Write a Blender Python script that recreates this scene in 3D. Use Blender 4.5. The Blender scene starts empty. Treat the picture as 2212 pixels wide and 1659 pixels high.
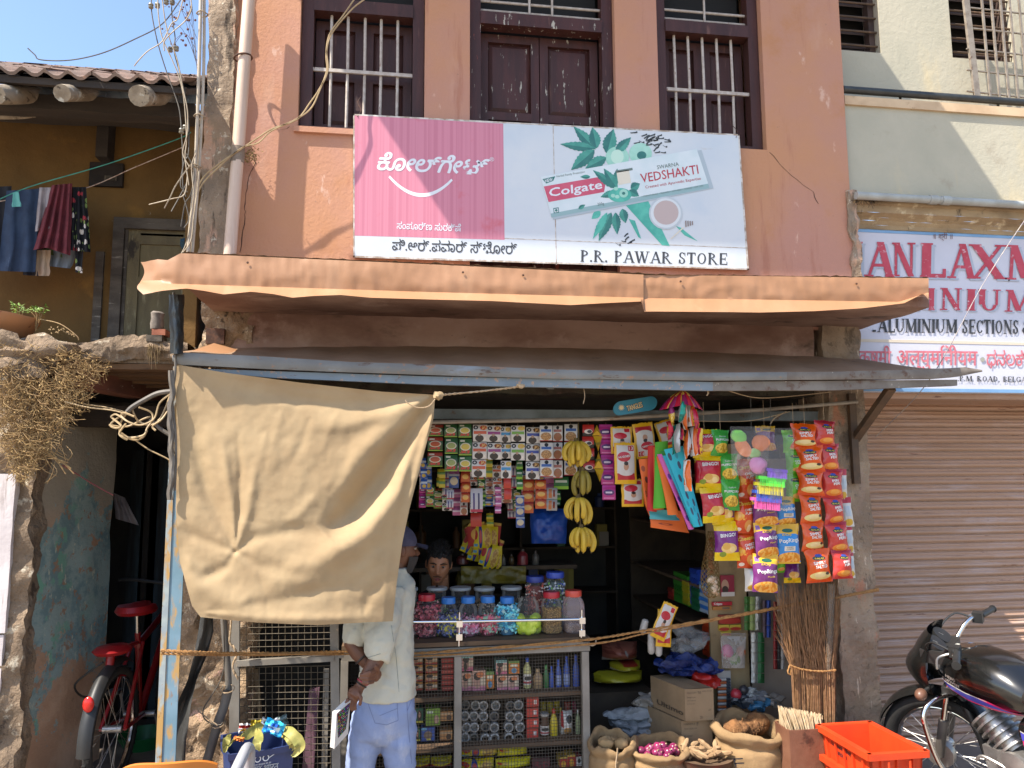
import bpy,math,random
import numpy as np
from mathutils import Vector,Matrix,noise as mn
from math import sin,cos,pi,radians
sc=bpy.context.scene
COL=sc.collection
random.seed(7)
S=1024/2212.0; F=769/S
CAM=np.array([0,-4.6,2.0])
def _axes(p,y,r):
 cp,sp,cy,sy=cos(p),sin(p),cos(y),sin(y)
 fw=np.array([sy*cp,cy*cp,sp]); ri=np.array([cy,-sy,0]); up=np.cross(ri,fw)
 return cos(r)*ri+sin(r)*up,-sin(r)*ri+cos(r)*up,fw
RI,UP,FW=_axes(radians(6.74),radians(8.46),radians(-.32))
cam=bpy.data.cameras.new('camera'); cam_o=bpy.data.objects.new('camera',cam); COL.objects.link(cam_o)
cam.sensor_width=36; cam.lens=769*36/1024; cam.clip_start=.05; cam.clip_end=2000
m=Matrix.Identity(4)
for i in range(3):
 m[i][0],m[i][1],m[i][2],m[i][3]=RI[i],UP[i],-FW[i],CAM[i]
cam_o.matrix_world=m; sc.camera=cam_o
SUN=Vector((.66,.31,-1)).normalized()
w=bpy.data.worlds.new('World'); sc.world=w; w.use_nodes=True
nt=w.node_tree; bg=nt.nodes['Background']; sky=nt.nodes.new('ShaderNodeTexSky')
sky.sky_type='NISHITA'; sky.sun_disc=False; sky.sun_elevation=math.asin(-SUN.z)
sky.sun_rotation=math.atan2(-SUN.x,-SUN.y); sky.air_density=1.0; sky.dust_density=1.2; sky.ozone_density=2.2
nt.links.new(sky.outputs[0],bg.inputs[0]); bg.inputs[1].default_value=.15
sl=bpy.data.lights.new('sun','SUN'); sl.energy=4.6; sl.angle=radians(.53); sl.color=(1,.93,.82)
so=bpy.data.objects.new('sun',sl); COL.objects.link(so); so.rotation_euler=SUN.to_track_quat('-Z','Y').to_euler(); so.location=(-4,-4,9)
vs=sc.view_settings; sc.display_settings.display_device='sRGB'; vs.view_transform='Standard'; vs.look='None'; vs.gamma=1; vs.use_curve_mapping=False
vs.exposure=1.12
sc.cycles.use_denoising=True; sc.cycles.max_bounces=8; sc.cycles.diffuse_bounces=4; sc.cycles.transparent_max_bounces=16
sc.cycles.sample_clamp_indirect=6
def ray(x,y): return RI*(x-1106)/F-UP*(y-829.5)/F+FW
def P(x,y,Y):
 d=ray(x,y); return tuple(CAM+d*(Y-CAM[1])/d[1])
def PX(x,y,X):
 d=ray(x,y); return tuple(CAM+d*(X-CAM[0])/d[0])
def PZ(x,y,Z):
 d=ray(x,y); return tuple(CAM+d*(Z-CAM[2])/d[2])
def mpp(Y): return (Y-CAM[1])/F*1.0
def lerp(a,b,t): return a+(b-a)*t
def interp(pts,x):
 if x<=pts[0][0]: return pts[0][1]
 for (a,b),(c,d) in zip(pts,pts[1:]):
  if x<=c: return b+(d-b)*(x-a)/(c-a)
 return pts[-1][1]
def nz(x,y=0,z=0): return mn.noise(Vector((x,y,z)))
def fbm(x,y=0,z=0): return mn.fractal(Vector((x,y,z)),1,2,4)
def spline(pts,n=6):
 pts=[Vector(p) for p in pts]; out=[]
 for i in range(len(pts)-1):
  p0=pts[max(i-1,0)]; p1=pts[i]; p2=pts[i+1]; p3=pts[min(i+2,len(pts)-1)]
  for k in range(n):
   t=k/n
   out.append(.5*((2*p1)+(p2-p0)*t+(2*p0-5*p1+4*p2-p3)*t*t+(3*p1-p0-3*p2+p3)*t**3))
 return out+[pts[-1]]
MATS={}
def rgb(c): return (*c,1) if len(c) == 3 else c
def hx(s):
 v=[int(s[i:i+2],16)/255 for i in (0,2,4)]
 return tuple(x/12.92 if x<=.04045 else ((x+.055)/1.055)**2.4 for x in v)
class NT:
 def __init__(s,name):
  s.m=bpy.data.materials.new(name); s.m.use_nodes=True; s.t=s.m.node_tree; s.N=s.t.nodes; s.L=s.t.links
  s.b=s.N['Principled BSDF']; s._o=None
 def n(s,ty,**k):
  x=s.N.new(ty)
  for a,b in k.items(): setattr(x,a,b)
  return x
 def lk(s,a,b): s.L.new(a,b)
 def math(s,op,a,b=None,c=None,clamp=False):
  x=s.n('ShaderNodeMath',operation=op); x.use_clamp=clamp
  for i,v in enumerate((a,b,c)):
   if v is None: continue
   if isinstance(v,(int,float)): x.inputs[i].default_value=v
   else: s.lk(v,x.inputs[i])
  return x.outputs[0]
 def mix(s,f,a,b,bt='MIX'):
  x=s.n('ShaderNodeMix',data_type='RGBA',blend_type=bt); x.clamp_factor=True
  for i,v in ((0,f),(6,a),(7,b)):
   if isinstance(v,(int,float)): x.inputs[i].default_value=v
   elif isinstance(v,tuple): x.inputs[i].default_value=rgb(v)
   else: s.lk(v,x.inputs[i])
  return x.outputs[2]
 def obj(s,rnd=True):
  if s._o is None:
   tc=s.n('ShaderNodeTexCoord'); oi=s.n('ShaderNodeObjectInfo'); v=s.n('ShaderNodeVectorMath',operation='ADD')
   k=s.n('ShaderNodeVectorMath',operation='SCALE'); cb=s.n('ShaderNodeCombineXYZ')
   for i in range(3): s.lk(oi.outputs['Random'],cb.inputs[i])
   s.lk(cb.outputs[0],k.inputs[0]); k.inputs['Scale'].default_value=17 if rnd else 0
   s.lk(tc.outputs['Object'],v.inputs[0]); s.lk(k.outputs[0],v.inputs[1]); s._o=v.outputs[0]
  return s._o
 def noise(s,sc_,det=5,rough=.6,seed=0,vec=None):
  mp=s.n('ShaderNodeMapping'); s.lk(vec or s.obj(),mp.inputs[0])
  mp.inputs['Location'].default_value=(seed*3.1,seed*1.7,seed*2.3)
  mp.inputs['Scale'].default_value=sc_ if isinstance(sc_,tuple) else (sc_,)*3
  x=s.n('ShaderNodeTexNoise'); x.inputs['Scale'].default_value=1; x.inputs['Detail'].default_value=det; x.inputs['Roughness'].default_value=rough
  s.lk(mp.outputs[0],x.inputs['Vector']); return x.outputs[0]
 def ramp(s,v,lo,hi):
  x=s.n('ShaderNodeMapRange'); x.interpolation_type='SMOOTHSTEP'; s.lk(v,x.inputs[0])
  x.inputs[1].default_value=lo; x.inputs[2].default_value=hi; return x.outputs[0]
 def bump(s,h,st,dist=.01):
  x=s.n('ShaderNodeBump'); x.inputs['Strength'].default_value=st; x.inputs['Distance'].default_value=dist
  s.lk(h,x.inputs['Height'])
  if s.b.inputs['Normal'].is_linked: s.lk(s.b.inputs['Normal'].links[0].from_socket,x.inputs['Normal'])
  s.lk(x.outputs[0],s.b.inputs['Normal'])
 def rough(s,v): s.b.inputs['Roughness'].default_value=v
 def metal(s,v): s.b.inputs['Metallic'].default_value=v
def M(name,c,c2=None,scl=6,rough=.75,metal=0,bump=.0,bs=60,bd=.01,layers=(),spec=None,coat=0,rnd=True,trans=0,sss=0):
 """base colour c to c2 by noise, then layers (colour, scale, lo, hi, seed[, strength])"""
 if name in MATS: return MATS[name]
 t=NT(name); t.obj(rnd)
 col=t.mix(t.ramp(t.noise(scl),.35,.65),c,c2) if c2 else c
 for i,l in enumerate(layers):
  f=t.ramp(t.noise(l[1],6,.65,l[4]),l[2],l[3])
  if len(l)>5: f=t.math('MULTIPLY',f,l[5])
  col=t.mix(f,col,l[0])
 if isinstance(col,tuple): t.b.inputs['Base Color'].default_value=rgb(col)
 else: t.lk(col,t.b.inputs['Base Color'])
 t.rough(rough); t.metal(metal)
 if spec is not None: t.b.inputs['Specular IOR Level'].default_value=spec
 if coat: t.b.inputs['Coat Weight'].default_value=coat; t.b.inputs['Coat Roughness'].default_value=.08
 if bump: t.bump(t.noise(bs,6,.65,9),bump,bd)
 MATS[name]=t.m; return t.m
def GLASS(name,c=(1,1,1),clear=.8,rough=.08,wr=0,tint=None):
 """thin clear plastic or glass: transparent mixed with gloss and a little haze"""
 if name in MATS: return MATS[name]
 t=NT(name); tr=t.n('ShaderNodeBsdfTransparent'); tr.inputs[0].default_value=rgb(tint or (.97,.965,.96))
 t.b.inputs['Base Color'].default_value=rgb(c); t.rough(rough); t.b.inputs['Specular IOR Level'].default_value=.9
 mx=t.n('ShaderNodeMixShader'); fr=t.n('ShaderNodeLayerWeight'); fr.inputs[0].default_value=.35
 f=t.math('MULTIPLY_ADD',fr.outputs['Fresnel'],.45,1-clear,True)
 t.lk(f,mx.inputs[0]); t.lk(tr.outputs[0],mx.inputs[1]); t.lk(t.b.outputs[0],mx.inputs[2])
 t.lk(mx.outputs[0],t.N['Material Output'].inputs[0])
 if wr: t.bump(t.noise(wr,4,.6),.9,.02)
 MATS[name]=t.m; return t.m
def PRINT(name,base,shapes,rough=.45,wr=0,metal=0,coat=0):
 """printed wrapper: flat shapes in the UV square of the piece.
    ('r',u0,u1,v0,v1,col) rect, ('e',u,v,ru,rv,col) ellipse, ('s',u0,u1,v0,v1,scale,col) speckle, ('se',u,v,ru,rv,scale,col)"""
 if name in MATS: return MATS[name]
 t=NT(name); tc=t.n('ShaderNodeTexCoord'); sp=t.n('ShaderNodeSeparateXYZ'); t.lk(tc.outputs['UV'],sp.inputs[0]); U,V=sp.outputs[0],sp.outputs[1]
 def rect(u0,u1,v0,v1):
  def band(x,a,b):
   return t.math('COMPARE',x,(a+b)/2,(b-a)/2)
  if u0<=0 and u1>=1: return band(V,v0,v1)
  if v0<=0 and v1>=1: return band(U,u0,u1)
  return t.math('MULTIPLY',band(U,u0,u1),band(V,v0,v1))
 def ell(u,v,ru,rv):
  a=t.math('POWER',t.math('ABSOLUTE',t.math('MULTIPLY',t.math('SUBTRACT',U,u),1/ru)),2); b=t.math('POWER',t.math('ABSOLUTE',t.math('MULTIPLY',t.math('SUBTRACT',V,v),1/rv)),2)
  return t.math('LESS_THAN',t.math('ADD',a,b),1)
 col=base
 for k,s_ in enumerate(shapes):
  if s_[0] == 'r': f=rect(*s_[1:5])
  elif s_[0] == 'e': f=ell(*s_[1:5])
  else:
   f=rect(*s_[1:5]) if s_[0] == 's' else ell(*s_[1:5])
   f=t.math('MULTIPLY',f,t.ramp(t.noise(s_[5],2,.5,k,tc.outputs['UV']),.47,.53))
  col=t.mix(f,col,s_[-1])
 if isinstance(col,tuple): t.b.inputs['Base Color'].default_value=rgb(col)
 else: t.lk(col,t.b.inputs['Base Color'])
 t.rough(rough); t.metal(metal)
 if coat: t.b.inputs['Coat Weight'].default_value=coat; t.b.inputs['Coat Roughness'].default_value=.15
 if wr: t.bump(t.noise(wr,3,.55),.55,.02)
 MATS[name]=t.m; return t.m
class MB:
 def __init__(s): s.v=[]; s.f=[]; s.uv={}; s.mi=[]; s.cur=0
 def add(s,vs,fs,uvs=None):
  o=len(s.v); s.v += [tuple(map(float,p)) for p in vs]
  for f in fs: s.f.append(tuple(i+o for i in f)); s.mi.append(s.cur)
  if uvs:
   for i,u in enumerate(uvs): s.uv[o+i]=u
  return s
 def box(s,x0,x1,y0,y1,z0,z1):
  return s.add([(x,y,z) for x in (x0,x1) for y in (y0,y1) for z in (z0,z1)],[(0,1,3,2),(4,6,7,5),(0,4,5,1),(2,3,7,6),(0,2,6,4),(1,5,7,3)])
 def bar(s,a,b,w,h=None,up=(0,0,1)):
  a,b=Vector(a),Vector(b); d=(b-a).normalized(); up=Vector(up)
  if abs(d.dot(up))>.98: up=Vector((0,1,0))
  x=d.cross(up).normalized()*w/2; y=x.cross(d).normalized()*(h or w)/2
  return s.add([p+i*x+j*y for p in (a,b) for i in (-1,1) for j in (-1,1)],[(0,1,3,2),(4,6,7,5),(0,4,5,1),(2,3,7,6),(0,2,6,4),(1,5,7,3)])
 def tube(s,pts,r,n=6,cap=True,close=False):
  pts=[Vector(p) for p in pts]; N=len(pts); rs=r if hasattr(r,'__len__') else [r]*N
  up=Vector((0,0,1)); vs=[]; px_=None
  for i,p in enumerate(pts):
   d=(pts[(i+1)%N]-pts[i-1]) if close else (pts[min(i+1,N-1)]-pts[max(i-1,0)])
   d=d.normalized() if d.length>1e-9 else Vector((0,0,1))
   if px_ is None: x=d.cross(up if abs(d.z)<.9 else Vector((0,1,0))).normalized()
   else:
    x=px_-d*px_.dot(d); x=x.normalized() if x.length>1e-6 else d.cross(up).normalized()
   px_=x; y=d.cross(x)
   for k in range(n):
    a=2*pi*k/n; vs.append(p+x*(cos(a)*rs[i])+y*(sin(a)*rs[i]))
  fs=[]; R=N if close else N-1
  for i in range(R):
   for k in range(n):
    a,b=i*n+k,i*n+(k+1)%n; c,d_=((i+1)%N)*n+(k+1)%n,((i+1)%N)*n+k
    fs.append((a,b,c,d_))
  if cap and not close: fs += [tuple(range(n))[::-1],tuple(range((N-1)*n,N*n))]
  return s.add(vs,fs)
 def lathe(s,prof,c=(0,0,0),n=16,sx=1,sy=1,sq=0):
  vs=[]; cx,cy,cz=c; uv=[]
  for j,(r,z) in enumerate(prof):
   for k in range(n):
    a=2*pi*k/n; ca,sa=cos(a),sin(a)
    if sq: q=1/max(abs(ca),abs(sa)); q=1+(q-1)*sq; ca*=q; sa*=q
    vs.append((cx+r*ca*sx,cy+r*sa*sy,cz+z)); uv.append((k/n,j/(len(prof)-1)))
  fs=[(j*n+k,j*n+(k+1)%n,(j+1)*n+(k+1)%n,(j+1)*n+k) for j in range(len(prof)-1) for k in range(n)]
  if prof[0][0]>1e-6: fs.append(tuple(range(n))[::-1])
  if prof[-1][0]>1e-6: fs.append(tuple(range((len(prof)-1)*n,len(prof)*n)))
  return s.add(vs,fs,uv)
 def grid(s,fn,nu,nv,closeu=False):
  vs=[]; uv=[]
  for j in range(nv+1):
   for i in range(nu+1): u,v=i/nu,j/nv; vs.append(fn(u,v)); uv.append((u,v))
  W=nu+1
  return s.add(vs,[(j*W+i,j*W+i+1,(j+1)*W+i+1,(j+1)*W+i) for j in range(nv) for i in range(nu)],uv)
 def poly(s,pts): return s.add(pts,[tuple(range(len(pts)))])
 def prism(s,pts,dv):
  n=len(pts); dv=Vector(dv); a=[Vector(p) for p in pts]
  return s.add(a+[p+dv for p in a],[tuple(range(n)),tuple(range(n,2*n))[::-1]]+[(i,(i+1)%n,n+(i+1)%n,n+i) for i in range(n)])
 def ball(s,c,r,n=10,m_=7,sx=1,sy=1,sz=1,lump=0,seed=0):
  vs=[]; c=Vector(c)
  for j in range(m_+1):
   t=pi*j/m_
   for k in range(n):
    a=2*pi*k/n; d=Vector((sin(t)*cos(a),sin(t)*sin(a),cos(t)))
    q=r*(1+lump*nz(d.x*1.7+seed*7.3,d.y*1.7+seed,d.z*1.7))
    vs.append(c+Vector((d.x*sx,d.y*sy,d.z*sz))*q)
  return s.add(vs,[(j*n+k,(j+1)*n+k,(j+1)*n+(k+1)%n,j*n+(k+1)%n) for j in range(m_) for k in range(n)])
 def rough(s,amp,fr,seed=0,only=None):
  out=[]
  for p in s.v:
   q=Vector(p)*fr; out.append(tuple(Vector(p)+amp*Vector((nz(q.x+seed,q.y,q.z),nz(q.x,q.y+seed+31,q.z),nz(q.x,q.y,q.z+seed+57)))))
  s.v=out; return s
 def xf(s,fn): s.v=[tuple(fn(Vector(p))) for p in s.v]; return s
 def mesh(s,name,mats,smooth=True,off=(0,0,0),fix=True):
  me=bpy.data.meshes.new(name); ox,oy,oz=off
  me.from_pydata([(x-ox,y-oy,z-oz) for x,y,z in s.v],[],s.f); me.update()
  for q in (mats if isinstance(mats,(list,tuple)) else [mats]): me.materials.append(q)
  if any(s.mi): me.polygons.foreach_set('material_index',s.mi)
  if s.uv:
   l=me.uv_layers.new(name='UVMap'); d=np.zeros(len(me.loops)*2,'f'); vi=np.zeros(len(me.loops),'i'); me.loops.foreach_get('vertex_index',vi)
   for i,q in enumerate(vi): d[2*i:2*i+2]=s.uv.get(int(q),(0,0))
   l.data.foreach_set('uv',d)
  if fix:
   import bmesh
   b=bmesh.new(); b.from_mesh(me); bmesh.ops.recalc_face_normals(b,faces=b.faces); b.to_mesh(me); b.free()
  if smooth:
   me.polygons.foreach_set('use_smooth',[True]*len(me.polygons)); me.set_sharp_from_angle(angle=radians(42))
  return me
def wloc(o):
 return Vector((0,0,0)) if o is None else (o.location+wloc(o.parent))
def obj(name,me,parent=None):
 o=bpy.data.objects.new(name,me); COL.objects.link(o); o.parent=parent; return o
def thing(name,label,cat,loc=(0,0,0),group=None,rz=0,kind=None):
 o=obj(name,None); o.location=loc; o.rotation_euler[2]=rz; o.empty_display_size=.1
 return tag(o,label,cat,group,kind)
def tag(o,label,cat,group=None,kind=None):
 if label: o['label']=label
 if cat: o['category']=cat
 if group: o['group']=group
 if kind: o['kind']=kind
 return o
def part(name,mb,mat,parent=None,smooth=True,label=None,fix=True):
 """mesh given in world coordinates, stored relative to its (unrotated) parent"""
 o=obj(name,mb.mesh(name,mat,smooth,wloc(parent),fix),parent)
 if label: o['label']=label
 return o
def lpart(name,mb,mat,parent,smooth=True,fix=True):
 return obj(name,mb.mesh(name,mat,smooth,(0,0,0),fix),parent)
def whole(name,mb,mat,label,cat,group=None,smooth=True,kind=None,base=None):
 """a thing that is one mesh; its origin is at its base centre"""
 a=np.array(mb.v); o=base or ((a[:,0].min()+a[:,0].max())/2,(a[:,1].min()+a[:,1].max())/2,a[:,2].min())
 x=obj(name,mb.mesh(name,mat,smooth,o)); x.location=o
 return tag(x,label,cat,group,kind)
def dup(o,parent=None,loc=None,rz=None):
 c=o.copy(); COL.objects.link(c); c.parent=parent
 if loc is not None: c.location=loc
 if rz is not None: c.rotation_euler[2]=rz
 for ch in list(o.children): dup(ch,c)
 return c
_T={}
def text2d(s,bold=0.0):
 k=(s,bold)
 if k in _T: return _T[k]
 cu=bpy.data.curves.new('t','FONT'); cu.body=s; cu.size=1; cu.resolution_u=2; cu.offset=bold; cu.fill_mode='BOTH'
 o=bpy.data.objects.new('t',cu); COL.objects.link(o); dg=bpy.context.evaluated_depsgraph_get(); me=bpy.data.meshes.new_from_object(o.evaluated_get(dg))
 v=np.array([tuple(p.co)[:2] for p in me.vertices]).reshape(-1,2); f=[tuple(p.vertices) for p in me.polygons]
 bpy.data.objects.remove(o); bpy.data.curves.remove(cu); bpy.data.meshes.remove(me)
 lay=[]
 if len(v):
  v=v-np.array([v[:,0].min(),0]); wd=v[:,0].max(); v=v/wd
  pa=list(range(len(v)))
  def rt(i):
   while pa[i]!=i: pa[i]=pa[pa[i]]; i=pa[i]
   return i
  for q in f:
   for j in q[1:]: pa[rt(j)]=rt(q[0])
  ids={}; lay=[ids.setdefault(rt(i),len(ids))%5 for i in range(len(v))]
 else: wd=1
 _T[k]=(v,f,wd,lay); return _T[k]
TK,TN=.17,.07
SER={'I': (.34,[(.17,0,.17,1,TK)],[(.17,0),(.17,1)]),'L': (.62,[(.17,0,.17,1,TK),(.1,.04,.6,.04,.09),(.58,0,.58,.25,.06)],[(.17,0),(.17,1)]),'A': (.86,[(.12,0,.43,1,TN),(.43,1,.74,0,TK),(.24,.33,.62,.33,.07)],[(.12,0),(.74,0)]),'N': (.86,[(.15,0,.15,1,TN),(.15,1,.7,0,TK),(.7,0,.7,1,TN)],[(.15,0),(.15,1),(.7,1)]),'M': (1.02,[(.14,0,.16,1,TN),(.18,1,.5,.05,TK),(.5,.05,.82,1,TN),(.84,1,.86,0,TK)],[(.14,0),(.16,1),(.84,1),(.86,0)]),'X': (.86,[(.14,1,.72,0,TK),(.72,1,.14,0,TN)],[(.14,0),(.14,1),(.72,0),(.72,1)]),'U': (.84,[(.16,.3,.16,1,TK),(.68,.3,.68,1,TN),(.42,.3,.26,.28,180,360,.1)],[(.16,1),(.68,1)]),'P': (.7,[(.17,0,.17,1,TK),(.3,.74,.28,.22,-95,95,.13),(.17,.96,.32,.96,.08),(.17,.5,.32,.5,.08)],[(.17,0),(.17,1)]),'R': (.84,[(.17,0,.17,1,TK),(.3,.75,.26,.21,-95,95,.13),(.17,.96,.32,.96,.08),(.17,.52,.32,.52,.08),(.34,.5,.7,0,.15)],[(.17,0),(.17,1),(.7,0)]),'W': (1.16,[(.12,1,.34,0,TK),(.34,0,.56,1,TN),(.52,1,.76,0,TK),(.76,0,1.0,1,TN)],[(.12,1),(.54,1),(1.0,1)]),'S': (.66,[(.31,.75,.22,.25,30,285,.13),(.31,.26,.24,.26,-210,100,.13),(.52,.68,.52,.98,.05),(.09,.02,.09,.32,.05)],[]),'T': (.74,[(.35,0,.35,1,TK),(.04,.95,.66,.95,.09),(.06,.74,.06,.98,.06),(.64,.74,.64,.98,.06)],[(.35,0)]),'O': (.84,[(.4,.5,.33,.47,0,360,.13)],[]),'C': (.74,[(.4,.5,.33,.47,40,320,.13),(.66,.66,.66,.96,.06)],[]),'G': (.84,[(.4,.5,.33,.47,40,330,.13),(.66,.66,.66,.96,.06),(.66,.05,.66,.45,.14),(.5,.44,.8,.44,.06)],[]),'D': (.84,[(.17,0,.17,1,TK),(.28,.5,.42,.46,-90,90,.13),(.1,.96,.32,.96,.08),(.1,.04,.32,.04,.08)],[]),'B': (.74,[(.17,0,.17,1,TK),(.3,.76,.26,.2,-95,95,.12),(.3,.27,.31,.23,-95,95,.13),(.1,.96,.32,.96,.08),(.1,.04,.32,.04,.08),(.17,.52,.32,.52,.07)],[]),'E': (.7,[(.17,0,.17,1,TK),(.1,.96,.6,.96,.08),(.1,.04,.62,.04,.08),(.2,.5,.5,.5,.08),(.6,.72,.6,1,.05),(.63,0,.63,.28,.05),(.5,.36,.5,.64,.05)],[]),'.': (.3,[(.13,0,.13,.15,.15)],[]),',': (.3,[(.13,.02,.13,.15,.14),(.16,.03,.08,-.16,.06)],[]),'-': (.4,[(.05,.42,.33,.42,.09)],[]),' ': (.42,[],[]),'&': (.8,[(.34,.76,.17,.2,0,360,.11),(.32,.27,.26,.24,90,400,.12),(.3,.55,.76,0,.12),(.55,.2,.74,.46,.07)],[])}
def serif2d(s,tk=1.0):
 """returns quads as (pts, layer) in units of cap height and the advance width"""
 out=[]; x=0; lay=0
 for ch in s:
  wd,st,se=SER[ch]
  for q in st:
   lay += 1
   if len(q) == 5:
    x0,y0,x1,y1,w_=q; w_*=tk
    if abs(x1-x0)>=abs(y1-y0): out.append(([(x+x0,y0-w_/2),(x+x1,y1-w_/2),(x+x1,y1+w_/2),(x+x0,y0+w_/2)],lay))
    else: out.append(([(x+x0-w_/2,y0),(x+x0+w_/2,y0),(x+x1+w_/2,y1),(x+x1-w_/2,y1)],lay))
   else:
    cx,cy,rx,ry,a0,a1,w_=q; n=max(4,int(abs(a1-a0)/24)); w_*=tk
    for i in range(n):
     p=[]
     for a,k in ((a0+(a1-a0)*i/n,0),(a0+(a1-a0)*(i+1)/n,0),(a0+(a1-a0)*(i+1)/n,1),(a0+(a1-a0)*i/n,1)):
      a=radians(a); tw=w_*(.55+.45*abs(cos(a))); d=tw if k else 0
      p.append((x+cx+(rx-d)*cos(a),cy+(ry-d*.8)*sin(a)))
     out.append((p,lay))
  for (sx,sy) in se:
   lay += 1; y0=0 if sy<.5 else .95
   out.append(([(x+sx-.14,y0),(x+sx+.14,y0),(x+sx+.14,y0+.05),(x+sx-.14,y0+.05)],lay))
  x += wd
 return out,x
def put_text(mb,s,a,b,h,fn,bold=0,shear=0,serif=False,tk=1.0):
 """write s between view points a and b (baseline), cap height h, all mapped to the surface by fn(x, y, layer)"""
 ax,ay=a; bx,by=b; L=math.hypot(bx-ax,by-ay); ux,uy=(bx-ax)/L,(by-ay)/L; vx,vy=uy,-ux
 if serif:
  qs,wd=serif2d(s,tk)
  for p,lay in qs:
   mb.add([fn(ax+ux*L*x/wd+vx*h*y+ux*shear*h*y,ay+uy*L*x/wd+vy*h*y,lay%6) for x,y in p],[(0,1,2,3)])
 else:
  v,f,wd,ly=text2d(s)
  if not len(v): return mb
  k=h/.73*wd; o=bold*h*1.1
  for c,(dx,dy) in enumerate(((0,0),(o,0),(-o,0),(0,o*.8),(0,-o*.8)) if bold else ((0,0),)):
   mb.add([fn(ax+dx+ux*L*x+vx*k*y+ux*shear*k*y,ay+dy+uy*L*x+vy*k*y,l+c*.17) for (x,y),l in zip(v,ly)],f)
 return mb
def onY(Y,st=.00018): return lambda x,y,l: P(x,y,Y-l*st)
#  the setting
def struct(name,mb,mat,parent=None,smooth=True):
 o=part(name,mb,mat,parent,smooth); o['kind']='structure'; return o
m_street=M('street_dust',(.26,.212,.16),(.34,.28,.21),.7,.92,bump=.3,bs=40,layers=[((.18,.15,.12),.35,.5,.62,3)],rnd=False)
g=MB(); g.box(-90,90,-90,90,-.3,0); struct('street_ground',g,m_street)
m_floor=M('floor_stone',(.16,.14,.12),(.22,.19,.16),2,.8,bump=.2,bs=30,rnd=False)
g=MB(); g.box(-.95,3.0,-.32,2.8,.004,.15); struct('shop_floor',g,m_floor)
g=MB(); g.box(-2.6,-1.1,-.1,3,.004,.27); struct('alley_floor',g,M('alley_floor',(.13,.10,.08),(.2,.16,.12),3,.9,bump=.4,bs=20))
m_pink=M('salmon_plaster',hx('bb8764'),hx('b48472'),.8,.88,bump=.4,bs=48,bd=.008,rnd=False,layers=[(hx('c39c88'),(1.2,1.2,.5),.60,.72,2,.6),(hx('b37c52'),2.3,.55,.75,4,.7),(hx('a06a54'),(9,9,1.0),.56,.72,5,.6),(hx('d3ae9a'),(7,7,3),.64,.70,6,.7),(hx('8d6450'),(3,3,.7),.62,.78,8,.6),(hx('94705e'),30,.68,.72,11,.6)])
m_weath=M('weathered_plaster',hx('84725f'),hx('a08c76'),3,.95,bump=.9,bs=30,bd=.02,rnd=False,layers=[(hx('b9967e'),(8,8,2),.55,.62,2),(hx('4a3f34'),(12,12,1.6),.56,.66,3),(hx('c4b8a4'),18,.6,.66,4),(hx('5d5148'),25,.6,.7,6,.7)])
m_soffit=M('stained_soffit',hx('a08272'),hx('765648'),(1.2,2.5,2.5),.95,bump=.5,bs=24,rnd=False,layers=[(hx('a88c7e'),3,.55,.7,2),(hx('4a3a2e'),(2,5,4),.56,.72,3),(hx('241a14'),22,.68,.74,4)])
m_wood=M('maroon_wood',hx('46251f'),hx('381c17'),(14,14,2),.6,bump=.3,bs=50,bd=.006,layers=[(hx('6d4a3f'),(25,25,3),.6,.75,2,.7),(hx('241310'),(9,9,2),.6,.8,3,.8)])
m_peel=M('peeling_wood',hx('48241f'),hx('3a1d19'),(14,14,2),.6,bump=.3,bs=50,bd=.006,layers=[(hx('6d4a3f'),(25,25,3),.6,.75,2,.7),(hx('a9a294'),(34,34,7),.62,.66,3),(hx('7d3a2c'),(12,12,4),.68,.72,5)])
m_bar=M('white_iron',hx('b9afa5'),hx('a79a8e'),30,.55,layers=[(hx('7a4a33'),(60,60,14),.62,.7,2)])
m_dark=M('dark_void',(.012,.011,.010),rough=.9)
pink=thing('pink_building','old two storey building with salmon pink plaster above the shop','building',(0,0,0))
W1=(-.625,.14,4.105); DR=(.425,1.38,3.16); W3=(1.67,2.41,4.14); ZT=5.5
g=MB(); xs=[-1.0,W1[0],W1[1],DR[0],DR[1],W3[0],W3[1],2.99]
for a,b,z0 in ((xs[0],xs[1],2.93),(xs[1],xs[2],0),(xs[2],xs[3],2.93),(xs[3],xs[4],0),(xs[4],xs[5],2.93),(xs[5],xs[6],0),(xs[6],xs[7],2.93)):
 if z0: g.box(a,b,0,.32,2.93,6.5)
for (a,b,z) in (W1,DR,W3): g.box(a,b,0,.32,2.93,z); g.box(a,b,0,.32,ZT,6.5)
part('wall',g,m_pink,pink,False)
g=MB(); g.box(-1.1,2.98,.33,.36,2.95,6.45); part('inner_wall',g,m_dark,pink,False)
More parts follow.
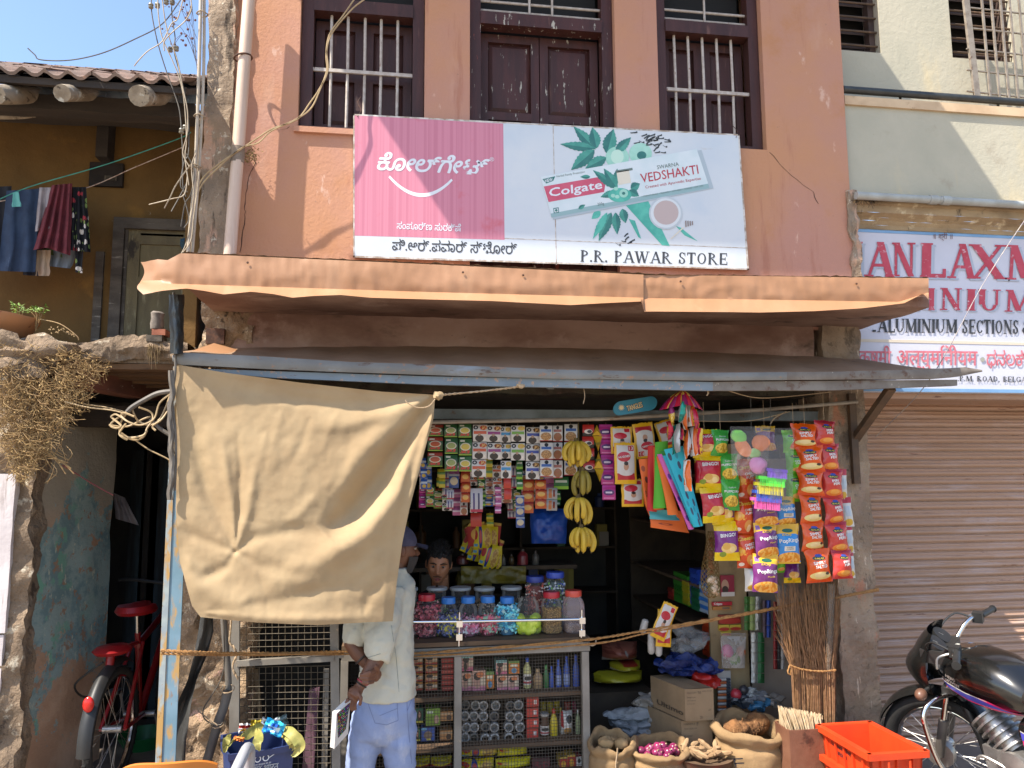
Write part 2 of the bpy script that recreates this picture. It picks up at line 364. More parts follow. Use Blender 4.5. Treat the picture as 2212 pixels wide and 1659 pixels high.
def pole_box(g,x0,x1,y0,y1,z0,z1,nx,ny,nz_,amp,fr,seed=0):
 """closed box with a fine skin pushed in and out like broken masonry"""
 def face(o,a,b,na,nb):
  o,a,b=Vector(o),Vector(a),Vector(b); g.grid(lambda u,v: o+a*u+b*v,na,nb)
 X,Y,Z=x1-x0,y1-y0,z1-z0; st=len(g.v)
 face((x0,y0,z0),(X,0,0),(0,0,Z),nx,nz_); face((x0,y1,z0),(X,0,0),(0,0,Z),nx,nz_)
 face((x0,y0,z0),(0,Y,0),(0,0,Z),ny,nz_); face((x1,y0,z0),(0,Y,0),(0,0,Z),ny,nz_)
 face((x0,y0,z0),(X,0,0),(0,Y,0),nx,ny); face((x0,y0,z1),(X,0,0),(0,Y,0),nx,ny)
 for i in range(st,len(g.v)):
  p=Vector(g.v[i]); q=p*fr
  n1=fbm(q.x+seed,q.y,q.z); n2=fbm(q.x,q.y+seed+40,q.z); n3=fbm(q.x,q.y,q.z+seed+80)
  g.v[i]=tuple(p+amp*Vector((n1,n2,n3*.6)))
 return g
g=MB(); pole_box(g,-1.15,-.995,-.06,.3,3.05,6.5,6,6,90,.022,7); part('corner_pilaster',g,m_weath,pink)
g=MB(); pole_box(g,2.965,3.03,-.02,.3,3.05,3.88,6,8,46,.024,9,5); part('broken_corner',g,m_weath,pink,label='broken plaster corner showing bare rubble')
g=MB(); g.box(W1[0]-.02,W1[1]+.02,-.025,.1,W1[2]-.035,W1[2]); part('window_sill',g,m_pink,pink,False)
EAV=(-1.62,2.42,.975,6.42)
g=MB(); g.box(EAV[0],EAV[1],-EAV[2],.32,EAV[3],EAV[3]+.12); part('roof_slab',g,m_soffit,pink,False)
def leaf_panel(parent,x0,x1,z0,z1,Y,rows,mat):
 """one shutter leaf: stiles, rails and sunk raised panels"""
 s=.055; g=MB(); g.box(x0,x1,Y,Y+.03,z0,z0+s); g.box(x0,x1,Y,Y+.03,z1-s,z1); g.box(x0,x0+s,Y,Y+.03,z0+s,z1-s); g.box(x1-s,x1,Y,Y+.03,z0+s,z1-s)
 zs=[lerp(z0,z1,i/rows) for i in range(rows+1)]
 for z in zs[1:-1]: g.box(x0+s,x1-s,Y,Y+.03,z-s/2,z+s/2)
 o=part('shutter_leaf',g,mat,parent,False)
 return o,[(x0+s,x1-s,zs[i]+(s if i == 0 else s/2),zs[i+1]-(s if i == rows-1 else s/2)) for i in range(rows)]
def window(x0,x1,z0,z1,ztr,bars,rows,mat,name='window',hb=None,rod=2):
 g=MB(); f=.075; Y0,Y1=.05,.13
 g.box(x0+.004,x0+f,Y0,Y1,z0,z1); g.box(x1-f,x1-.004,Y0,Y1,z0,z1); g.box(x0+f,x1-f,Y0,Y1,z1-f,z1); g.box(x0+f,x1-f,Y0-.012,Y1,ztr,ztr+.085); g.box(x0+f,x1-f,Y0,Y1,z0,z0+.04)
 w_=part(name,g,mat,pink,False)
 xm=(x0+x1)/2; zb,zt=z0+.045,ztr-.005
 for a,b in ((x0+f+.004,xm-.003),(xm+.003,x1-f-.004)):
  lf,ps=leaf_panel(w_,a,b,zb,zt,.15,rows,mat)
  for q in ps:
   e=.03; gg=MB(); X0,X1,Z0,Z1=q
   gg.add([(X0,.175,Z0),(X1,.175,Z0),(X1,.175,Z1),(X0,.175,Z1),(X0+e,.158,Z0+e),(X1-e,.158,Z0+e),(X1-e,.158,Z1-e),(X0+e,.158,Z1-e)],[(0,1,5,4),(1,2,6,5),(2,3,7,6),(3,0,4,7),(4,5,6,7)])
   part('panel',gg,mat,w_,False)
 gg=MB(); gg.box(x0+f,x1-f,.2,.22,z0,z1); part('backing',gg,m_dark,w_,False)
 for bx in bars:
  gg=MB(); gg.tube([(bx,.09,zb-.01),(bx+.002,.088,(zb+zt)/2),(bx,.09,zt+.01)],.0095,8); part('bar',gg,m_bar,w_)
 if hb: gg=MB(); gg.box(x0+f-.01,x1-f+.01,.066,.079,hb-.011,hb+.011); part('cross_bar',gg,m_bar,w_,False)
 for k in range(rod):
  z=ztr+.12+k*.065; gg=MB(); gg.tube([(x0+f,.09,z),(x1-f,.09,z)],.009,7); part('transom_rod',gg,m_bar,w_)
 for k in (.42,.58) if rod else ():
  x=lerp(x0,x1,k if name == 'balcony_door' else .5); gg=MB(); gg.tube([(x,.078,ztr+.08),(x,.078,z1-f)],.008,6); part('transom_rod',gg,m_bar,w_)
  if name!='balcony_door': break
 return w_
bx=[P(x,160,.09)[0] for x in (714,750,787,822,858)]
window(W1[0],W1[1],W1[2],ZT,P(800,33,.05)[2],bx,2,m_wood,hb=P(790,157,.07)[2],rod=0)
bx=[P(x,160,.09)[0] for x in (1458,1488,1519,1550,1581)]
window(W3[0],W3[1],W3[2],ZT,P(1520,75,.05)[2],bx,2,m_wood,hb=P(1525,198,.07)[2])
window(DR[0],DR[1],DR[2],ZT,P(1170,62,.05)[2],[],3,m_peel,'balcony_door')
m_crack=M('crack',(.05,.03,.02),rough=1)
def crack(pts,Y=-.002,w_=1.2):
 g=MB(); out=[]; pp=[]
 for (a,b),(c,d) in zip(pts,pts[1:]):
  for k in range(5): t=k/5; pp.append((a+(c-a)*t+random.uniform(-1.6,1.6),b+(d-b)*t+random.uniform(-1.6,1.6)))
 pp.append(pts[-1]); n=len(pp)
 L=[P(x-w_*random.uniform(.2,.8),y,Y) for x,y in pp]; R_=[P(x+w_*random.uniform(.2,.8),y,Y) for x,y in pp]
 g.add(L+R_,[(i,i+1,n+i+1,n+i) for i in range(n-1)]); part('crack',g,m_crack,pink,False)
crack([(1663,330),(1700,370),(1755,415),(1768,440)]); crack([(545,330),(552,350),(538,385),(528,440),(530,470),(518,545)],w_=1.6); crack([(640,270),(605,280),(575,282)])
m_sheet=M('painted_flashing',hx('a87d5c'),hx('a07553'),2,.5,bump=.12,bs=5,bd=.02,rnd=False,layers=[(hx('b58d6c'),(3,3,1),.55,.75,2,.6),(hx('a97753'),(12,12,3),.62,.8,3,.5),(hx('d9d2cb'),(60,60,30),.74,.76,4,.8)])
chj=thing('shop_ledge','concrete ledge edged with an orange painted tin flashing over the shop','ledge',(1,-.4,2.9))
g=MB()
def slab(x0,x1,y0,y1,z0,z1,nx=60,ny=8,amp=.012,seed=0): return pole_box(MB(),x0,x1,y0,y1,z0,z1,nx,ny,2,amp,6,seed)
part('slab',slab(-1.06,3.02,-.66,.02,2.945,3.05),m_soffit,chj)
FT=[(316,566),(340,560),(362,562),(390,547),(933,571),(1385,593),(2007,601)]
FM=[(312,612),(346,612),(933,631),(1386,643),(1942,652),(2005,632)]
FB=[(303,637),(350,628),(402,623),(440,628),(483,636),(542,630),(590,635),(631,643),(680,639),(736,637),(800,643),(933,647),(1060,650),(1232,659),(1300,655),(1386,651),(1392,672),(1419,672),(1642,675),(1760,672),(1860,666),(1953,655),(1994,634),(2008,650)]
def crease(x,t): return .007*abs(nz(x*.021,t*1.3,5))-.006*abs(nz(x*.043,t*.8,9))
FX=[308,1390]
def flash(u,v):
 x=FX[0]+u*(FX[1]-FX[0])
 if v<.5:
  t=v/.5; y=lerp(interp(FT,x),interp(FM,x),t); Y=-.69-.006*sin(t*pi)+.004*fbm(x*.012,t*2)+crease(x,t)+(.06*(1-(x-308)/85)**2 if x<393 else 0)
 else:
  t=(v-.5)/.5; y=lerp(interp(FM,x),interp(FB,x),t); Y=-.69-.075*t+(.004*fbm(x*.012,2)+crease(x,1))*(1-t)+.006*t*sin(x*.028)
 x2=x+(8*sin(v*7)-4 if x<330 else 0)
 return P(x2,y,Y)
g=MB(); g.grid(flash,200,16); part('flashing',g,m_sheet,chj)
FX=[1383,2006]; g=MB(); g.grid(flash,120,16); g.xf(lambda p: p+Vector((0,.012*max(0,1-(p.x-1.25)*2) if p.x<1.75 else 0,0))); part('flashing',g,m_sheet,chj)
g=MB(); g.grid(lambda u,v: (lerp(-1.06,3.0,u),lerp(-.69,-.6,v),P(lerp(390,2005,u),interp(FT,lerp(390,2005,u)),-.69)[2]+.004+.012*abs(fbm(u*60,v*3))),200,3); part('mortar_rim',g,m_weath,chj)
for x,y in ((1000,0),(1470,0),(1850,0),(535,0),(1130,0)):
 g=MB(); p=P(x,interp(FT,x)+14,-.70); g.lathe([(.0,0),(.006,0),(.006,.003),(0,.004)],(0,0,0),8); g.xf(lambda q: Vector((p[0]+q.x,p[1]-q.z,p[2]+q.y))); part('rivet',g,M('rust',hx('5a3a28'),hx('3c261b'),40,.8),chj)
g=MB(); pole_box(g,-.99,2.66,-.025,.3,2.715,2.955,90,4,8,.010,5,3); part('lintel_beam',g,m_soffit,pink)
g=MB(); pole_box(g,-.99,2.70,.06,.3,2.50,2.72,90,4,6,.02,6,4); part('lower_lintel',g,M('greenish_lintel',hx('4d4a3c'),hx('3a2d25'),4,.95,bump=.6,bs=30,layers=[(hx('6d5349'),6,.6,.7,3),(hx('1c1612'),9,.58,.7,5)]),pink)  # dark greenish brown mottle on the set-back lintel
g=MB(); g.box(*[P(x,680,-.05)[0] for x in (449,488)],-.075,-.02,P(470,744,-.05)[2],P(470,711,-.05)[2]); part('switch_box',g,M('rust',None),pink,False)
m_rubble=M('rubble',hx('a58a6c'),hx('8a735c'),6,.95,bump=1,bs=34,bd=.03,rnd=False,layers=[(hx('c9b59a'),9,.56,.64,2),(hx('5b4a3a'),14,.58,.66,3),(hx('c39b88'),5,.62,.68,4),(hx('d8cfc0'),22,.66,.7,5)])
g=MB(); pole_box(g,-1.21,-.80,-.04,.4,0,2.62,28,14,140,.05,6.5,2); pole_box(g,-1.12,-.83,-.03,.3,2.6,3.0,18,8,24,.04,6.5,3); part('rubble_pier',g,m_rubble,pink)
m_pier=M('old_concrete',hx('ab947c'),hx('8f7a66'),5,.95,bump=1,bs=22,bd=.03,rnd=False,layers=[(hx('b98468'),(8,8,3),.58,.66,2),(hx('d0b9a2'),(30,30,5),.62,.66,3),(hx('5c4f42'),(7,7,3),.56,.66,4,.8),(hx('695a4b'),24,.58,.66,8,.7),(hx('a98d86'),(3,3,1),.6,.75,6,.7)])
g=MB(); pole_box(g,2.715,2.965,-.06,.34,0,3.0,14,12,150,.022,6,7); part('concrete_pier',g,m_pier,pink)
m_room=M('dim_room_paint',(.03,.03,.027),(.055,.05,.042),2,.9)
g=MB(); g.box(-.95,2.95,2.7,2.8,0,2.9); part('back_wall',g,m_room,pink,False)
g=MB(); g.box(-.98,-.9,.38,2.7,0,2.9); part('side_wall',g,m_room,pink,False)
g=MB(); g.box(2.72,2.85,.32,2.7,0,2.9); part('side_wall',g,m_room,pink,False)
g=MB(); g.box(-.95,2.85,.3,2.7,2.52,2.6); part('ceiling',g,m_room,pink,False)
m_tinp=M('blue_grey_paint',hx('7b7a76'),hx('6c6a66'),4,.55,bump=.15,bs=20,rnd=False,layers=[(hx('87909a'),(3,3,9),.58,.7,2,.6),(hx('8f6f58'),(14,14,22),.58,.64,3),(hx('5a4638'),(7,7,30),.6,.68,4)])
m_tinb=M('rusty_blue_angle',hx('77828a'),hx('6d7880'),5,.55,rnd=False,layers=[(hx('a98a74'),30,.58,.64,2),(hx('6b4f3d'),(10,10,30),.62,.7,3,.8)])
m_tinr=M('rusty_dull_angle',hx('7d756c'),hx('6b6158'),6,.7,rnd=False,layers=[(hx('5a4132'),14,.55,.68,2),(hx('a79c8f'),24,.66,.7,3)])
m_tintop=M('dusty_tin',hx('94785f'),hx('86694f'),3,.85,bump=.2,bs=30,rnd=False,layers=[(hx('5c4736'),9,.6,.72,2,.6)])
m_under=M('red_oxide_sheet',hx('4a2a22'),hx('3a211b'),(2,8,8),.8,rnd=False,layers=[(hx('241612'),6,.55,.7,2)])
aw=thing('tin_awning','rusty tin awning with a blue grey painted front edge over the shop opening','awning',(1,-.3,2.5))
AT=[(372,768),(378,761),(572,770),(760,782),(933,787),(1200,798),(1532,805),(1800,803),(2018,797),(2085,793),(2122,799)]
AB=[(372,780),(384,787),(572,797),(721,803),(933,810),(1200,818),(1532,822),(2018,818),(2068,814),(2122,803)]
LT=[(390,795),(572,801),(933,813),(1532,825),(2068,820)]; LB=[(390,800),(480,806),(587,816),(933,831),(1532,844),(1800,843),(2068,833)]
YA=-.57
def strip(T,B,x0,x1,Y,n,wob=0):
 g=MB(); g.grid(lambda u,v: P(lerp(x0,x1,u),lerp(interp(T,lerp(x0,x1,u)),interp(B,lerp(x0,x1,u)),v),Y-wob*sin(v*pi)*(.6+.4*fbm(u*14))),n,4)
 g.grid(lambda u,v: Vector(P(lerp(x0,x1,u),interp(B,lerp(x0,x1,u)),Y))+Vector((0,v*.05,v*.002)),n,1); return g
part('front_strip',strip(AT,AB,372,1700,YA-.02,120,.012),m_tinp,aw)
part('front_strip',strip(AT,AB,1700,2122,YA-.02,40,.008),m_tinr,aw,label='rusty unpainted end of the front strip')
part('front_angle',strip(LT,LB,390,1540,YA,80),m_tinb,aw); part('front_angle',strip(LT,LB,1540,2068,YA,40),m_tinr,aw,label='dull rusty length of the front angle')
def roofsheet(dz,v0=0):
 def f(u,v):
  x=lerp(372,2118,u); a=Vector(P(x,interp(AT,x),YA-.02)); zb=2.74+.05*sin(u*pi); k=lerp(v0,1,v)
  tail=max(0,(a.x-2.95)/.45); zb-=.12*tail; tl=max(0,(-.98-a.x)/.15)
  return (a.x*(1-k*.03*tail),lerp(a.y,.02-.05*tl,k),lerp(a.z,zb-.02*tl,k)+dz+.012*sin(u*90)*sin(k*pi)*.6)
 return f
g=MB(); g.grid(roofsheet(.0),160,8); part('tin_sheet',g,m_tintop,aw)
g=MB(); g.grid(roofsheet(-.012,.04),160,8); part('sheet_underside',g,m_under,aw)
for x in (520,1190,1440,1680):
 a=Vector(P(x,835,YA+.03)); g=MB(); g.bar(a,(a.x,.05,2.62),.035,.03); part('purlin',g,M('purlin_paint',hx('6d767c'),hx('5c5a55'),9,.7),aw,False)
for k,z in ((.35,2.56),(.7,2.60)):
 g=MB(); g.bar((-1.0,lerp(YA,0,k),z-.02),(2.9,lerp(YA,0,k),z-.02),.04,.025); part('batten',g,m_under,aw,False)
g=MB(); a=Vector(P(1846,950,-.07)); b=Vector(P(1925,838,YA+.05)); g.bar(a,b,.05,.035); part('strut',g,M('brown_iron',hx('5c4632'),hx('4b3a2c'),9,.7,layers=[(hx('7d5d44'),20,.6,.7,2)]),aw,False)
g=MB(); g.bar(P(1838,850,-.09),P(1850,1045,-.09),.045,.03,(0,1,0)); part('wall_plate',g,M('brown_iron',None),aw,False)
g=MB(); g.add([P(x,y,Y) for x,y,Y in ((385,768,-.55),(462,741,-.25),(505,772,-.5),(560,768,-.05))],[(0,2,1),(1,2,3)]); part('bent_tin_corner',g,m_sheet,aw)
rail=thing('door_head','grey blue steel door head across the top of the shop opening','beam',(1,.05,2.35))
g=MB(); g.box(-.75,2.72,.06,.14,P(1100,905,.05)[2],P(1100,884,.05)[2]); part('beam',g,M('grey_blue_steel',hx('6f787c'),hx('59605f'),5,.6,layers=[(hx('5a4334'),9,.6,.7,2)]),rail,False)
m_pipe=M('old_pipe',hx('9a8f82'),hx('84786a'),8,.45,layers=[(hx('6d4a33'),(9,40,40),.62,.68,2)])
g=MB(); g.tube([P(930,912,-.06),P(1300,905,-.1),P(1650,885,-.12),P(1852,868,-.1)],.012,8); whole('hanging_rail',g,m_pipe,'long thin pipe hung under the awning that the goods hang from','pipe')
m_white=M('old_white_plaster',hx('b5ae9a'),hx('aaa592'),1.5,.92,bump=.4,bs=24,rnd=False,layers=[(hx('c6b692'),(1.5,1.5,.6),.52,.7,2,.8),(hx('9a8f7c'),3,.62,.75,3,.6),(hx('8b7d68'),30,.70,.74,4,.7),(hx('c8b184'),(4,4,.6),.6,.75,6,.5)])
m_mould=M('stained_cornice',hx('a58d6c'),hx('7f6a50'),(2,5,5),.9,bump=.5,bs=24,rnd=False,layers=[(hx('c7b493'),(6,6,8),.58,.68,2),(hx('3f362c'),(9,9,3),.58,.7,3)])
wb=thing('white_building','stained white building with a rolling shutter beside the shop','building',(4,0,0))
WX0,WX1=3.0,6.2
def zY(x,y,Y): return P(x,y,Y)[2]
zs1=zY(1870,112,.2); a1,b1=WX0,P(1900,60,.2)[0]; a2,b2=P(2053,60,.2)[0],P(2190,60,.2)[0]; zs2=zY(2080,126,.2)
g=MB(); g.box(WX0,WX1,.2,.4,4.2,zs1); g.box(b1,a2,.2,.4,zs1,6.5); g.box(b2,WX1,.2,.4,zs1,6.5); g.box(a2,b2,.2,.4,zs1,zs2) if zs2>zs1 else 0; g.box(WX0,b1,.2,.4,5.9,6.5); g.box(a2,b2,.2,.4,5.9,6.5)
part('upper_wall',g,m_white,wb,False)
m_win=M('old_window_wood',hx('4c3a32'),hx('3a2a24'),9,.7)
for (x0,x1,z0) in ((a1,b1,zs1),(a2,b2,max(zs1,zs2))):
 g=MB(); f=.045
 for q in ((x0,x0+f,z0,5.9),(x1-f,x1,z0,5.9),(x0+f,x1-f,z0,z0+f),(x0+f,x1-f,5.85,5.9)): g.box(q[0],q[1],.26,.32,q[2],q[3])
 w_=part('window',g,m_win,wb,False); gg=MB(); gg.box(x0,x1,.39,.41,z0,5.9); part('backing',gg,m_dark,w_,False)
 z=z0+.09
 while z<5.8:
  gg=MB(); gg.add([(x0+f,.30,z),(x1-f,.30,z),(x1-f,.36,z+.07),(x0+f,.36,z+.07),(x0+f,.305,z-.008),(x1-f,.305,z-.008)],[(0,1,2,3),(0,1,5,4)]); part('louvre',gg,m_win,w_,False)
  gg=MB(); gg.tube([(x0,.24,z-.02),(x1,.24,z-.02)],.008,6); part('bar',gg,M('brown_iron',None),w_); z += .11
YP=.03
zc0,zc1=zY(1830,228,YP),zY(1830,214,YP); zpb=zY(1830,425,YP)
g=MB(); g.box(WX0,WX1,YP,.2,zpb,zc0); part('parapet',g,m_white,wb,False)
g=MB(); g.box(WX0,WX1,YP-.02,.2,zc0,zc1+.015); part('coping',g,M('cream_coping',hx('cdb290'),hx('b79a7a'),3,.9,rnd=False,layers=[(hx('8b6f55'),6,.6,.72,2)]),wb,False)
zl=zY(1900,445,YP); zm=zY(1900,462,YP); zb=zY(1900,490,.085)
g=MB()
prof=[(.2,zpb),(YP-.05,zpb),(YP-.05,zl),(YP-.03,zl-.01),(YP-.025,zm),(YP+.015,zm-.02),(.065,(zm+zb)/2),(.08,zb+.01),(.08,zb-.02),(.2,zb-.02)]
n=60
for i in range(len(prof)-1):
 (y0,z0),(y1,z1)=prof[i],prof[i+1]; g.grid(lambda u,v: (lerp(WX0,WX1,u),lerp(y0,y1,v),lerp(z0,z1,v)+.003*nz(u*90,i)),n,1)
part('cornice',g,m_mould,wb,False)
g=MB(); ar=zY(1900,425,YP-.08)+.0; g.tube([(WX0,YP-.08,ar),(5.0,YP-.08,ar-.01)],.026,10); pv=part('drain_pipe',g,M('grey_pvc',hx('a9aba6'),hx('98978f'),6,.5),wb)
for px_ in (2015,2042): g=MB(); q=P(px_,427,YP-.08); g.tube([(q[0]-.03,YP-.08,ar-.003),(q[0]+.03,YP-.08,ar-.003)],.031,10); part('pipe_coupling',g,M('grey_pvc',None),pv)
hr=zY(1900,199,YP+.0); g=MB(); g.tube([(WX0,YP,hr),(WX1,YP,hr)],.026,10); rl=part('hand_rail',g,M('black_paint',hx('2b2c2b'),hx('3a3b39'),9,.35),wb)
for px_ in (1945,2155):
 q=P(px_,215,YP+.02); g=MB(); g.tube([(q[0],YP+.02,zc1),(q[0],YP+.02,hr)],.009,6); part('rail_post',g,M('black_paint',None),rl)
m_gr=M('grille_grey',hx('8e8478'),hx('7a6f63'),20,.6,layers=[(hx('5c4433'),30,.6,.7,2)])
YG=.08; g=MB(); g.bar(P(2086,0,YG),P(2111,215,YG),.045,.02,(0,1,0)); gr=part('grille',g,m_gr,wb,False)
for k in range(8):
 x=2118+k*20; g=MB(); g.bar(P(x,-30,YG-.005),P(x+22,218,YG-.005),.014,.012,(0,1,0)); part('grille_bar',g,m_gr,gr,False)
for y in (16,60,105,151,197): g=MB(); g.bar(P(2088,y,YG),P(2290,y+22,YG),.008,.012,(0,1,0)); part('grille_bar',g,m_gr,gr,False)
YS=.09
m_board=M('painted_board',hx('c9c8d2'),hx('c2c2cc'),2,.6,rnd=False,layers=[(hx('d8d3c9'),(.9,.9,.5),.55,.68,2,.7),(hx('a9a49c'),5,.64,.74,3,.4)])
m_red=M('faded_red_paint',hx('b23a4a'),hx('bb4656'),9,.6,rnd=False,layers=[(hx('cfa7ad'),(22,22,40),.60,.66,2),(hx('c9c8d2'),(40,40,30),.68,.72,3)])
m_pinkred=M('pale_red_paint',hx('c2606c'),hx('cc7680'),12,.6,rnd=False,layers=[(hx('c9c8d2'),(40,40,30),.62,.7,3)])
m_blk=M('black_lettering',hx('2a2b2e'),hx('3a3b3e'),12,.6,rnd=False)
m_shade=M('grey_letter_shadow',hx('a9b0bd'),rough=.6); m_blue=M('blue_band_paint',hx('7fa6cc'),hx('6f97be'),4,.6,rnd=False)
ns=thing('painted_sign_board','hand painted white sign board with red lettering above the shutter','sign',(4,YS,2.6))
zt_,zb_=zY(1900,489,YS),zY(1900,846,YS)
g=MB(); g.box(WX0+.01,5.6,YS,.16,zb_,zt_); part('board',g,m_board,ns,False)
g=MB(); g.box(WX0+.012,5.598,YS-.004,YS,zY(1900,503,YS),zt_-.002); part('top_band',g,m_blue,ns,False)
g=MB(); g.box(WX0+.012,5.598,YS-.004,YS,zb_+.002,zY(1900,838,YS)); part('bottom_band',g,m_blue,ns,False)
g=MB(); g.box(WX0+.012,5.598,YS-.0025,YS,zY(1990,741,YS),zY(1990,735,YS)); part('painted_line',g,M('cream_line',hx('cfc2ae')),ns,False)
def cz(x,y): return (1755.5+x*.29756,438.9+y*.29756)
def letters(rows,mat,name='lettering',Y=YS-.006,dx=0,dy=0,**k):
 for s,x0,y0,x1,y1,h,kw in rows:
  g=MB(); a,b=cz(x0+dx,y0+dy),cz(x1+dx,y1+dy); put_text(g,s,a,b,h*.29756,onY(Y),**{**k,**kw}); part(name,g,mat,ns,False)
se=dict(serif=True,tk=1.25)
big=[('I',292,528,362,530,250,se),('A',378,530,590,536,252,se),('N',572,530,748,532,245,se),('L',770,534,968,538,246,se),('A',980,542,1180,548,250,se),('X',1128,545,1408,552,248,se),('MI',1398,552,1790,566,250,se)]
mid=[('M',720,772,890,778,160,se),('N',922,774,1085,778,160,se),('I',1106,778,1190,781,156,se),('U',1196,782,1368,786,158,se),('M',1394,786,1600,792,158,se)]
letters(big,m_shade,'letter_shadow',YS-.0045,22,14); letters(mid,m_shade,'letter_shadow',YS-.0045,16,10)
letters(big,m_red); letters(mid,m_red)
letters([('.',430,934,470,934,100,se),('ALUMINIUM',470,936,1052,944,100,se),('SECTIONS',1082,946,1500,950,102,se),('&',1514,950,1600,952,102,se),('.P.M. ROAD, BELGAUM',1052,1292,1640,1302,40,dict(serif=True,tk=1.1))],m_blk)
letters([('अल्युमिनीयम',612,1172,1195,1178,118,dict(bold=.012)),('ಧನಲಕ್ಷ್ಮಿ',1265,1176,1800,1184,105,dict(bold=.012)),('धनलक्ष्मी',150,1165,570,1170,110,dict(bold=.012))],m_pinkred)
letters([('॥ श्री ॥',880,258,1015,260,40,{})],M('brown_lettering',hx('6d4a4a')))
g=MB(); q=[(cz(1234+17*cos(a*pi/8),1134+17*sin(a*pi/8))) for a in range(16)]; g.poly([P(x,y,YS-.006) for x,y in q]); part('dot',g,M('grey_dot',hx('9a9a8e')),ns,False)
m_sh=M('shutter_paint',hx('b08d76'),hx('a9876f'),(1,6,6),.55,bump=.1,bs=20,layers=[(hx('b9a196'),(1.5,9,9),.5,.7,2,.7),(hx('6d4836'),(4,40,40),.64,.69,3),(hx('c4aa98'),(1,14,14),.6,.72,7,.6),(hx('94735c'),(2,30,30),.58,.7,5,.6)])
m_shtop=M('shutter_dark',hx('6b513f'),hx('5c4534'),5,.7)
sh=thing('rolling_shutter','closed brown rolling shutter of the neighbouring shop','shutter',(4,.1,.1))
YH=.58; pit=.0605; ztop=zY(1990,868,YH); gm=MB()
pr=[(0,.0),(-.006,.004),(-.013,.010),(-.016,.018),(-.013,.026),(-.006,.031),(-.004,.036),(-.008,.041),(-.006,.047),(.0,.0525),(.006,.056),(.006,pit)]
for (y0,z0),(y1,z1) in zip(pr,pr[1:]): gm.grid(lambda u,v: (lerp(-1.38,1.38,u),lerp(y0,y1,v),lerp(z0,z1,v)),1,1)
slat=gm.mesh('slat',m_sh,False); n=0; z=ztop-pit
while z>.12:
 o=obj('slat',slat,sh); o.location=(4.35-4,YH-.1+random.uniform(-.0015,.0015),z-.1); z-=pit; n += 1
g=MB(); g.box(2.96,5.54,YH-.02,YH+.02,.1,z+pit); part('bottom_plate',g,m_sh,sh,False)
g=MB(); g.box(2.97,5.6,.17,YH+.1,min(ztop,zb_)-.02,zb_+.1); part('hood',g,m_sh,sh,False)
g=MB(); g.box(2.97,5.3,YH+.03,YH+.06,.05,ztop); part('backing',g,m_shtop,sh,False)
g=MB(); g.box(2.97,6.2,-2.2,.8,.004,.1); struct('pavement',g,m_floor)
#  old house on the left
m_yel=M('yellow_lime_wash',hx('6e5026'),hx('5e4420'),1.6,.95,bump=.5,bs=20,rnd=False,layers=[(hx('423019'),(2,2,1),.55,.72,2,.8),(hx('855f28'),4,.6,.75,3,.7),(hx('2c2216'),(1.5,1.5,.7),.6,.75,6,.7),(hx('8d8574'),9,.68,.74,5)])
m_old=M('old_grey_wood',hx('5a5044'),hx('43392f'),(3,12,12),.85,bump=.5,bs=30,layers=[(hx('8b8172'),(4,30,30),.58,.68,2),(hx('251f19'),(2,9,9),.58,.7,3)])
m_darkw=M('dark_roof_timber',hx('2f2721'),hx('3d332a'),(2,14,14),.9,bump=.4,bs=30)
m_log=M('weathered_log',hx('9a8d7a'),hx('7d705f'),(12,3,12),.85,bump=.6,bs=26,layers=[(hx('b9b4a6'),12,.56,.66,2),(hx('4d4337'),(30,4,30),.58,.68,3)])
m_tile=M('clay_tile',hx('8d7466'),hx('7a685d'),5,.9,bump=.4,bs=40,layers=[(hx('6b5a50'),7,.55,.68,2),(hx('b08a74'),12,.6,.7,3),(hx('3b332d'),20,.64,.72,4)])
m_mud=M('mud_plaster',hx('8d7862'),hx('74624f'),4,.97,bump=1,bs=22,bd=.03,rnd=False,layers=[(hx('b5a893'),8,.58,.66,2),(hx('4b3e32'),9,.58,.68,3),(hx('6d5a48'),30,.6,.7,5)])
yh=thing('yellow_house','old ochre house with a clay tiled roof and a wooden upper floor at the left','house',(-2,.4,0))
YW=.42
g=MB(); g.box(-3.6,-1.16,YW,YW+.2,2.62,4.3); part('upper_wall',g,m_yel,yh,False)
g=MB(); g.box(-1.24,-1.16,-.02,YW,2.7,4.15); part('side_return',g,m_yel,yh,False)
g=MB(); q0=P(210,600,YW)[0]; g.box(*[P(x,640,YW)[0] for x in (204,222)],YW-.02,YW,2.62,P(210,545,YW)[2]); part('wall_strip',g,m_old,yh,False)  # raised strip of old grey wood on the yellow wall
ze=P(200,190,-.3)[2]
def roofz(Y): return ze+.02+(Y+.34)*.535
g=MB(); g.add([(-3.8,-.36,roofz(-.36)-.045),(-1.17,-.36,roofz(-.36)-.045),(-1.17,2.2,roofz(2.2)-.045),(-3.8,2.2,roofz(2.2)-.045),(-3.8,-.36,roofz(-.36)-.01),(-1.17,-.36,roofz(-.36)-.01),(-1.17,2.2,roofz(2.2)-.01),(-3.8,2.2,roofz(2.2)-.01)],[(0,1,2,3),(4,5,6,7),(0,1,5,4),(3,2,6,7),(0,3,7,4),(1,2,6,5)])
rf=part('roof',g,m_darkw,yh,False)
g=MB(); g.box(-3.8,-1.17,-.385,-.362,roofz(-.36)-.05,roofz(-.36)-.012); part('eave_board',g,m_darkw,rf,False)
TW,TL=.235,.40
def tileshape(u,v):
 x=(u-.5)*TW; h=.030*(.5+.5*cos(u*4*pi))**1.5+.012*(1-v); return Vector((x,v*TL,h))
tg=MB(); tg.grid(tileshape,16,3); tg.grid(lambda u,v: tileshape(u,0)+Vector((0,0,-.018*v)),16,1)
tm=tg.mesh('roof_tile',m_tile)
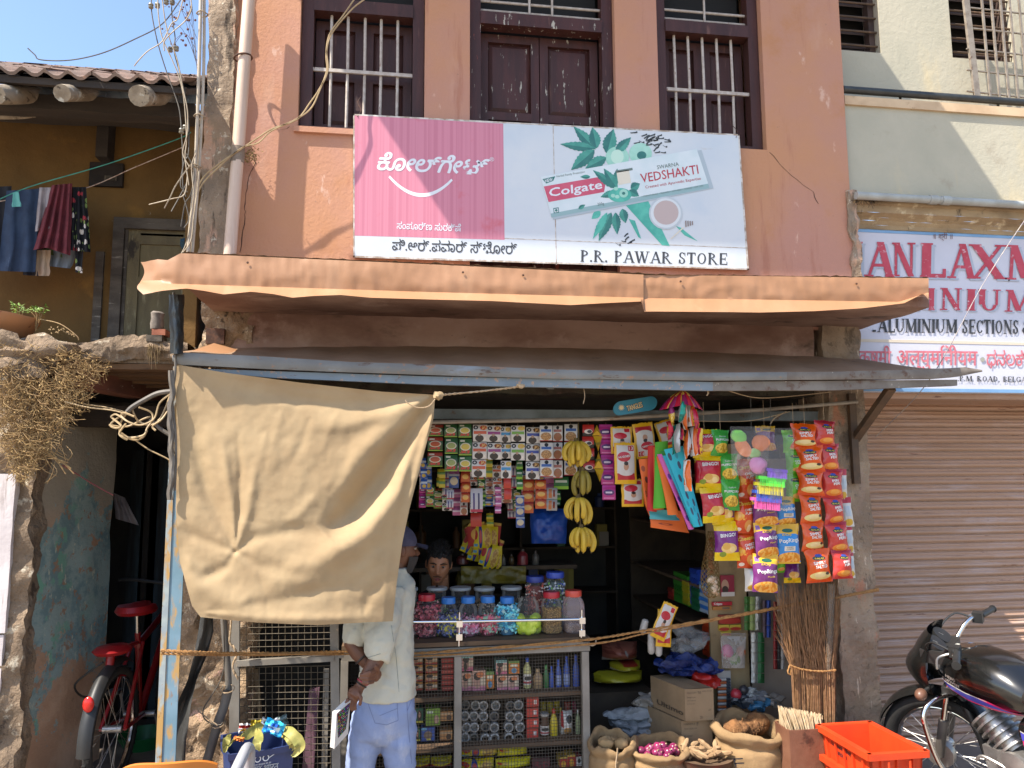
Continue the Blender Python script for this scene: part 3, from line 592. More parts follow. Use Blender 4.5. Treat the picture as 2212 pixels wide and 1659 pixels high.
for r_ in range(5):
 for k in range(12):
  o=obj('roof_tile',tm,rf); Y=-.40+r_*.32; x=-1.29-k*TW+random.uniform(-.008,.008)
  o.location=Vector((x,Y,roofz(Y)+.008+random.uniform(0,.008)))-wloc(rf); o.rotation_euler=(math.atan(.535)+random.uniform(-.02,.02),random.uniform(-.03,.03),random.uniform(-.02,.02))
g=MB()
for r_ in range(5,8):
 for k in range(12): g.grid(lambda u,v: tileshape(u,v)+Vector((-1.29-k*TW,-.4+r_*.32,roofz(-.4+r_*.32)+.01+v*TL*.535)),8,1)
o=part('tile_field',g,m_tile,rf); o['kind']='stuff'
for x,y,r_ in ((300,207,.055),(134,201,.045),(-10,204,.05),(62,206,.0)):
 if not r_: continue
 a=Vector(P(x,y,-.46)); b=Vector((a.x+.06,.9,a.z+.70)); g=MB(); n=8
 pts=[a.lerp(b,i/n)+Vector((.012*nz(i,x),0,.012*nz(i,x,3))) for i in range(n+1)]; g.tube(pts,[r_*(1+.12*nz(i*1.3,x)) for i in range(n+1)],12); part('rafter_log',g,m_log,rf)
for y0,y1,Y in ((214,247,-.1),(249,262,.12)):
 z1,z0=P(150,y0,Y)[2],P(150,y1,Y)[2]; g=MB(); pole_box(g,-3.6,-1.18,Y-.05,Y+.06,z0,z1,40,3,3,.015,4,y0); part('wall_plate',g,m_darkw,rf)
g=MB(); g.tube(spline([P(-20,250,.0),P(40,250,.0),P(75,246,.02)],4),.02,7); part('batten_stick',g,m_log,rf)
g=MB(); p=P(228,290,.35); g.box(p[0]-.035,p[0]+.035,.30,YW-.003,P(228,345,.35)[2],P(228,262,.35)[2]); part('roof_bracket',g,m_darkw,rf,False)
g=MB(); x0,x1=P(197,375,YW)[0],P(269,375,YW)[0]; z0,z1=P(230,405,YW)[2],P(230,355,YW)[2]
g.box(x0,x1,YW-.03,YW-.003,z0,z1); v_=part('vent_board',g,M('sooty_wood',hx('2a211c'),hx('1d1713'),9,.9),yh,False)
for k in range(7): g=MB(); x=lerp(x0+.10,x1-.04,k/6); g.box(x-.007,x+.007,YW-.036,YW-.031,z0+.035,z0+.065); part('vent_slot',g,m_old,v_,False)
m_door=M('olive_door',hx('6d6041'),hx('5a4e36'),(9,9,2),.8,bump=.4,bs=40,layers=[(hx('8b8060'),(14,14,3),.56,.68,2),(hx('33291c'),(9,9,4),.58,.68,3)])
dx0,dx1,dz1=P(276,600,YW)[0],P(420,600,YW)[0],P(330,500,YW)[2]
g=MB(); g.box(dx0-.085,dx0-.02,YW-.05,YW-.004,2.62,dz1+.07); g.box(dx0-.02,dx1,YW-.05,YW-.004,dz1,dz1+.07); g.box(dx0-.018,dx0,YW-.03,YW-.004,2.62,dz1)
dr=part('upper_door',g,m_old,yh,False); g=MB(); s=.07
g.box(dx0,dx0+s,YW-.025,YW-.002,2.62,dz1); g.box(dx1-s,dx1,YW-.025,YW-.002,2.62,dz1)
zz=[2.62,P(330,612,YW)[2],P(330,512,YW)[2]-.02,dz1]
for z in zz: g.box(dx0+s,dx1-s,YW-.024,YW-.002,z-.035,z+.035)
part('door_frame',g,m_door,dr,False)
for a,b in zip(zz,zz[1:]): g=MB(); g.box(dx0+s,dx1-s,YW-.013,YW-.001,a+.035,b-.035); part('panel',g,m_door,dr,False)
def lf(u,v):
 x=lerp(-60,405,u); yt=interp([(-60,740),(20,738),(80,722),(120,745),(200,738),(235,728),(290,722),(300,728),(318,722),(345,735),(405,740)],x)+3*fbm(x*.06); yb=interp([(-60,800),(130,790),(190,778),(230,784),(290,775),(405,780)],x)+4*fbm(x*.05,3)
 return P(x,lerp(yt,yb,v),-.22-.025*sin(v*pi)+.02*fbm(x*.04,v*3))
g=MB(); g.grid(lf,110,8); g.grid(lambda u,v: Vector(lf(u,0))+Vector((0,v*.62,.015*fbm(u*20,v*6)*(v>0))),110,8)
st=len(g.v); g.box(-3.4,-1.15,-.2,.42,2.615,P(200,760,-.2)[2]); part('balcony_slab',g,m_mud,yh)
for k in range(5):
 z=2.612-.012*k; g=MB(); pole_box(g,-1.95,-1.17,-.2+k*.12,-.09+k*.12,z-.03,z,16,2,1,.006,6,k); part('floor_plank',g,M('brown_plank',hx('6d4f33'),hx('553c27'),(2,14,14),.85,layers=[(hx('2d2118'),(2,9,9),.58,.7,3)]),yh)
a=Vector(P(150,808,-.24)); b=Vector((a.x+.36,.9,a.z-.02)); g=MB(); g.bar(a,b,.12,.13); part('floor_beam',g,M('red_brown_timber',hx('7a4a38'),hx('5f3a2c'),(8,3,8),.8,layers=[(hx('a58e7d'),14,.64,.7,2),(hx('2b1c15'),6,.6,.72,3)]),yh,False)
g=MB(); g.box(-1.98,-1.17,.25,.4,2.3,2.42); part('cross_beam',g,m_darkw,yh,False)
m_teal=NT('teal_wall'); t=m_teal
xyz=t.n('ShaderNodeSeparateXYZ'); t.lk(t.obj(False),xyz.inputs[0]); Z_=xyz.outputs[2]; Y_=xyz.outputs[1]
edge=t.math('ADD',Z_,t.math('MULTIPLY',t.math('SUBTRACT',t.noise(3.5,6,.75,1),.5),2.4))
tl=t.math('MULTIPLY',t.ramp(edge,.86,.95),t.math('SUBTRACT',1,t.ramp(edge,1.78,1.83)))
col=t.mix(t.ramp(t.noise(2.5),.4,.6),hx('bd9678'),hx('cfab8e')); col=t.mix(t.ramp(Z_,1.6,1.9),col,hx('b0a592'))
te=t.mix(t.ramp(t.noise(5,6,.7,3),.45,.6),hx('9fb3ae'),hx('7b9799')); te=t.mix(t.math('MULTIPLY',t.ramp(t.noise(7,5,.6,5),.55,.62),t.math('SUBTRACT',1,t.ramp(Y_,-.3,.3))),te,hx('7fb59c'))
te=t.mix(t.ramp(t.noise((30,30,12),4,.6,8),.62,.67),te,hx('c4c8b4')); te=t.mix(t.ramp(t.noise(11,6,.7,12),.56,.62),te,hx('a88a72'))
col=t.mix(tl,col,te); t.lk(t.mix(t.ramp(t.noise(9,6,.7,6),.62,.75),col,hx('75685a')),t.b.inputs['Base Color']); t.rough(.8); t.bump(t.noise(30,6,.65,9),.5,.012); m_teal=t.m
XT=-1.98
g=MB(); tw_=lambda u,v: (lerp(-2.0,P(238,1200,.72)[0],u)+.014*fbm(u*3,v*7),lerp(-.14,.72,u),lerp(.0,2.64,v)); g.grid(tw_,24,40); g.grid(lambda u,v: Vector(tw_(u,v))+Vector((-.12,.05,0)),4,4); g.grid(lambda u,v: Vector(tw_(1,v))+Vector((-.12,.05,0))*u,1,8); part('alley_wall',g,m_teal,yh)
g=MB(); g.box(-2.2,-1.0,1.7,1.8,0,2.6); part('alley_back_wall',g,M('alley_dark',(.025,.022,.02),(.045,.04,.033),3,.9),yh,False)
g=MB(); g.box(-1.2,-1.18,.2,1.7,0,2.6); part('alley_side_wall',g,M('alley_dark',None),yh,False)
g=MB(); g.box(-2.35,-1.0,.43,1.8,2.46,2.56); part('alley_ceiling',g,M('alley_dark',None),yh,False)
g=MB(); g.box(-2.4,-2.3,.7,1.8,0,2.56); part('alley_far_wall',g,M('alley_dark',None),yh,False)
for k,(x,c) in enumerate(((255,'3a4a52'),(285,'2b241f'),(305,'33434d'))):
 q=P(x,1300,1.2); g=MB(); g.box(q[0]-.06,q[0]+.05,1.5,1.54,.27,2.2); part('door_plank',g,M('alley_plank'+str(k),hx(c),hx('1c1815'),(9,9,1),.8),yh,False)
g=MB(); pole_box(g,-2.2,P(60,1250,-.18)[0],-.185,-.05,0,2.66,14,8,120,.035,7,11); part('rubble_jamb',g,m_mud,yh)
m_wpost=M('whitewashed_post',hx('cfc6c4'),hx('bdb2b0'),(5,5,1.5),.85,bump=.3,bs=30,layers=[(hx('8b7f78'),20,.66,.72,2),(hx('a79b96'),(30,30,2),.6,.7,3)])
for z0,z1,xr,j in ((.0,1.20,6,0),(1.21,2.02,27,1)):
 xa=P(xr,1400-250*j,-.2)[0]; g=MB(); pole_box(g,-2.6,xa,-.20-.008*j,-.12,z0,z1,8,4,24,.006,5,j); part('white_post',g,m_wpost,yh)
g=MB(); g.box(-3.6,-2.02,-.04,0,0,2.66); part('front_wall',g,m_darkw,yh,False)
m_pot=M('stained_plastic_pot',hx('b37a4d'),hx('a5754f'),4,.6,layers=[(hx('d08a4b'),(3,3,12),.55,.68,2),(hx('8d8a5b'),(3,3,6),.58,.7,3),(hx('7a4626'),14,.64,.72,4)])
pc=Vector(P(-40,735,-.1)); pot=thing('plant_basin','cracked orange brown basin used as a planter on the balcony ledge','planter',pc)
g=MB(); R_=P(80,690,-.1)[0]-pc.x; hp=P(40,688,-.1)[2]-pc.z
g.lathe([(R_*.72,0),(R_*.86,hp*.5),(R_*1.0,hp*.9),(R_*1.0,hp),(R_*.93,hp),(R_*.8,hp*.6),(0,hp*.55)],pc,40); g.rough(.006,8); part('basin',g,m_pot,pot)
m_leafg=M('seedling_leaf',hx('6a8a3a'),hx('8aa552'),30,.6); m_stem=M('dry_stem',hx('7f6340'),hx('9c8054'),30,.8)
def leaflet(g,c,d,n_,L,w_):
 c,d,n_=Vector(c),Vector(d).normalized(),Vector(n_); s_=d.cross(n_).normalized()*w_/2; k=d.cross(s_).normalized()*L*.06
 g.add([c,c+d*L*.45+s_+k,c+d*L,c+d*L*.45-s_+k],[(0,1,2),(0,2,3)])
for i,(x,y,h) in enumerate(((38,700,42),(78,700,34))):
 b=Vector(P(x,y,-.12)); sd=thing('seedling',('taller seedling sprouting from the left of the orange basin','shorter seedling sprouting at the right rim of the orange basin')[i],'plant',b,'seedlings in the basin')
 gs,gl=MB(),MB(); hh=h*mpp(-.1)
 for k in range(7):
  a=random.uniform(0,6.3); t=b+Vector((cos(a)*.05*random.random(),sin(a)*.03,hh*(.4+.6*random.random()))); gs.tube([b-Vector((0,0,.04)),b.lerp(t,.5)+Vector((.006,0,.01)),t],.0018,4)
  for j in range(9):
   d=Vector((random.uniform(-1,1),random.uniform(-1,.4),random.uniform(-.4,.7))); leaflet(gl,t+d*.012,d,(random.uniform(-.4,.4),-.5,1),random.uniform(.016,.03),random.uniform(.008,.014))
 part('stem',gs,m_stem,sd); part('leaves',gl,m_leafg,sd,False)
g=MB(); g.tube(spline([P(88,690,-.12),P(130,700,-.2),P(165,725,-.22),P(170,735,-.22)],5),.003,5)
for k in range(40):
 t=random.random(); x=lerp(100,165,t); p=P(x,700+25*t*t+random.uniform(0,22*(1-t)),-.18); leaflet(g,p,(random.uniform(-1,1),-.3,random.uniform(-1,0)),(0,-1,.4),.014,.006)
whole('dry_tendril',g,m_stem,'thin dry tendril trailing from the basin over the ledge','plant')
g=MB(); c=P(60,770,-.26); g.ball(c,.17,26,18,1.15,.55,.62,.9,3); g.rough(.02,18,2); whole('rubble_lump',g,m_mud,'big lump of broken mortar on the ledge below the basin','stone')
g=MB(); c=Vector(P(348,690,-.2)); g.box(c.x-.06,c.x+.02,-.24,-.14,c.z-.13,c.z-.095)
whole('wooden_block',g,m_old,'small grey wooden block on the ledge end','block',smooth=False)
g=MB(); g.box(c.x-.035,c.x+.035,-.235,-.15,c.z-.093,c.z-.06); whole('brick_bit',g,M('brick_red',hx('9a5f48'),hx('7d4a38'),20,.9),'broken red brick piece between the wooden block and the shoe','brick',smooth=False)
g=MB(); g.lathe([(.032,0),(.036,.03),(.03,.06),(.034,.09),(.024,.10),(0,.10)],(c.x-.02,-.195,c.z-.058),14,1,1.4); g.rough(.004,30); whole('old_shoe',g,M('grey_canvas',hx('7d7268'),hx('5d554d'),30,.9),'worn grey canvas shoe standing on the brick piece','shoe')
m_string=M('green_string',hx('3f8f7d'),hx('357a6c'),30,.7); m_cord=M('pale_cord',hx('8d6d5d'),hx('b8a595'),60,.8)
g=MB(); g.tube(spline([P(-30,445,-.06),P(60,405,-.02),P(230,355,0),P(380,302,0),P(412,286,-.1)],6),.0032,5); whole('green_clothesline',g,m_string,'green cord sloping across the balcony to the wire bundle','clothesline')
g=MB(); g.tube(spline([P(-30,440,.12),P(60,425,.12),P(180,408,.12),P(290,362,.1),P(395,318,0)],6),.003,5); whole('pale_clothesline',g,m_cord,'pale brown cord behind the green one carrying the clothes','clothesline')
def fabric(name,c=None,c2=None,**k): return MATS.get(name) or M(name,hx(c),hx(c2 or c),14,.9,bump=.25,bs=120,bd=.003,**k)
def cloth(name,label,cat,outline_top,outline_bot,Y,mat,folds=4,amp=.02,seed=0,group='clothes hung on the balcony line',edge=0):
 """hanging garment between a top and a bottom outline (view pixels), with real folds; closed front and back"""
 def f(u,v,b=0):
  (x0,y0),(x1,y1)=outline_top[0],outline_top[-1]; xt=lerp(x0,x1,u); yt=interp(outline_top,xt); (p0,q0),(p1,q1)=outline_bot[0],outline_bot[-1]; xb=lerp(p0,p1,u); yb=interp(outline_bot,xb)
  x=lerp(xt,xb,v)+3*nz(v*3,seed,u*2)*v; y=lerp(yt,yb,v); d=amp*(.4+.6*v)*(sin(u*folds*2*pi+seed+1.2*nz(v*2,seed))+.4*nz(u*9,v*4,seed))
  ed=(1-(2*u-1)**4); return P(x,y,Y+d+(b*.03*ed+.006*b))
 g=MB(); g.grid(lambda u,v: f(u,v),28,22); g.grid(lambda u,v: f(1-u,v,1),14,10)
 return whole(name,g,mat,label,cat,group)
m_jean=fabric('dark_denim','2c3d55','24334a',layers=[(hx('7f8fa5'),(9,9,2.5),.62,.75,2,.7)])  # the pale layer paints the sun patch into the denim colour
cloth('dark_garment','black garment at the far left end of the clothesline','clothing',[(-60,405),(25,402)],[(-60,580),(18,585)],.14,fabric('black_cloth','1c1c22'),3)
cloth('jeans','dark blue jeans with painted sun patches on the clothesline','jeans',[(14,412),(85,408)],[(-5,585),(76,588)],.08,m_jean,2.2,.018,1)
cloth('dark_trousers','navy trousers hanging just behind the grey shirt','trousers',[(55,410),(92,406)],[(50,594),(92,597)],.15,fabric('navy_cloth','242b3d'),2,.014,2)
cloth('white_shirt','crumpled pale grey shirt on the clothesline','shirt',[(85,405),(140,405)],[(76,500),(118,492)],.06,fabric('pale_cloth','a39a9b','8f8789'),3,.02,3)
cloth('green_garment','olive green garment hanging below the orange one','clothing',[(95,430),(140,430)],[(88,545),(150,560)],.17,fabric('olive_cloth','4f5f35'),3,.016,4)
cloth('orange_garment','bright orange garment between the grey shirt and the maroon dress','clothing',[(122,412),(142,408)],[(104,508),(122,505)],.075,fabric('orange_cloth','d2521c'),1.5,.012,5)
cloth('beige_cloth','small beige cloth showing under the green garment','cloth',[(80,540),(110,540)],[(76,596),(106,596)],.13,fabric('beige_cloth','a08b76'),1.5,.01,6)
cloth('grey_jeans','light grey blue jeans showing under the maroon dress','jeans',[(112,520),(178,520)],[(108,575),(152,580)],.16,fabric('grey_denim','6b7480'),2,.012,7)
cloth('maroon_dress','maroon dress with wide folds on the clothesline','dress',[(112,400),(156,396)],[(72,540),(100,535),(152,552)],.04,fabric('maroon_cloth','6d2a32','5a2029'),4,.024,8)
t=NT('floral_cloth'); vo=t.n('ShaderNodeTexVoronoi'); vo.inputs['Scale'].default_value=26; t.lk(t.obj(),vo.inputs['Vector'])
f_=t.math('LESS_THAN',vo.outputs['Distance'],.42); sp=t.n('ShaderNodeSeparateColor'); t.lk(vo.outputs['Color'],sp.inputs[0])
c_=t.mix(t.math('GREATER_THAN',sp.outputs[0],.5),hx('d8cfc4'),hx('7d8f4f')); c_=t.mix(t.math('GREATER_THAN',sp.outputs[1],.75),c_,hx('a33540'))
t.lk(t.mix(t.math('MULTIPLY',f_,t.math('GREATER_THAN',sp.outputs[2],.35)),hx('17171d'),c_),t.b.inputs['Base Color']); t.rough(.85); m_floral=t.m
cloth('floral_dress','black dress printed with white and green flowers, rightmost on the clothesline','dress',[(156,404),(186,404)],[(150,540),(196,545)],.08,m_floral,3,.02,9)
cloth('floral_scarf','narrow black floral cloth hanging lowest under the floral dress','scarf',[(160,480),(182,480)],[(163,588),(178,590)],.1,m_floral,1.2,.01,10)
cloth('teal_rag','small teal rag knotted on the green cord','rag',[(28,416),(40,414)],[(26,447),(46,446)],-.06,fabric('teal_cloth','5f9f97'),1.2,.006,11,group=None)
cs=thing('folded_laundry','pile of colourful folded clothes beside the corner pilaster','laundry',P(420,545,.05))
for k,(x0,x1,y0,y1,c) in enumerate(((388,420,510,540,'1f3a45'),(418,440,490,512,'8f3a55'),(414,440,512,526,'3a5a45'),(408,440,527,545,'7a6a8a'),(420,441,440,490,'8a8d98'),(424,441,420,444,'3d4558'))):
 a,b=P(x0,y1,.02),P(x1,y0,.02); g=MB(); g.ball(((a[0]+b[0])/2,.05,(a[2]+b[2])/2),1,14,10,abs(b[0]-a[0])/2,.06,abs(b[2]-a[2])/2,.4,k); g.rough(.008,30,k); part('folded_cloth',g,fabric('laundry'+str(k),c),cs)
cloth('alley_shirt','pale grey shirt hanging in the dark alley','shirt',[(246,1065),(270,1075)],[(250,1120),(300,1135)],1.1,fabric('pale_cloth',None),2,.02,12,group=None)
m_cond=M('white_conduit',hx('b8ab98'),hx('a3947f'),6,.45,layers=[(hx('9a8468'),(14,14,2),.6,.72,2,.7)])
m_wire=M('old_wire',hx('8c7a63'),hx('a3947c'),20,.65); m_wired=M('dark_wire',hx('5a5348'),hx('453f37'),20,.6); m_insul=M('porcelain',hx('8d8878'),hx('6d665a'),20,.35)
YC=-.42
wb_=thing('wire_bundle','bundle of white conduits and loose wires strapped together left of the pink wall','cables',P(428,545,YC))
for i,(pts,r_) in enumerate((([(434,-20,0),(430,150,0),(424,320,0),(418,420,0),(412,480,0),(405,560,0)],.0095),([(441,-20,.02),(440,150,.02),(432,330,.02),(424,440,.02),(414,560,.02)],.0085))):
 g=MB(); g.tube(spline([P(x,y,YC+d) for x,y,d in pts],6),r_,9); part('conduit',g,m_cond,wb_)
for x,y in ((436,28),(430,150+100),(421,358),(419,362)):
 g=MB(); c=Vector(P(x,y,YC)); g.tube([c+Vector((.03*cos(a),.028*sin(a)+.01,.004*sin(3*a))) for a in [k*pi/6 for k in range(12)]],.004,5,close=True); part('binding_wire',g,m_wire,wb_)
WIR=[[(327,-5),(328,30),(340,90),(358,150),(376,200),(388,240),(393,300),(395,350),(395,400),(402,425)],[(341,-5),(342,30),(350,80),(372,130),(388,170),(398,220),(403,300),(400,340),(408,400)],[(350,-5),(356,40),(365,80),(383,130),(395,190),(405,240),(404,290),(395,330),(409,360)],[(370,-5),(372,40),(378,80),(376,110),(386,150),(398,200),(407,260),(407,330),(398,350),(390,400),(405,415)],[(396,-5),(384,40),(370,52),(350,90),(320,110),(300,130),(290,143)],[(412,-5),(413,20),(400,45),(372,70),(355,90),(355,110)],[(398,325),(420,370),(412,420),(400,440),(391,490)],[(405,380),(398,420),(370,430),(322,442)],[(408,360),(380,400),(368,425),(355,450)],[(404,395),(388,425),(370,457)],[(424,330),(414,360),(418,420),(412,470),(404,520),(390,552)],[(430,370),(425,420),(418,470),(412,520),(395,545)],[(395,420),(408,470),(398,492)]]
for i,w_ in enumerate(WIR):
 g=MB(); g.tube(spline([P(x,y,YC-.03-.05*(i%3)+.03*nz(x*.02,i)) for x,y in w_],7),.0032,5); part('loose_wire',g,m_wire if i%3 else m_wired,wb_)
g=MB(); g.tube(spline([P(x,y,YC-.05) for x,y in ((390,0),(350,52),(290,85),(220,115),(150,130),(88,129),(75,118),(60,104))],7),.0032,5); part('loose_wire',g,m_wired,wb_)
for x,y in ((326,13),(340,12),(368,107),(381,105),(359,4),(372,5),(392,283),(400,276)):
 c=Vector(P(x,y,YC-.05)); g=MB(); g.lathe([(0,-.012),(.012,-.012),(.014,-.005),(.009,0),(.014,.005),(.012,.012),(0,.012)],c,10); part('insulator',g,m_insul,wb_)
wd=thing('dry_weed','wiry dead weed with seed heads growing beside the conduits','plant',P(400,120,-.1))
gs,gl=MB(),MB()
for k in range(9):
 a=(426,random.uniform(80,160)); b=(random.uniform(345,420),random.uniform(-10,130)); mid=((a[0]+b[0])/2,min(a[1],b[1])-random.uniform(0,30)); pts=spline([P(*a,-.1),P(*mid,-.12),P(*b,-.14)],5); gs.tube(pts,.0014,4)
 for j in range(4):
  p=pts[random.randrange(3,len(pts))]+Vector((random.uniform(-.03,.03),0,random.uniform(-.03,.02))); gl.ball(p,random.uniform(.005,.009),6,4)
part('stems',gs,M('weed_stem',hx('6d6a70')),wd); part('seed_heads',gl,M('weed_seed',hx('6d4a48')),wd)['kind']='stuff'
tw=thing('twin_wire','pair of twisted tan wires rising across the pink wall and window','wire',P(600,270,-.05))
PA=[(405,545),(418,480),(432,400),(470,355),(520,318),(560,300),(590,278),(640,255),(668,225),(690,192),(710,150),(706,110),(712,70),(740,30),(775,-10)]
for s_ in (0,1):
 g=MB(); pts=spline([P(x+(4 if s_ else -2)*sin(i*1.4+s_*pi),y+(5 if s_ else 0)+4*sin(i*2.1+s_*pi),-.17+.0*i) for i,(x,y) in enumerate(PA if not s_ else PA[:-2]+[(756,20),(790,-10)])],7); g.tube(pts,.0048,6); part('wire',g,M('tan_wire',hx('b39a72'),hx('9c8460'),14,.6),tw)
dp=thing('rain_pipe','cream plastic rain pipe with a worn joint beside the pink wall','pipe',P(497,548,-.12))
g=MB(); g.tube([P(541,-40,-.13),P(528,130,-.13),P(514,330,-.13),P(496,552,-.12)],.036,16); part('pipe',g,M('cream_pvc',hx('cbb3a0'),hx('bfa48e'),(4,4,1),.5,layers=[(hx('a98e72'),(12,12,2),.56,.7,2,.7),(hx('d9c9bb'),(14,14,1),.6,.7,4,.6)]),dp)
g=MB(); a,b=Vector(P(512,352,-.125)),Vector(P(514,318,-.13)); g.tube([a,b],.040,16); part('joint',g,M('joint_grime',hx('8d7c6b'),hx('6f6255'),20,.7),dp)
g=MB(); c=Vector(P(525,125,-.12)); g.tube([c+Vector((.05*cos(a),.05*sin(a),.01*cos(a))) for a in [k*pi/8 for k in range(16)]],.006,6,close=True); part('clamp',g,M('rust',None),dp)
nest=MB()
for k in range(150):
 a=P(538+random.gauss(0,10),333+random.gauss(0,11),-.09+random.gauss(0,.02)); d=Vector((random.uniform(-1,1),random.uniform(-.6,.2),random.uniform(-1,.6))); leaflet(nest,a,d,(random.random()-.5,-1,.3),.02,.006)
m_dry=M('dry_foliage',hx('a08454'),hx('7f6238'),60,.85,layers=[(hx('c4ac7a'),90,.6,.7,2)])
whole('dry_tuft',nest,m_dry,'tuft of dry golden growth caught behind the rain pipe','plant',smooth=False)
g=MB(); g.tube(spline([P(380,628,-.5),P(376,660,-.5),P(378,700,-.5),P(379,750,-.5),P(380,790,-.6)],5),[.05]*3+[.052]*8+[.05,.054]*3+[.04,.03,.02,.016][:4],12) if 0 else g.grid(lambda u,v: P(lerp(364,398,u)+2*nz(v*5)+(4*v if u<.5 else -2*v),lerp(636,764,v),-.60-.05*sin(u*pi)+.01*nz(u*5,v*6)),14,24)
blk=whole('black_sleeve',g,M('black_rubber',hx('2c2f30'),hx('212425'),9,.38,bump=.3,bs=9,bd=.02),'black rubber sleeve wrapped round the cables at the awning corner','sleeve')
g=MB(); g.tube(spline([P(x,y,-.6) for x,y in ((375,632),(371,680),(376,740),(379,800),(372,860),(379,930),(380,1000),(377,1060))],6),.006,8); whole('grey_cable',g,M('grey_sheath',hx('6d655b'),hx('544d45'),9,.55),'thick grey cable running down the left edge of the cloth','cable')
g=MB(); g.grid(lambda u,v: P(363+lerp(0,13,u)+6*nz(v*9,2)+(2*sin(v*11)),lerp(800,1080,v),-.61-.012*sin(u*pi)+.01*nz(u*4,v*8)),6,40); whole('grey_wrap',g,M('grey_sheath',None),'torn grey plastic wrapping hanging beside the cloth','wrapping')
tg_=thing('wire_tangle','tangle of tan wires looped around a grey hose beside the cloth','cables',P(300,930,-.5))
g=MB(); g.tube(spline([P(x,y,-.55) for x,y in ((372,845),(340,850),(308,866),(285,880),(275,890))],6),.0125,8); part('hose',g,M('grey_sheath',None),tg_)
g=MB(); g.tube(spline([P(x,y,-.52) for x,y in ((325,905),(345,925),(368,940))],4),.010,8); part('hose',g,M('grey_sheath',None),tg_)
TG=[[(275,890),(262,910),(258,925),(262,940),(290,950),(308,945),(318,930)],[(280,885),(240,915),(250,925),(262,920),(245,905),(240,900),(250,895),(268,905)],[(370,850),(345,870),(335,900),(322,912),(300,918),(275,910),(262,898),(268,892),(290,900)],[(368,852),(358,880),(345,905),(325,918),(300,910),(290,895),(285,882)],[(300,880),(325,890),(330,905),(318,925),(310,940),(280,945),(262,935)],[(372,855),(366,880),(350,905),(330,920),(336,930)],[(235,918),(265,922),(285,918),(310,905),(325,900)],[(376,940),(372,965),(380,990)],[(272,915),(258,935),(265,945),(275,950)]]
for i,w_ in enumerate(TG): g=MB(); g.tube(spline([P(x,y,-.52-.03*(i%3)+.05*nz(x*.03,y*.02,i)) for x,y in w_],6),.005,5); part('loose_wire',g,M('tan_wire',None),tg_)
for i,w_ in enumerate([[(130,855),(180,872),(230,880),(270,890)],[(140,868),(190,880),(240,886),(275,895)],[(285,945),(320,970),(360,990),(378,1003)]]): g=MB(); g.tube(spline([P(x,y,-.3-.1*i) for x,y in w_],6),.0036,5); part('slack_wire',g,M('tan_wire',None),tg_)
g=MB(); g.tube(spline([P(x,y,-.2) for x,y in ((135,1005),(160,1020),(200,1045),(245,1070))],6),.003,5); whole('red_wire',g,M('red_wire',hx('6d2a2c')),'thin dark red wire stretched across the alley mouth','wire')
cr=thing('dry_creeper','mass of dry golden brown creeper hanging over the left pier','plant',P(60,1000,-.25))
gs,gl,g3=MB(),MB(),MB(); random.seed(3)
def cmask(x,y):
 c=interp([(740,60),(800,90),(880,70),(960,55),(1000,50)],y); h=interp([(740,60),(790,130),(830,100),(880,95),(930,70),(1000,30),(1040,15)],y); return abs(x-c)<h*(.7+.6*random.random())
n=0
while n<3000:
 x,y=random.uniform(-40,240),random.uniform(745,1040)
 if not cmask(x,y): continue
 if y<820 and x<120 and random.random()<.75: continue
 n += 1; dep=random.uniform(-.42,-.24); p=Vector(P(x,y,dep)); d=Vector((random.uniform(-1,1),random.uniform(-.8,.3),random.uniform(-1,.5)))
 leaflet(gl,p,d,(random.uniform(-1,1),-1,random.uniform(-.2,1)),random.uniform(.010,.024),random.uniform(.003,.008))
 if n%2 == 0: gs.tube([p-d*.05,p+Vector((0,-.01,.01)),p+d.cross(Vector((0,1,0)))*.04+d*.03],.0015,3,False)
for k in range(90):
 x,y=random.uniform(0,150),random.uniform(780,1000); L=random.uniform(15,60); gs.tube(spline([P(x,y,-.34),P(x+random.uniform(-15,15),y+L*.5,-.37),P(x+random.uniform(-25,35),y+L,-.35)],4),.0018,4,False)
part('leaves',gl,m_dry,cr,False); part('stems',gs,m_stem,cr)
for i in range(6):
 g=MB(); g.tube(spline([P(x,y,-.36) for x,y in ((88+i*3,960+6*i),(110+4*i,985+2*i),(130+i*6,1000+(i%3)*12))],4),.003,4); part('twig',g,m_stem,cr)
g=MB()
for k in range(45):
 x=random.uniform(318,352); y=742+random.uniform(0,10); L=random.uniform(15,55)*(1-abs(x-332)/30); g.tube(spline([P(x,y,-.26),P(x+random.uniform(-4,4),y+L*.5,-.27),P(x+random.uniform(-6,6),y+L,-.26)],3),.002,4,False)
whole('hanging_roots',g,M('root_fibre',hx('75603f'),hx('5d4a36'),30,.95),'clump of dry roots hanging from the ledge end','plant')
g=MB(); g.tube(spline([P(2240,445,-.55),P(2212,478,-.55),P(2120,620,-.5),P(2045,760,-.45),P(1985,850,-.2),P(1890,945,.2)],5),.0026,5); whole('slanting_string',g,M('pale_string',hx('8a8288'),hx('b3aaa0'),30,.7),'thin pale string slanting down across the painted sign board','string')
g=MB(); random.seed(19)
for k in range(70):
 x=random.uniform(1845,1905); a=Vector(P(x,432+random.uniform(-4,4),-.02)); d=Vector((random.uniform(-1,1),random.uniform(-.5,.2),random.uniform(-1,.7)))*random.uniform(.02,.07); g.tube([a,a+d*.5+Vector((random.uniform(-.01,.01),0,.006)),a+d],.0016,3,False)
whole('dead_twigs',g,M('dead_twig',hx('3f352d'),hx('574a3e'),30,.9),'clump of dark dead twigs on the cornice beside the pink building','twigs')
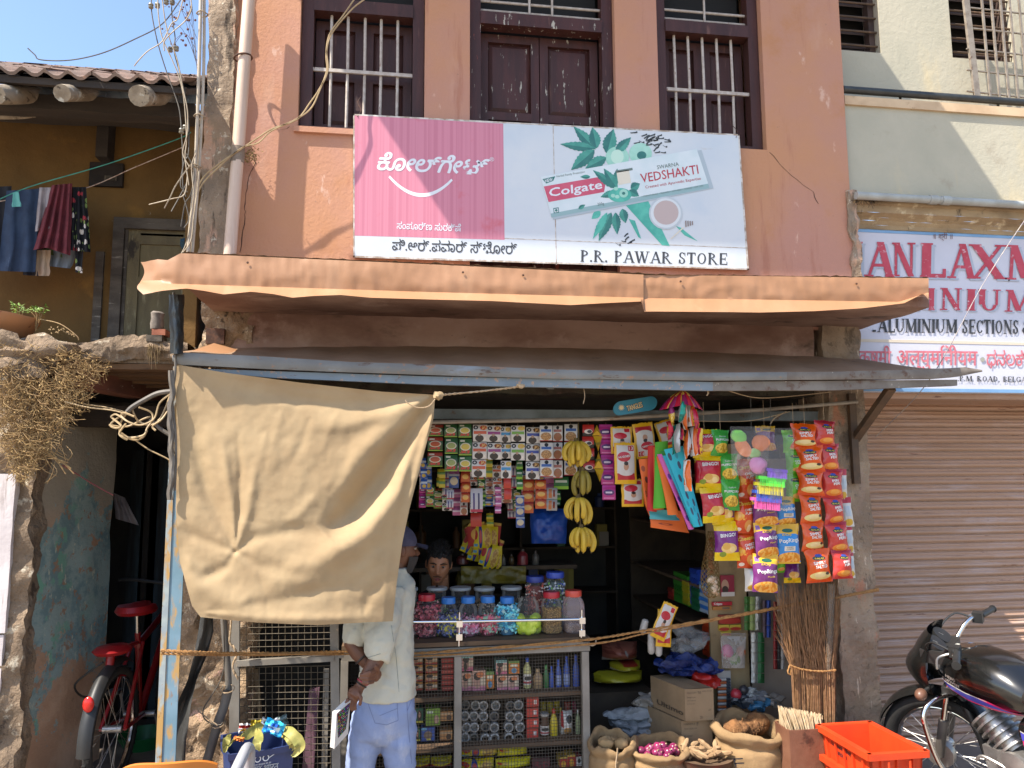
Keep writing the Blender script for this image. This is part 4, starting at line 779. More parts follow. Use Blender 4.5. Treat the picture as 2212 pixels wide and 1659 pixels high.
#  shop sign board
YB=-.05
def c3(x,y): return (1042.3+x*.3638,y*.3638)
def c2(x,y): return (493.7+x*.3638,y*.3638)
sg=thing('shop_sign','wide toothpaste advertisement sign with the shop name under the pink building windows','sign',(1,YB,3.3))
SC=[(763,246),(1597,290),(1618,583),(763,556)]
g=MB(); f_=[P(x,y,YB) for x,y in SC]; b_=[P(x,y,YB+.045) for x,y in SC]; g.add(f_+b_,[(0,1,2,3),(4,5,6,7),(0,1,5,4),(1,2,6,5),(2,3,7,6),(3,0,4,7)])
m_flex=M('white_flex',hx('c4ccd2'),hx('cdd2d4'),1.5,.45,rnd=False,layers=[(hx('b0a595'),(3,3,9),.66,.78,2,.5),(hx('b9c6d0'),2,.5,.7,3,.5)])
part('board',g,m_flex,sg,False)
def flat(name,pts,mat,lay): g=MB(); g.poly([P(x,y,YB-.0004*lay) for x,y in pts]); return part(name,g,mat,sg,False)
def ellp(cx,cy,rx,ry,n=24): return [(cx+rx*cos(2*pi*k/n),cy+ry*sin(2*pi*k/n)) for k in range(n)]
t=NT('pink_flex'); wv=t.noise((60,60,.4),3,.5,2); t.lk(t.mix(t.ramp(wv,.4,.65),hx('c98091'),hx('bf7486')),t.b.inputs['Base Color']); t.rough(.45); m_pf=t.m
t.lk(t.mix(t.ramp(t.noise(3,5,.6,4),.62,.75),t.mix(t.ramp(wv,.4,.65),hx('c98091'),hx('bf7486')),hx('c4606a')),t.b.inputs['Base Color'])
flat('pink_panel',[(765,249),(1087,267),(1090,518),(765,509)],m_pf,1)
for pts in ([(763,246),(1597,290),(1597,293),(763,249)],[(763,552),(1618,580),(1618,583),(763,556)],[(1594,290),(1597,290),(1618,583),(1614,583)],[(763,246),(766,246),(766,556),(763,556)],[(1090,514),(1614,535),(1614,536.4),(1090,515.4)],[(1194,272),(1195.5,272),(1203,572),(1201,572)]):
 flat('edge_trim',pts,M('sign_trim',hx('cfcac2'),hx('9a8672'),(20,20,20),.6,layers=[(hx('8d6a50'),30,.64,.7,2)]),2)
m_wh=M('white_print',hx('d9dee2'),rough=.5); m_dk=M('dark_print',hx('3b3d40'),rough=.5)
def stext(s,a,b,h,mat,lay=3,**k): g=MB(); put_text(g,s,a,b,h,onY(YB-.0004*lay,.00012),**k); return part('lettering',g,mat,sg,False)
stext('ಕೋಲ್ಗೇಟ್',(812,366),(1047,377),34,m_wh,bold=.03,shear=.3)
stext('®',(1057,348),(1067,349),9,m_wh)
stext('ಸಂಪೂರ್ಣ ಸುರಕ್ಷೆ',(857,494),(995,500),15,m_wh,bold=.008)
stext('ಪಿ.ಆರ್.ಪವಾರ್ ಸ್ಟೋರ್',(847,540),(1116,549),23,m_dk,bold=.012)
stext('P.R. PAWAR STORE',(1253,565),(1572,572),25,m_dk,serif=True,tk=.95)
arc=[]
for k in range(17): t_=k/16; arc.append((lerp(839,978,t_),383+(1-(2*t_-1)**2)*39+t_*7))
up_=[(x+(5-10*k/16)*.6,y-(4+4*sin(pi*k/16))) for k,(x,y) in enumerate(arc)]
flat('printed_smile',arc+up_[::-1],m_wh,3)
m_gr1=M('print_green',hx('4f9a8a'),hx('3f8a7c'),20,.5); m_gr2=M('print_dark_green',hx('2f6d68'),hx('3a7a70'),20,.5); m_gr3=M('print_pale_green',hx('a5d3c2'),hx('93c8b4'),12,.5); m_aloe=M('print_aloe',hx('5cb8a4'),hx('48a392'),12,.5)
_sl=[0]
def sleaf(a,b,w_,mat,lay,ser=8):
 _sl[0] += 1; lay += .06*(_sl[0]%16)
 ax,ay=c3(*a); bx,by=c3(*b); dx,dy=bx-ax,by-ay; L=math.hypot(dx,dy); nx_,ny_=-dy/L,dx/L; w_*=.3638; up=[]; dn=[]
 for k in range(ser*2+1):
  t_=k/(ser*2); r_=w_*.5*sin(pi*t_**.8)*(1+(.12 if k%2 else -.06)); up.append((ax+dx*t_+nx_*r_,ay+dy*t_+ny_*r_)); dn.append((ax+dx*t_-nx_*r_,ay+dy*t_-ny_*r_))
 flat('printed_leaf',up,mat,lay); flat('printed_leaf',up[:1]+dn[1:-1]+up[-1:],m_gr2 if mat is m_gr1 else mat,lay)
for i,(a,b,w_) in enumerate((((672,887),(540,750),62),((678,880),(652,755),66),((738,912),(778,765),78),((662,880),(460,855),52),((665,890),(525,1010),74),((735,935),(610,1000),64),((790,905),(882,815),54))): sleaf(a,b,w_,m_gr1,3+i*.35)
for c,r_ in (((800,935),70),((938,912),68)): flat('printed_fruit',ellp(*c3(*c),r_*.3638,r_*.34),m_gr3,5)
flat('printed_seed',ellp(*c3(945,922),28*.3638,24*.3638),m_gr2,6); flat('printed_core',ellp(*c3(800,930),38*.3638,42*.3638),M('print_mint',hx('bcdccb')),6)
random.seed(11)
def clove(x,y):
 a=random.uniform(-1,.6); L=random.uniform(18,34); X,Y=c3(x,y); dx,dy=cos(a)*L*.18,sin(a)*L*.18; flat('printed_clove',[(X-dx-1.4,Y-dy),(X+dx-1.2,Y+dy),(X+dx+3,Y+dy-2),(X+dx+3.4,Y+dy+2),(X+dx+1,Y+dy+2.4),(X-dx+.6,Y-dy+2)],M('print_clove',hx('3f4548')),3+random.randrange(3))
for k in range(26): clove(random.gauss(1000,48),random.gauss(828,26))
for q in ((1035,903),(1070,903),(985,858),(1080,865),(895,785),(850,1395),(835,1430),(870,1440),(885,1430),(855,1415),(800,1445)): clove(*q)
for pts in ([(850,1218),(985,1195),(1112,1460),(1066,1456)],[(1148,1342),(1178,1352),(1278,1433),(1200,1398)],[(868,1300),(905,1310),(942,1418),(925,1408)]): flat('printed_aloe',[c3(*q) for q in pts],m_aloe,3)
for a,b,w_ in (((765,1262),(690,1432),60),((740,1262),(655,1420),40),((790,1262),(800,1392),50),((700,1255),(648,1300),40),((830,1240),(850,1325),50)): sleaf(a,b,w_,m_gr1 if w_>45 else m_aloe,4)
m_cart=M('print_carton',hx('d3dcde'),hx('c8d6d8'),6,.5); flat('printed_carton_shadow',[c3(*q) for q in ((350,1058),(1300,890),(1372,1118),(420,1305))],M('print_shadow',hx('a8b6bd')),6)
flat('printed_carton',[c3(*q) for q in ((345,1050),(1272,885),(1340,1090),(405,1268))],m_cart,7); flat('printed_carton_edge',[c3(*q) for q in ((405,1268),(1340,1090),(1348,1117),(410,1292))],M('print_carton_edge',hx('8faeb0')),7)
m_cr=M('print_red',hx('c85a70'),hx('bf4f66'),6,.5); flat('printed_red_box',[c3(*q) for q in ((364,1107),(738,1043),(722,1140),(392,1200))],m_cr,8)
stext('Colgate',c3(398,1168),c3(710,1118),52*.3638,m_wh,9,bold=.03,shear=.1)
flat('printed_badge',[c3(*q) for q in ((356,1064),(432,1046),(420,1074),(378,1090))],m_gr2,8); stext('NEW',c3(374,1084),c3(418,1074),20*.3638,m_wh,9,bold=.02)
m_gtx=M('print_grey_green',hx('6d7d78')); m_vr=M('print_vermilion',hx('b23f4c'))
stext('Herbal Family Protection',c3(441,1053),c3(608,1025),13*.3638,m_gtx,9); stext('SWARNA',c3(1038,1005),c3(1167,984),24*.3638,m_gtx,9,bold=.01); stext('VEDSHAKTI',c3(944,1085),c3(1284,1030),56*.3638,m_vr,9,bold=.008)
stext('Created with Ayurvedic Expertise',c3(968,1119),c3(1297,1066),17*.3638,m_vr,9,bold=.004); stext('+ STRENGTHENING + FRESHNESS + ANTI-GERM + MASSAGE + GUM CARE',c3(945,1172),c3(1312,1106),9*.3638,m_gtx,9); stext('200g',c3(684,1222),c3(722,1215),18*.3638,m_gtx,9)
sleaf((570,1240),(610,1215),24,m_gr1,8); flat('printed_veg_mark',[c3(*q) for q in ((420,1236),(452,1231),(455,1262),(423,1267))],m_gr2,8); flat('printed_veg_mark',[c3(*q) for q in ((425,1241),(448,1237),(450,1258),(428,1262))],m_wh,9); flat('printed_veg_mark',ellp(*c3(438,1249),3,3,10),m_gr2,10)
for a,b,w_ in (((800,1120),(655,1010),50),((800,1120),(720,1000),55),((790,1140),(700,1170),40),((880,1120),(935,1090),50),((870,1130),(930,1165),45),((790,1100),(800,1000),40),((640,1050),(580,1050),24)): sleaf(a,b,w_,m_gr1,8)
flat('printed_jar',[c3(*q) for q in ((795,1020),(870,1008),(882,1085),(808,1098))],M('print_cream',hx('d8d2c0')),9); flat('printed_jar_lid',[c3(*q) for q in ((790,1012),(890,996),(892,1010),(794,1026))],m_gtx,9)
flat('printed_bowl_heap',ellp(*c3(815,1158),70*.3638,42*.3638),m_aloe,9); flat('printed_ring',ellp(*c3(838,1148),26*.3638,25*.3638),m_gr3,10); flat('printed_ring',ellp(*c3(838,1148),10*.3638,9*.3638,12),m_gr2,11)
for x,y in ((775,1162),(800,1168),(792,1120)): flat('printed_berry',ellp(*c3(x,y),5,4,12),m_gr3,10)
flat('printed_bowl',ellp(*c3(1088,1265),100*.3638,98*.3638),M('print_bowl',hx('b9c3c8')),8); flat('printed_bowl_rim',ellp(*c3(1088,1265),90*.3638,88*.3638),M('print_bowl_rim',hx('cfd6d8')),9); flat('printed_bowl_fill',ellp(*c3(1090,1262),74*.3638,72*.3638),M('print_bowl_fill',hx('b9a9a5')),10)
flat('printed_dipper',[c3(*q) for q in ((1116,1416),(1190,1348),(1196,1354),(1120,1420))],M('print_cream',None),9)
for k in range(4): x=1203+k*13; flat('printed_dipper',[c3(*q) for q in ((x,1312+k*1),(x+7,1308+k),(x+9,1346-k*4),(x+2,1350-k*4))],M('print_brown',hx('8d7f78')),9)
for x,y,Y_ in ((772,252,0),(1590,297,0)):
 g=MB(); p=Vector(P(x,y,YB-.004)); q=Vector(P(x+(8 if x<900 else -12),y-44,.07)); g.tube(spline([p,p.lerp(q,.3)+Vector((.015,-.01,0)),p.lerp(q,.6)+Vector((-.012,0,.01)),q],5),.0022,4); part('tie_wire',g,M('rust',None),sg)
#  khaki cloth curtain
cu=thing('cloth_curtain','khaki cotton curtain tied across the left half of the shop front','curtain',P(600,1345,-.6))
def cc(x,y): return (329.2+x*.3968,713.2+y*.3968)
Lf=[(0,118,185),(.15,130,400),(.35,132,650),(.6,128,1000),(.8,150,1260),(.93,215,1500),(1,262,1562)]
Rt=[(0,1540,352),(.12,1530,480),(.3,1470,700),(.5,1400,970),(.7,1362,1150),(.85,1330,1380),(1,1308,1585)]
Tp=[(0,118,185),(.2,400,232),(.5,800,285),(.8,1250,335),(1,1540,352)]
Bt=[(0,262,1562),(.12,420,1578),(.3,570,1592),(.6,900,1606),(.85,1180,1590),(1,1308,1585)]
def I3(tb,t_): return np.array([interp([(q[0],q[1]) for q in tb],t_),interp([(q[0],q[2]) for q in tb],t_)])
def coons(u,v):
 return (1-v)*I3(Tp,u)+v*I3(Bt,u)+(1-u)*I3(Lf,v)+u*I3(Rt,v)-((1-u)*(1-v)*I3(Tp,0)+u*(1-v)*I3(Tp,1)+(1-u)*v*I3(Bt,0)+u*v*I3(Bt,1))
FO=[([(1530,370),(1380,600),(1230,820),(1080,1000),(950,1120)],80,-12,.5,.2),([(1535,360),(1430,640),(1340,860),(1190,1080),(900,1280),(600,1380)],85,6.5,.35,.1),([(1530,360),(1300,520),(1120,700),(1000,900)],70,3.2,.3,.0),([(1530,355),(1300,450),(1050,520),(800,520)],40,1.7,.3,.0),([(1530,355),(1250,400),(950,400),(600,340),(250,300)],42,-2.0,.4,.2),([(1530,350),(1200,325),(800,275),(400,230),(140,190)],26,2.2,.5,.4),([(1535,380),(1470,700),(1400,960),(1370,1150),(1330,1400)],32,2.6,.3,.3),([(1520,420),(1420,720),(1360,980)],26,-1.8,.3,.1),([(452,1205),(380,1050),(300,880),(240,650),(200,450)],48,-3.2,.4,.05),([(452,1205),(440,1000),(400,750),(370,560)],28,1.6,.4,.0),([(452,1205),(470,1000),(480,760),(460,560)],18,-1.2,.4,0),([(452,1205),(520,1000),(560,700)],26,1.4,.4,0),([(452,1205),(350,1170),(220,1120),(150,1060)],34,-1.6,.4,.1),([(452,1205),(560,1130),(760,1090),(950,1100)],45,-2.0,.5,.1),([(452,1205),(560,1270),(760,1330),(1000,1300)],40,-1.4,.5,0),([(452,1200),(400,1290),(280,1340),(200,1300)],36,-1.8,.5,0),([(200,1260),(260,1400),(420,1480),(620,1500)],60,2.4,.2,.1),([(500,1500),(700,1470),(900,1420),(1150,1380)],36,-1.3,.1,.1),([(300,1540),(600,1570),(900,1575),(1250,1555)],30,1.6,.2,.2),([(1150,1540),(1180,1440),(1240,1380),(1310,1330)],34,-1.4,.2,.1),([(700,450),(660,620),(640,800)],30,.7,.1,.1),([(860,480),(800,640),(740,760)],24,-.6,.1,.1),([(1000,460),(960,560),(900,700)],22,.5,.1,.1),([(620,560),(560,800),(540,980)],26,.6,.1,.1),([(1080,600),(1040,760),(960,900)],30,-.7,.1,.1),([(880,900),(800,1010),(720,1060)],30,.8,.1,.1),([(1250,1200),(1150,1300),(1060,1340)],30,.8,.1,.1)]
NC=130
UV_=[(i/NC,j/NC) for j in range(NC+1) for i in range(NC+1)]
PT=np.array([coons(u,v) for u,v in UV_]); UU,VV=np.array(UV_).T
def cdepth():
 h=np.zeros(len(PT))
 for pl,w_,a,t0,t1 in FO:
  D=np.full(len(PT),1e9); T_=np.zeros(len(PT)); tot=len(pl)-1
  for i in range(tot):
   A,B=np.array(pl[i],float),np.array(pl[i+1],float); d=B-A; t_=np.clip((PT-A)@d/(d@d),0,1); dd=np.hypot(*(PT-A-t_[:,None]*d).T)
   k=dd<D; D[k]=dd[k]; T_[k]=(i+t_[k])/tot
  tp=np.minimum(1,(T_+.02)/max(t0,.02)) if t0 else np.ones(len(PT)); te=np.clip((1-T_)/max(.3,t1),0,1)**.7; ww=w_*(.25+.75*tp)
  h += a*.0075*np.exp(-(D/ww)**2)*(.35+.65*tp)*te
 h += .04*np.sin(pi*UU)*np.sin(pi*np.minimum(1,VV*.8+.1))+.0875*np.maximum(0,VV-.6)*np.sin(pi*UU)
 return h+np.array([.006*fbm(x*.0035,y*.0035)+.0028*fbm(x*.012,y*.010,5) for x,y in PT])
CH=cdepth()
def cf(u,v):
 i=int(round(v*NC))*(NC+1)+int(round(u*NC)); return P(*cc(*PT[i]),-.585-CH[i]+.012*max(0,u-.94)/.06)
m_khaki=M('khaki_cotton',hx('a58e6c'),hx('9c8463'),3,.92,bump=.16,bs=22,bd=.008,rnd=False,layers=[(hx('8d7a5a'),(5,5,5),.58,.75,2,.4),(hx('5d4a34'),24,.80,.82,3,.8)])
g=MB(); g.grid(cf,NC,NC); part('cloth',g,m_khaki,cu)
g=MB(); kp=Vector(P(947,855,-.62)); g.ball(kp,.024,12,9,1.1,.9,.9,.5,2); part('knot',g,m_khaki,cu)
m_rope=M('coir_rope',hx('a87c4a'),hx('8f6538'),60,.9,bump=.8,bs=300,bd=.004); m_twine=M('pale_twine',hx('b39a7c'),hx('9c8466'),60,.9)
def twist(g,pts,r_,n=10,tw=.05):
 L=0; pts=spline(pts,n); A=[[],[]]
 for i,p in enumerate(pts):
  if i: L += (p-pts[i-1]).length
  for s_ in (0,1): a=L/tw*2*pi+s_*pi; A[s_].append(p+Vector((.0,cos(a)*r_*.55,sin(a)*r_*.55)))
 for q in A: g.tube(q,r_*.62,5)
 return g
g=MB(); twist(g,[P(955,853,-.62),P(1040,845,-.61),P(1100,838,-.60),P(1130,834,-.59)],.006,8); part('tie_string',g,m_twine,cu)
g=MB(); g.tube(spline([P(x,y,-.66) for x,y in ((940,862),(925,878),(900,880),(880,870),(876,864))],5),.003,5); part('tie_string',g,m_twine,cu)
g=MB(); c=Vector(P(1125,834,-.60)); g.ball(c,.016,8,6,1.4,1,.8,.5,3); part('knot',g,m_twine,cu)
#  left post, strap, pipes
m_bpost=M('worn_blue_post',hx('74909f'),hx('678593'),6,.6,layers=[(hx('b08a4f'),(9,9,3),.5,.58,2),(hx('8d5f35'),(20,20,5),.6,.66,3),(hx('d0c8b8'),40,.68,.72,4)])
po=thing('blue_post','chipped blue steel angle post holding up the left end of the awning','post',P(345,1700,-.5))
a,b=Vector(P(381,792,-.5)),Vector(P(342,1659,-.5)); b=b+(b-a)*.72/(a.z-b.z)*.9
g=MB(); g.bar(a,b,.012,.028,(1,0,0)); part('flange',g,M('rust_edge',hx('9aa3a0'),hx('8a9498'),14,.7,layers=[(hx('b08a4f'),(9,9,3),.48,.56,2),(hx('8d6535'),20,.6,.68,3)]),po,False)
g=MB(); g.bar(a+Vector((.045,.004,0)),b+Vector((.045,.004,0)),.062,.010,(0,1,0)); part('flange',g,m_bpost,po,False)
g=MB(); g.bar(P(393,1255,-.44),P(374,1432,-.44),.014,.010,(0,1,0)); whole('white_strip',g,M('white_strip',hx('d8d4ce')),'narrow white strip leaning between the blue post and the rubble pier','strip',smooth=False)
m_rub=M('black_tarp',hx('2e2d2b'),hx('3a3936'),6,.45,bump=.25,bs=14,bd=.02,layers=[(hx('6d675f'),(9,9,2),.62,.75,2,.7)])
SL=[(1325,434),(1365,428),(1416,419),(1470,405),(1530,378),(1560,370),(1600,368),(1645,366),(1700,362)]; SR=[(1325,460),(1365,461),(1416,447),(1470,424),(1530,411),(1560,408),(1600,402),(1645,400),(1700,397)]
g=MB(); g.grid(lambda u,v: P(lerp(interp(SL,lerp(1325,1700,v)),interp(SR,lerp(1325,1700,v)),u),lerp(1325,1700,v),-.32-.03*sin(u*pi*1.5+v*5)+.012*nz(u*4,v*9)),10,50); whole('black_strap',g,m_rub,'folded black rubber sheet hanging in front of the rubble pier','rubber sheet')
m_gp=M('grey_pipe',hx('6d675f'),hx('56514b'),(9,9,2),.6)
pp=thing('grey_pipe','grey pipe bent outwards beside the mesh cage','pipe',P(447,1650,-.28))
g=MB(); g.tube(spline([P(x,y,-.22) for x,y in ((482,1325),(488,1400),(492,1440),(494,1494))],5),.017,9); part('upper_pipe',g,m_gp,pp)
g=MB(); g.tube(spline([P(x,y,-.25) for x,y in ((492,1492),(484,1525),(471,1562),(447,1645),(430,1700))],5),.024,10); part('lower_pipe',g,m_gp,pp)
for y in (1488,1563):
 g=MB(); c=Vector(P(492 if y<1500 else 471,y,-.26)); g.tube([c+Vector((.034*cos(a),.034*sin(a),.012*sin(a))) for a in [k*pi/7 for k in range(14)]],.003,5,close=True); part('binding_wire',g,m_twine,pp)
g=MB(); g.tube(spline([P(x,y,-.3) for x,y in ((482,1330),(485,1420),(478,1465),(455,1505),(440,1530),(440,1550),(455,1562),(475,1566),(482,1560))],6),.0035,5); whole('black_wire',g,m_wired,'thin black wire looping over the rubble pier','wire')
g=MB(); g.tube(spline([P(x,y,-.3) for x,y in ((428,1535),(440,1545),(455,1556),(470,1567))],4),.004,5); whole('wire_twig',g,m_twine,'short stiff wire sticking out of the pier','wire')
g=MB(); twist(g,[P(x,y,-.3) for x,y in ((500,1330),(498,1360),(496,1387),(506,1400),(511,1416),(504,1432),(503,1443),(507,1455),(515,1466))],.008,6,.06); whole('frayed_cord',g,m_twine,'frayed dirty cord dangling at the corner of the mesh cage','cord')
g=MB(); twist(g,[P(348,1405,-.56),P(420,1409,-.54),P(500,1411,-.36),P(620,1411,-.24),P(740,1408,-.14),P(800,1409,-.02),P(900,1411,.06),P(1080,1398,.06),P(1268,1382,.05),P(1400,1361,.0),P(1560,1334,-.06),P(1700,1308,-.1),P(1800,1291,-.12),P(1898,1272,-.12)],.0085,12,.05)
twist(g,[P(348,1412,-.56),P(420,1414,-.54),P(500,1415,-.36),P(740,1413,-.14),P(900,1418,.06),P(1268,1392,.05),P(1400,1367,0),P(1560,1337,-.06),P(1800,1293,-.12),P(1898,1276,-.12)],.006,12,.05)
whole('coir_rope',g,m_rope,'long tan coir rope stretched across the whole shop front','rope')
#  mesh cage
m_steel=M('grey_painted_steel',hx('8a8379'),hx('787168'),5,.6,layers=[(hx('a5937d'),(18,18,18),.62,.68,2),(hx('4b3d31'),14,.66,.72,3)])
m_mesh=M('dull_mesh_wire',hx('6b6050'),hx('584d3b'),20,.6)
YK=-.12; kg=thing('mesh_cage','steel framed wire mesh cage door under the cloth curtain','cage',P(600,1659,YK))
fr=[((508,1300),(506,1700),.05),((722,1340),(727,1700),.045)]
for (a,b,w_) in fr: g=MB(); g.bar(P(*a,YK),P(*b,YK),w_,.03,(0,1,0)); part('upright',g,m_steel,kg,False)
g=MB(); g.bar(P(512,1432,YK-.004),P(722,1421,YK-.004),.042,.03); part('rail',g,m_steel,kg,False)
g=MB(); g.bar(P(728,1417,YK-.006),P(742,1416,YK-.006),.03,.02); part('latch',g,m_steel,kg,False)
g=MB(); g.bar(P(705,1445,YK+.05),P(700,1700,YK+.05),.03,.02,(0,1,0)); part('inner_upright',g,m_steel,kg,False)
def wmesh(x0,x1,yt,yb,Y,pitch,r_):
 """welded wire mesh between two view columns; yt, yb are functions of x"""
 g=MB(); x=x0
 while x<x1: g.tube([P(x,yt(x),Y),P(x-(x-1000)*.00,yb(x),Y)],r_,4,False); x += pitch
 y=max(yt(x0),yt(x1));
 while y<max(yb(x0),yb(x1)): g.tube([P(x0,y+(yt(x0)-yt(x1))*.5*0+2,Y-.003),P((x0+x1)/2,y+random.uniform(-.6,.6),Y-.003),P(x1,y-2,Y-.003)],r_,4,False); y += pitch
 return g
o=part('wire_mesh',wmesh(518,720, lambda x: 1340, lambda x: 1424,YK+.01,14,.0016),m_mesh,kg); o['kind']='stuff'
o=part('wire_mesh',wmesh(518,720, lambda x: 1440, lambda x: 1700,YK+.01,14,.0016),m_mesh,kg); o['kind']='stuff'
g=MB(); g.box(-.88,-.3,.3,.33,.15,1.4); part('dark_backdrop',g,m_dark,kg,False)  # near-black sheet stands in for the unlit interior behind the mesh
g=MB(); g.bar(P(553,1445,.05),P(564,1570,.05),.022,.015,(0,1,0)); whole('wooden_stick',g,M('pale_stick',hx('6d5a42'),hx('584730'),14,.8),'thin wooden stick inside the mesh cage','stick',smooth=False)
g=MB(); g.prism([P(x,y,.1) for x,y in ((668,1490),(690,1485),(676,1690),(650,1690))],(0,.03,0)); whole('pink_board',g,M('dull_pink',hx('7d5a66'),hx('6a4a56'),8,.8),'dull pink board leaning inside the mesh cage','board',smooth=False)
#  litter bin
bc=Vector(P(556,1640,-.40)); bc.z=.0; bt=P(556,1600,-.42)[2]
bn=thing('litter_bin','navy blue litter bin with white lettering and leaves spilling over its rim','bin',bc)
m_bin=M('navy_plastic',hx('2c3a66'),hx('27345c'),5,.45,layers=[(hx('9a9da5'),(9,9,4),.70,.74,2,.8)])
R0=.165; RZ=radians(18); prof=[(R0*.78,0),(R0*.98,bt-.03),(R0*1.05,bt-.028),(R0*1.06,bt),(R0*.99,bt),(R0*.9,bt-.2),(0,bt-.22)]
g=MB(); g.lathe(prof,(0,0,0),40,sq=.72); g.xf(lambda p: Matrix.Rotation(RZ,3,'Z')@p+bc); part('body',g,m_bin,bn)
def binf(x,y,l):
 r_=R0*(.78+.2*y/bt)*1.005+.004; p=Matrix.Rotation(RZ,3,'Z')@Vector((x,-r_,y)); return p+bc
g=MB(); put_text(g,'स्वच्छ भारत',(-.085,.0),(.085,0),.036, lambda x,y,l: binf(x-.01,bt-.105-y,l),bold=.015); part('lettering',g,m_wh,bn,False)
g=MB(); put_text(g,'अभियान',(-.045,.0),(.055,0),.03, lambda x,y,l: binf(x-.01,bt-.155-y,l),bold=.012); part('lettering',g,m_wh,bn,False)
g=MB(); put_text(g,'एक कदम स्वच्छता की ओर',(-.045,.0),(.05,0),.008, lambda x,y,l: binf(x-.01,bt-.07-y,l)); part('lettering',g,m_wh,bn,False)
for cx in (-.024,.014):
 g=MB(); pts=[(cx+.016*cos(a),bt-.04+.016*sin(a)) for a in [k*pi/9 for k in range(18)]]; pi_=[(cx+.011*cos(a),bt-.04+.011*sin(a)) for a in [k*pi/9 for k in range(18)]]
 g.add([binf(x,y,0) for x,y in pts+pi_],[(k,(k+1)%18,18+(k+1)%18,18+k) for k in range(18)]); part('spectacles_print',g,m_wh,bn,False)
g=MB(); g.add([binf(x,y,0) for x,y in ((.03,bt-.039),(.066,bt-.02),(.068,bt-.023),(.031,bt-.043))],[(0,1,2,3)]); part('spectacles_print',g,m_wh,bn,False)
m_dl=M('wilted_leaf',hx('8d8a45'),hx('a59a55'),14,.6,layers=[(hx('5d5a2c'),(30,8,8),.6,.7,2)]); random.seed(5)
def droop(name,label,pts,w_,mat,seed,cat='leaf',group='wilted leaves in the litter bin'):
 C=spline([P(x,y,Y) for x,y,Y in pts],6); n=len(C); g=MB(); vs=[]
 for i,p in enumerate(C):
  t_=i/(n-1); d=(C[min(i+1,n-1)]-C[max(0,i-1)]).normalized(); s_=d.cross(Vector((.2,-1,.3))).normalized(); r_=w_*(.25+sin(pi*min(1,t_*1.05))**.7);
  for k in (-1,-.4,.4,1): vs.append(p+s_*r_*k+Vector((0,-.012*abs(k),.012*nz(t_*6,k*2,seed))))
 g.add(vs,[(i*4+k,i*4+k+1,i*4+k+5,i*4+k+4) for i in range(n-1) for k in range(3)]); return whole(name,g,mat,label,cat,group)
droop('wilted_leaf','long wilted leaf drooping over the right side of the bin',[(600,1570,-.38),(626,1580,-.5),(645,1600,-.52),(648,1615,-.52),(630,1632,-.52)],.022,m_dl,1)
droop('wilted_leaf','wilted leaf hanging down the right front of the bin',[(608,1585,-.4),(625,1590,-.5),(634,1606,-.52),(628,1620,-.5)],.02,m_dl,2)
droop('wilted_leaf','wilted leaf lying across the middle of the bin rim',[(520,1592,-.5),(540,1582,-.45),(565,1570,-.42),(590,1566,-.4)],.02,m_dl,3)
droop('wilted_leaf','wilted leaf folded over the front rim of the bin',[(556,1572,-.42),(560,1590,-.56),(556,1605,-.6),(562,1620,-.6)],.018,m_dl,4)
droop('wilted_leaf','wilted leaf hanging at the left edge of the bin',[(500,1585,-.45),(492,1595,-.55),(488,1610,-.56),(486,1625,-.56)],.014,m_dl,5)
droop('wilted_stalk','thin wilted stalk sticking out left of the bin',[(530,1580,-.5),(510,1596,-.54),(492,1608,-.58),(482,1614,-.6)],.004,m_dl,6,'stalk',None)
def scrap(name,label,x,y,Y,w_,h_,mat,rot=0,cat='litter',group='wrappers in the litter bin'):
 c=Vector(P(x,y,Y)); g=MB(); R3=Matrix.Rotation(rot,3,'Y')
 g.grid(lambda u,v: c+R3@Vector(((u-.5)*w_,.018*nz(u*4,v*4,x)*2,(v-.5)*h_)),8,8); return whole(name,g,mat,label,cat,group)
m_w1=PRINT('blue_wrapper',hx('3fb5e0'),[('r',.2,.8,.3,.6,hx('d8ecf5')),('s',0,1,.0,.4,7,hx('2a6fc0')),('r',.3,.7,.62,.8,hx('1f4fa0'))],.25,8)
m_w2=PRINT('foil_wrapper',hx('b9bcc2'),[('s',0,1,0,1,5,hx('7d8a95'))],.2,6,.7); m_w3=PRINT('red_white_wrapper',hx('d8d2ca'),[('r',0,1,.5,.8,hx('c23a2c')),('e',.5,.3,.3,.2,hx('d8a03a'))],.4,8)
scrap('blue_wrapper','crumpled bright blue wrapper on top of the litter bin',592,1572,-.48,.10,.07,m_w1,.4); scrap('foil_wrapper','crumpled silver foil on top of the litter bin',582,1562,-.42,.08,.05,m_w2,.2)
scrap('grey_wrapper','greenish grey plastic scrap at the right top of the bin',606,1558,-.4,.07,.05,M('grey_scrap',hx('6d7a78')),-.3); scrap('red_white_wrapper','red and white wrapper at the left top of the bin',528,1573,-.42,.055,.045,m_w3,.1); scrap('orange_scrap','small orange scrap caught on the front rim of the bin',516,1596,-.55,.05,.02,M('orange_scrap',hx('d07a35')),.1); scrap('yellow_scrap','yellow wrapper behind the leaves in the bin',556,1566,-.36,.07,.045,M('yellow_scrap',hx('c9b035')),.2)
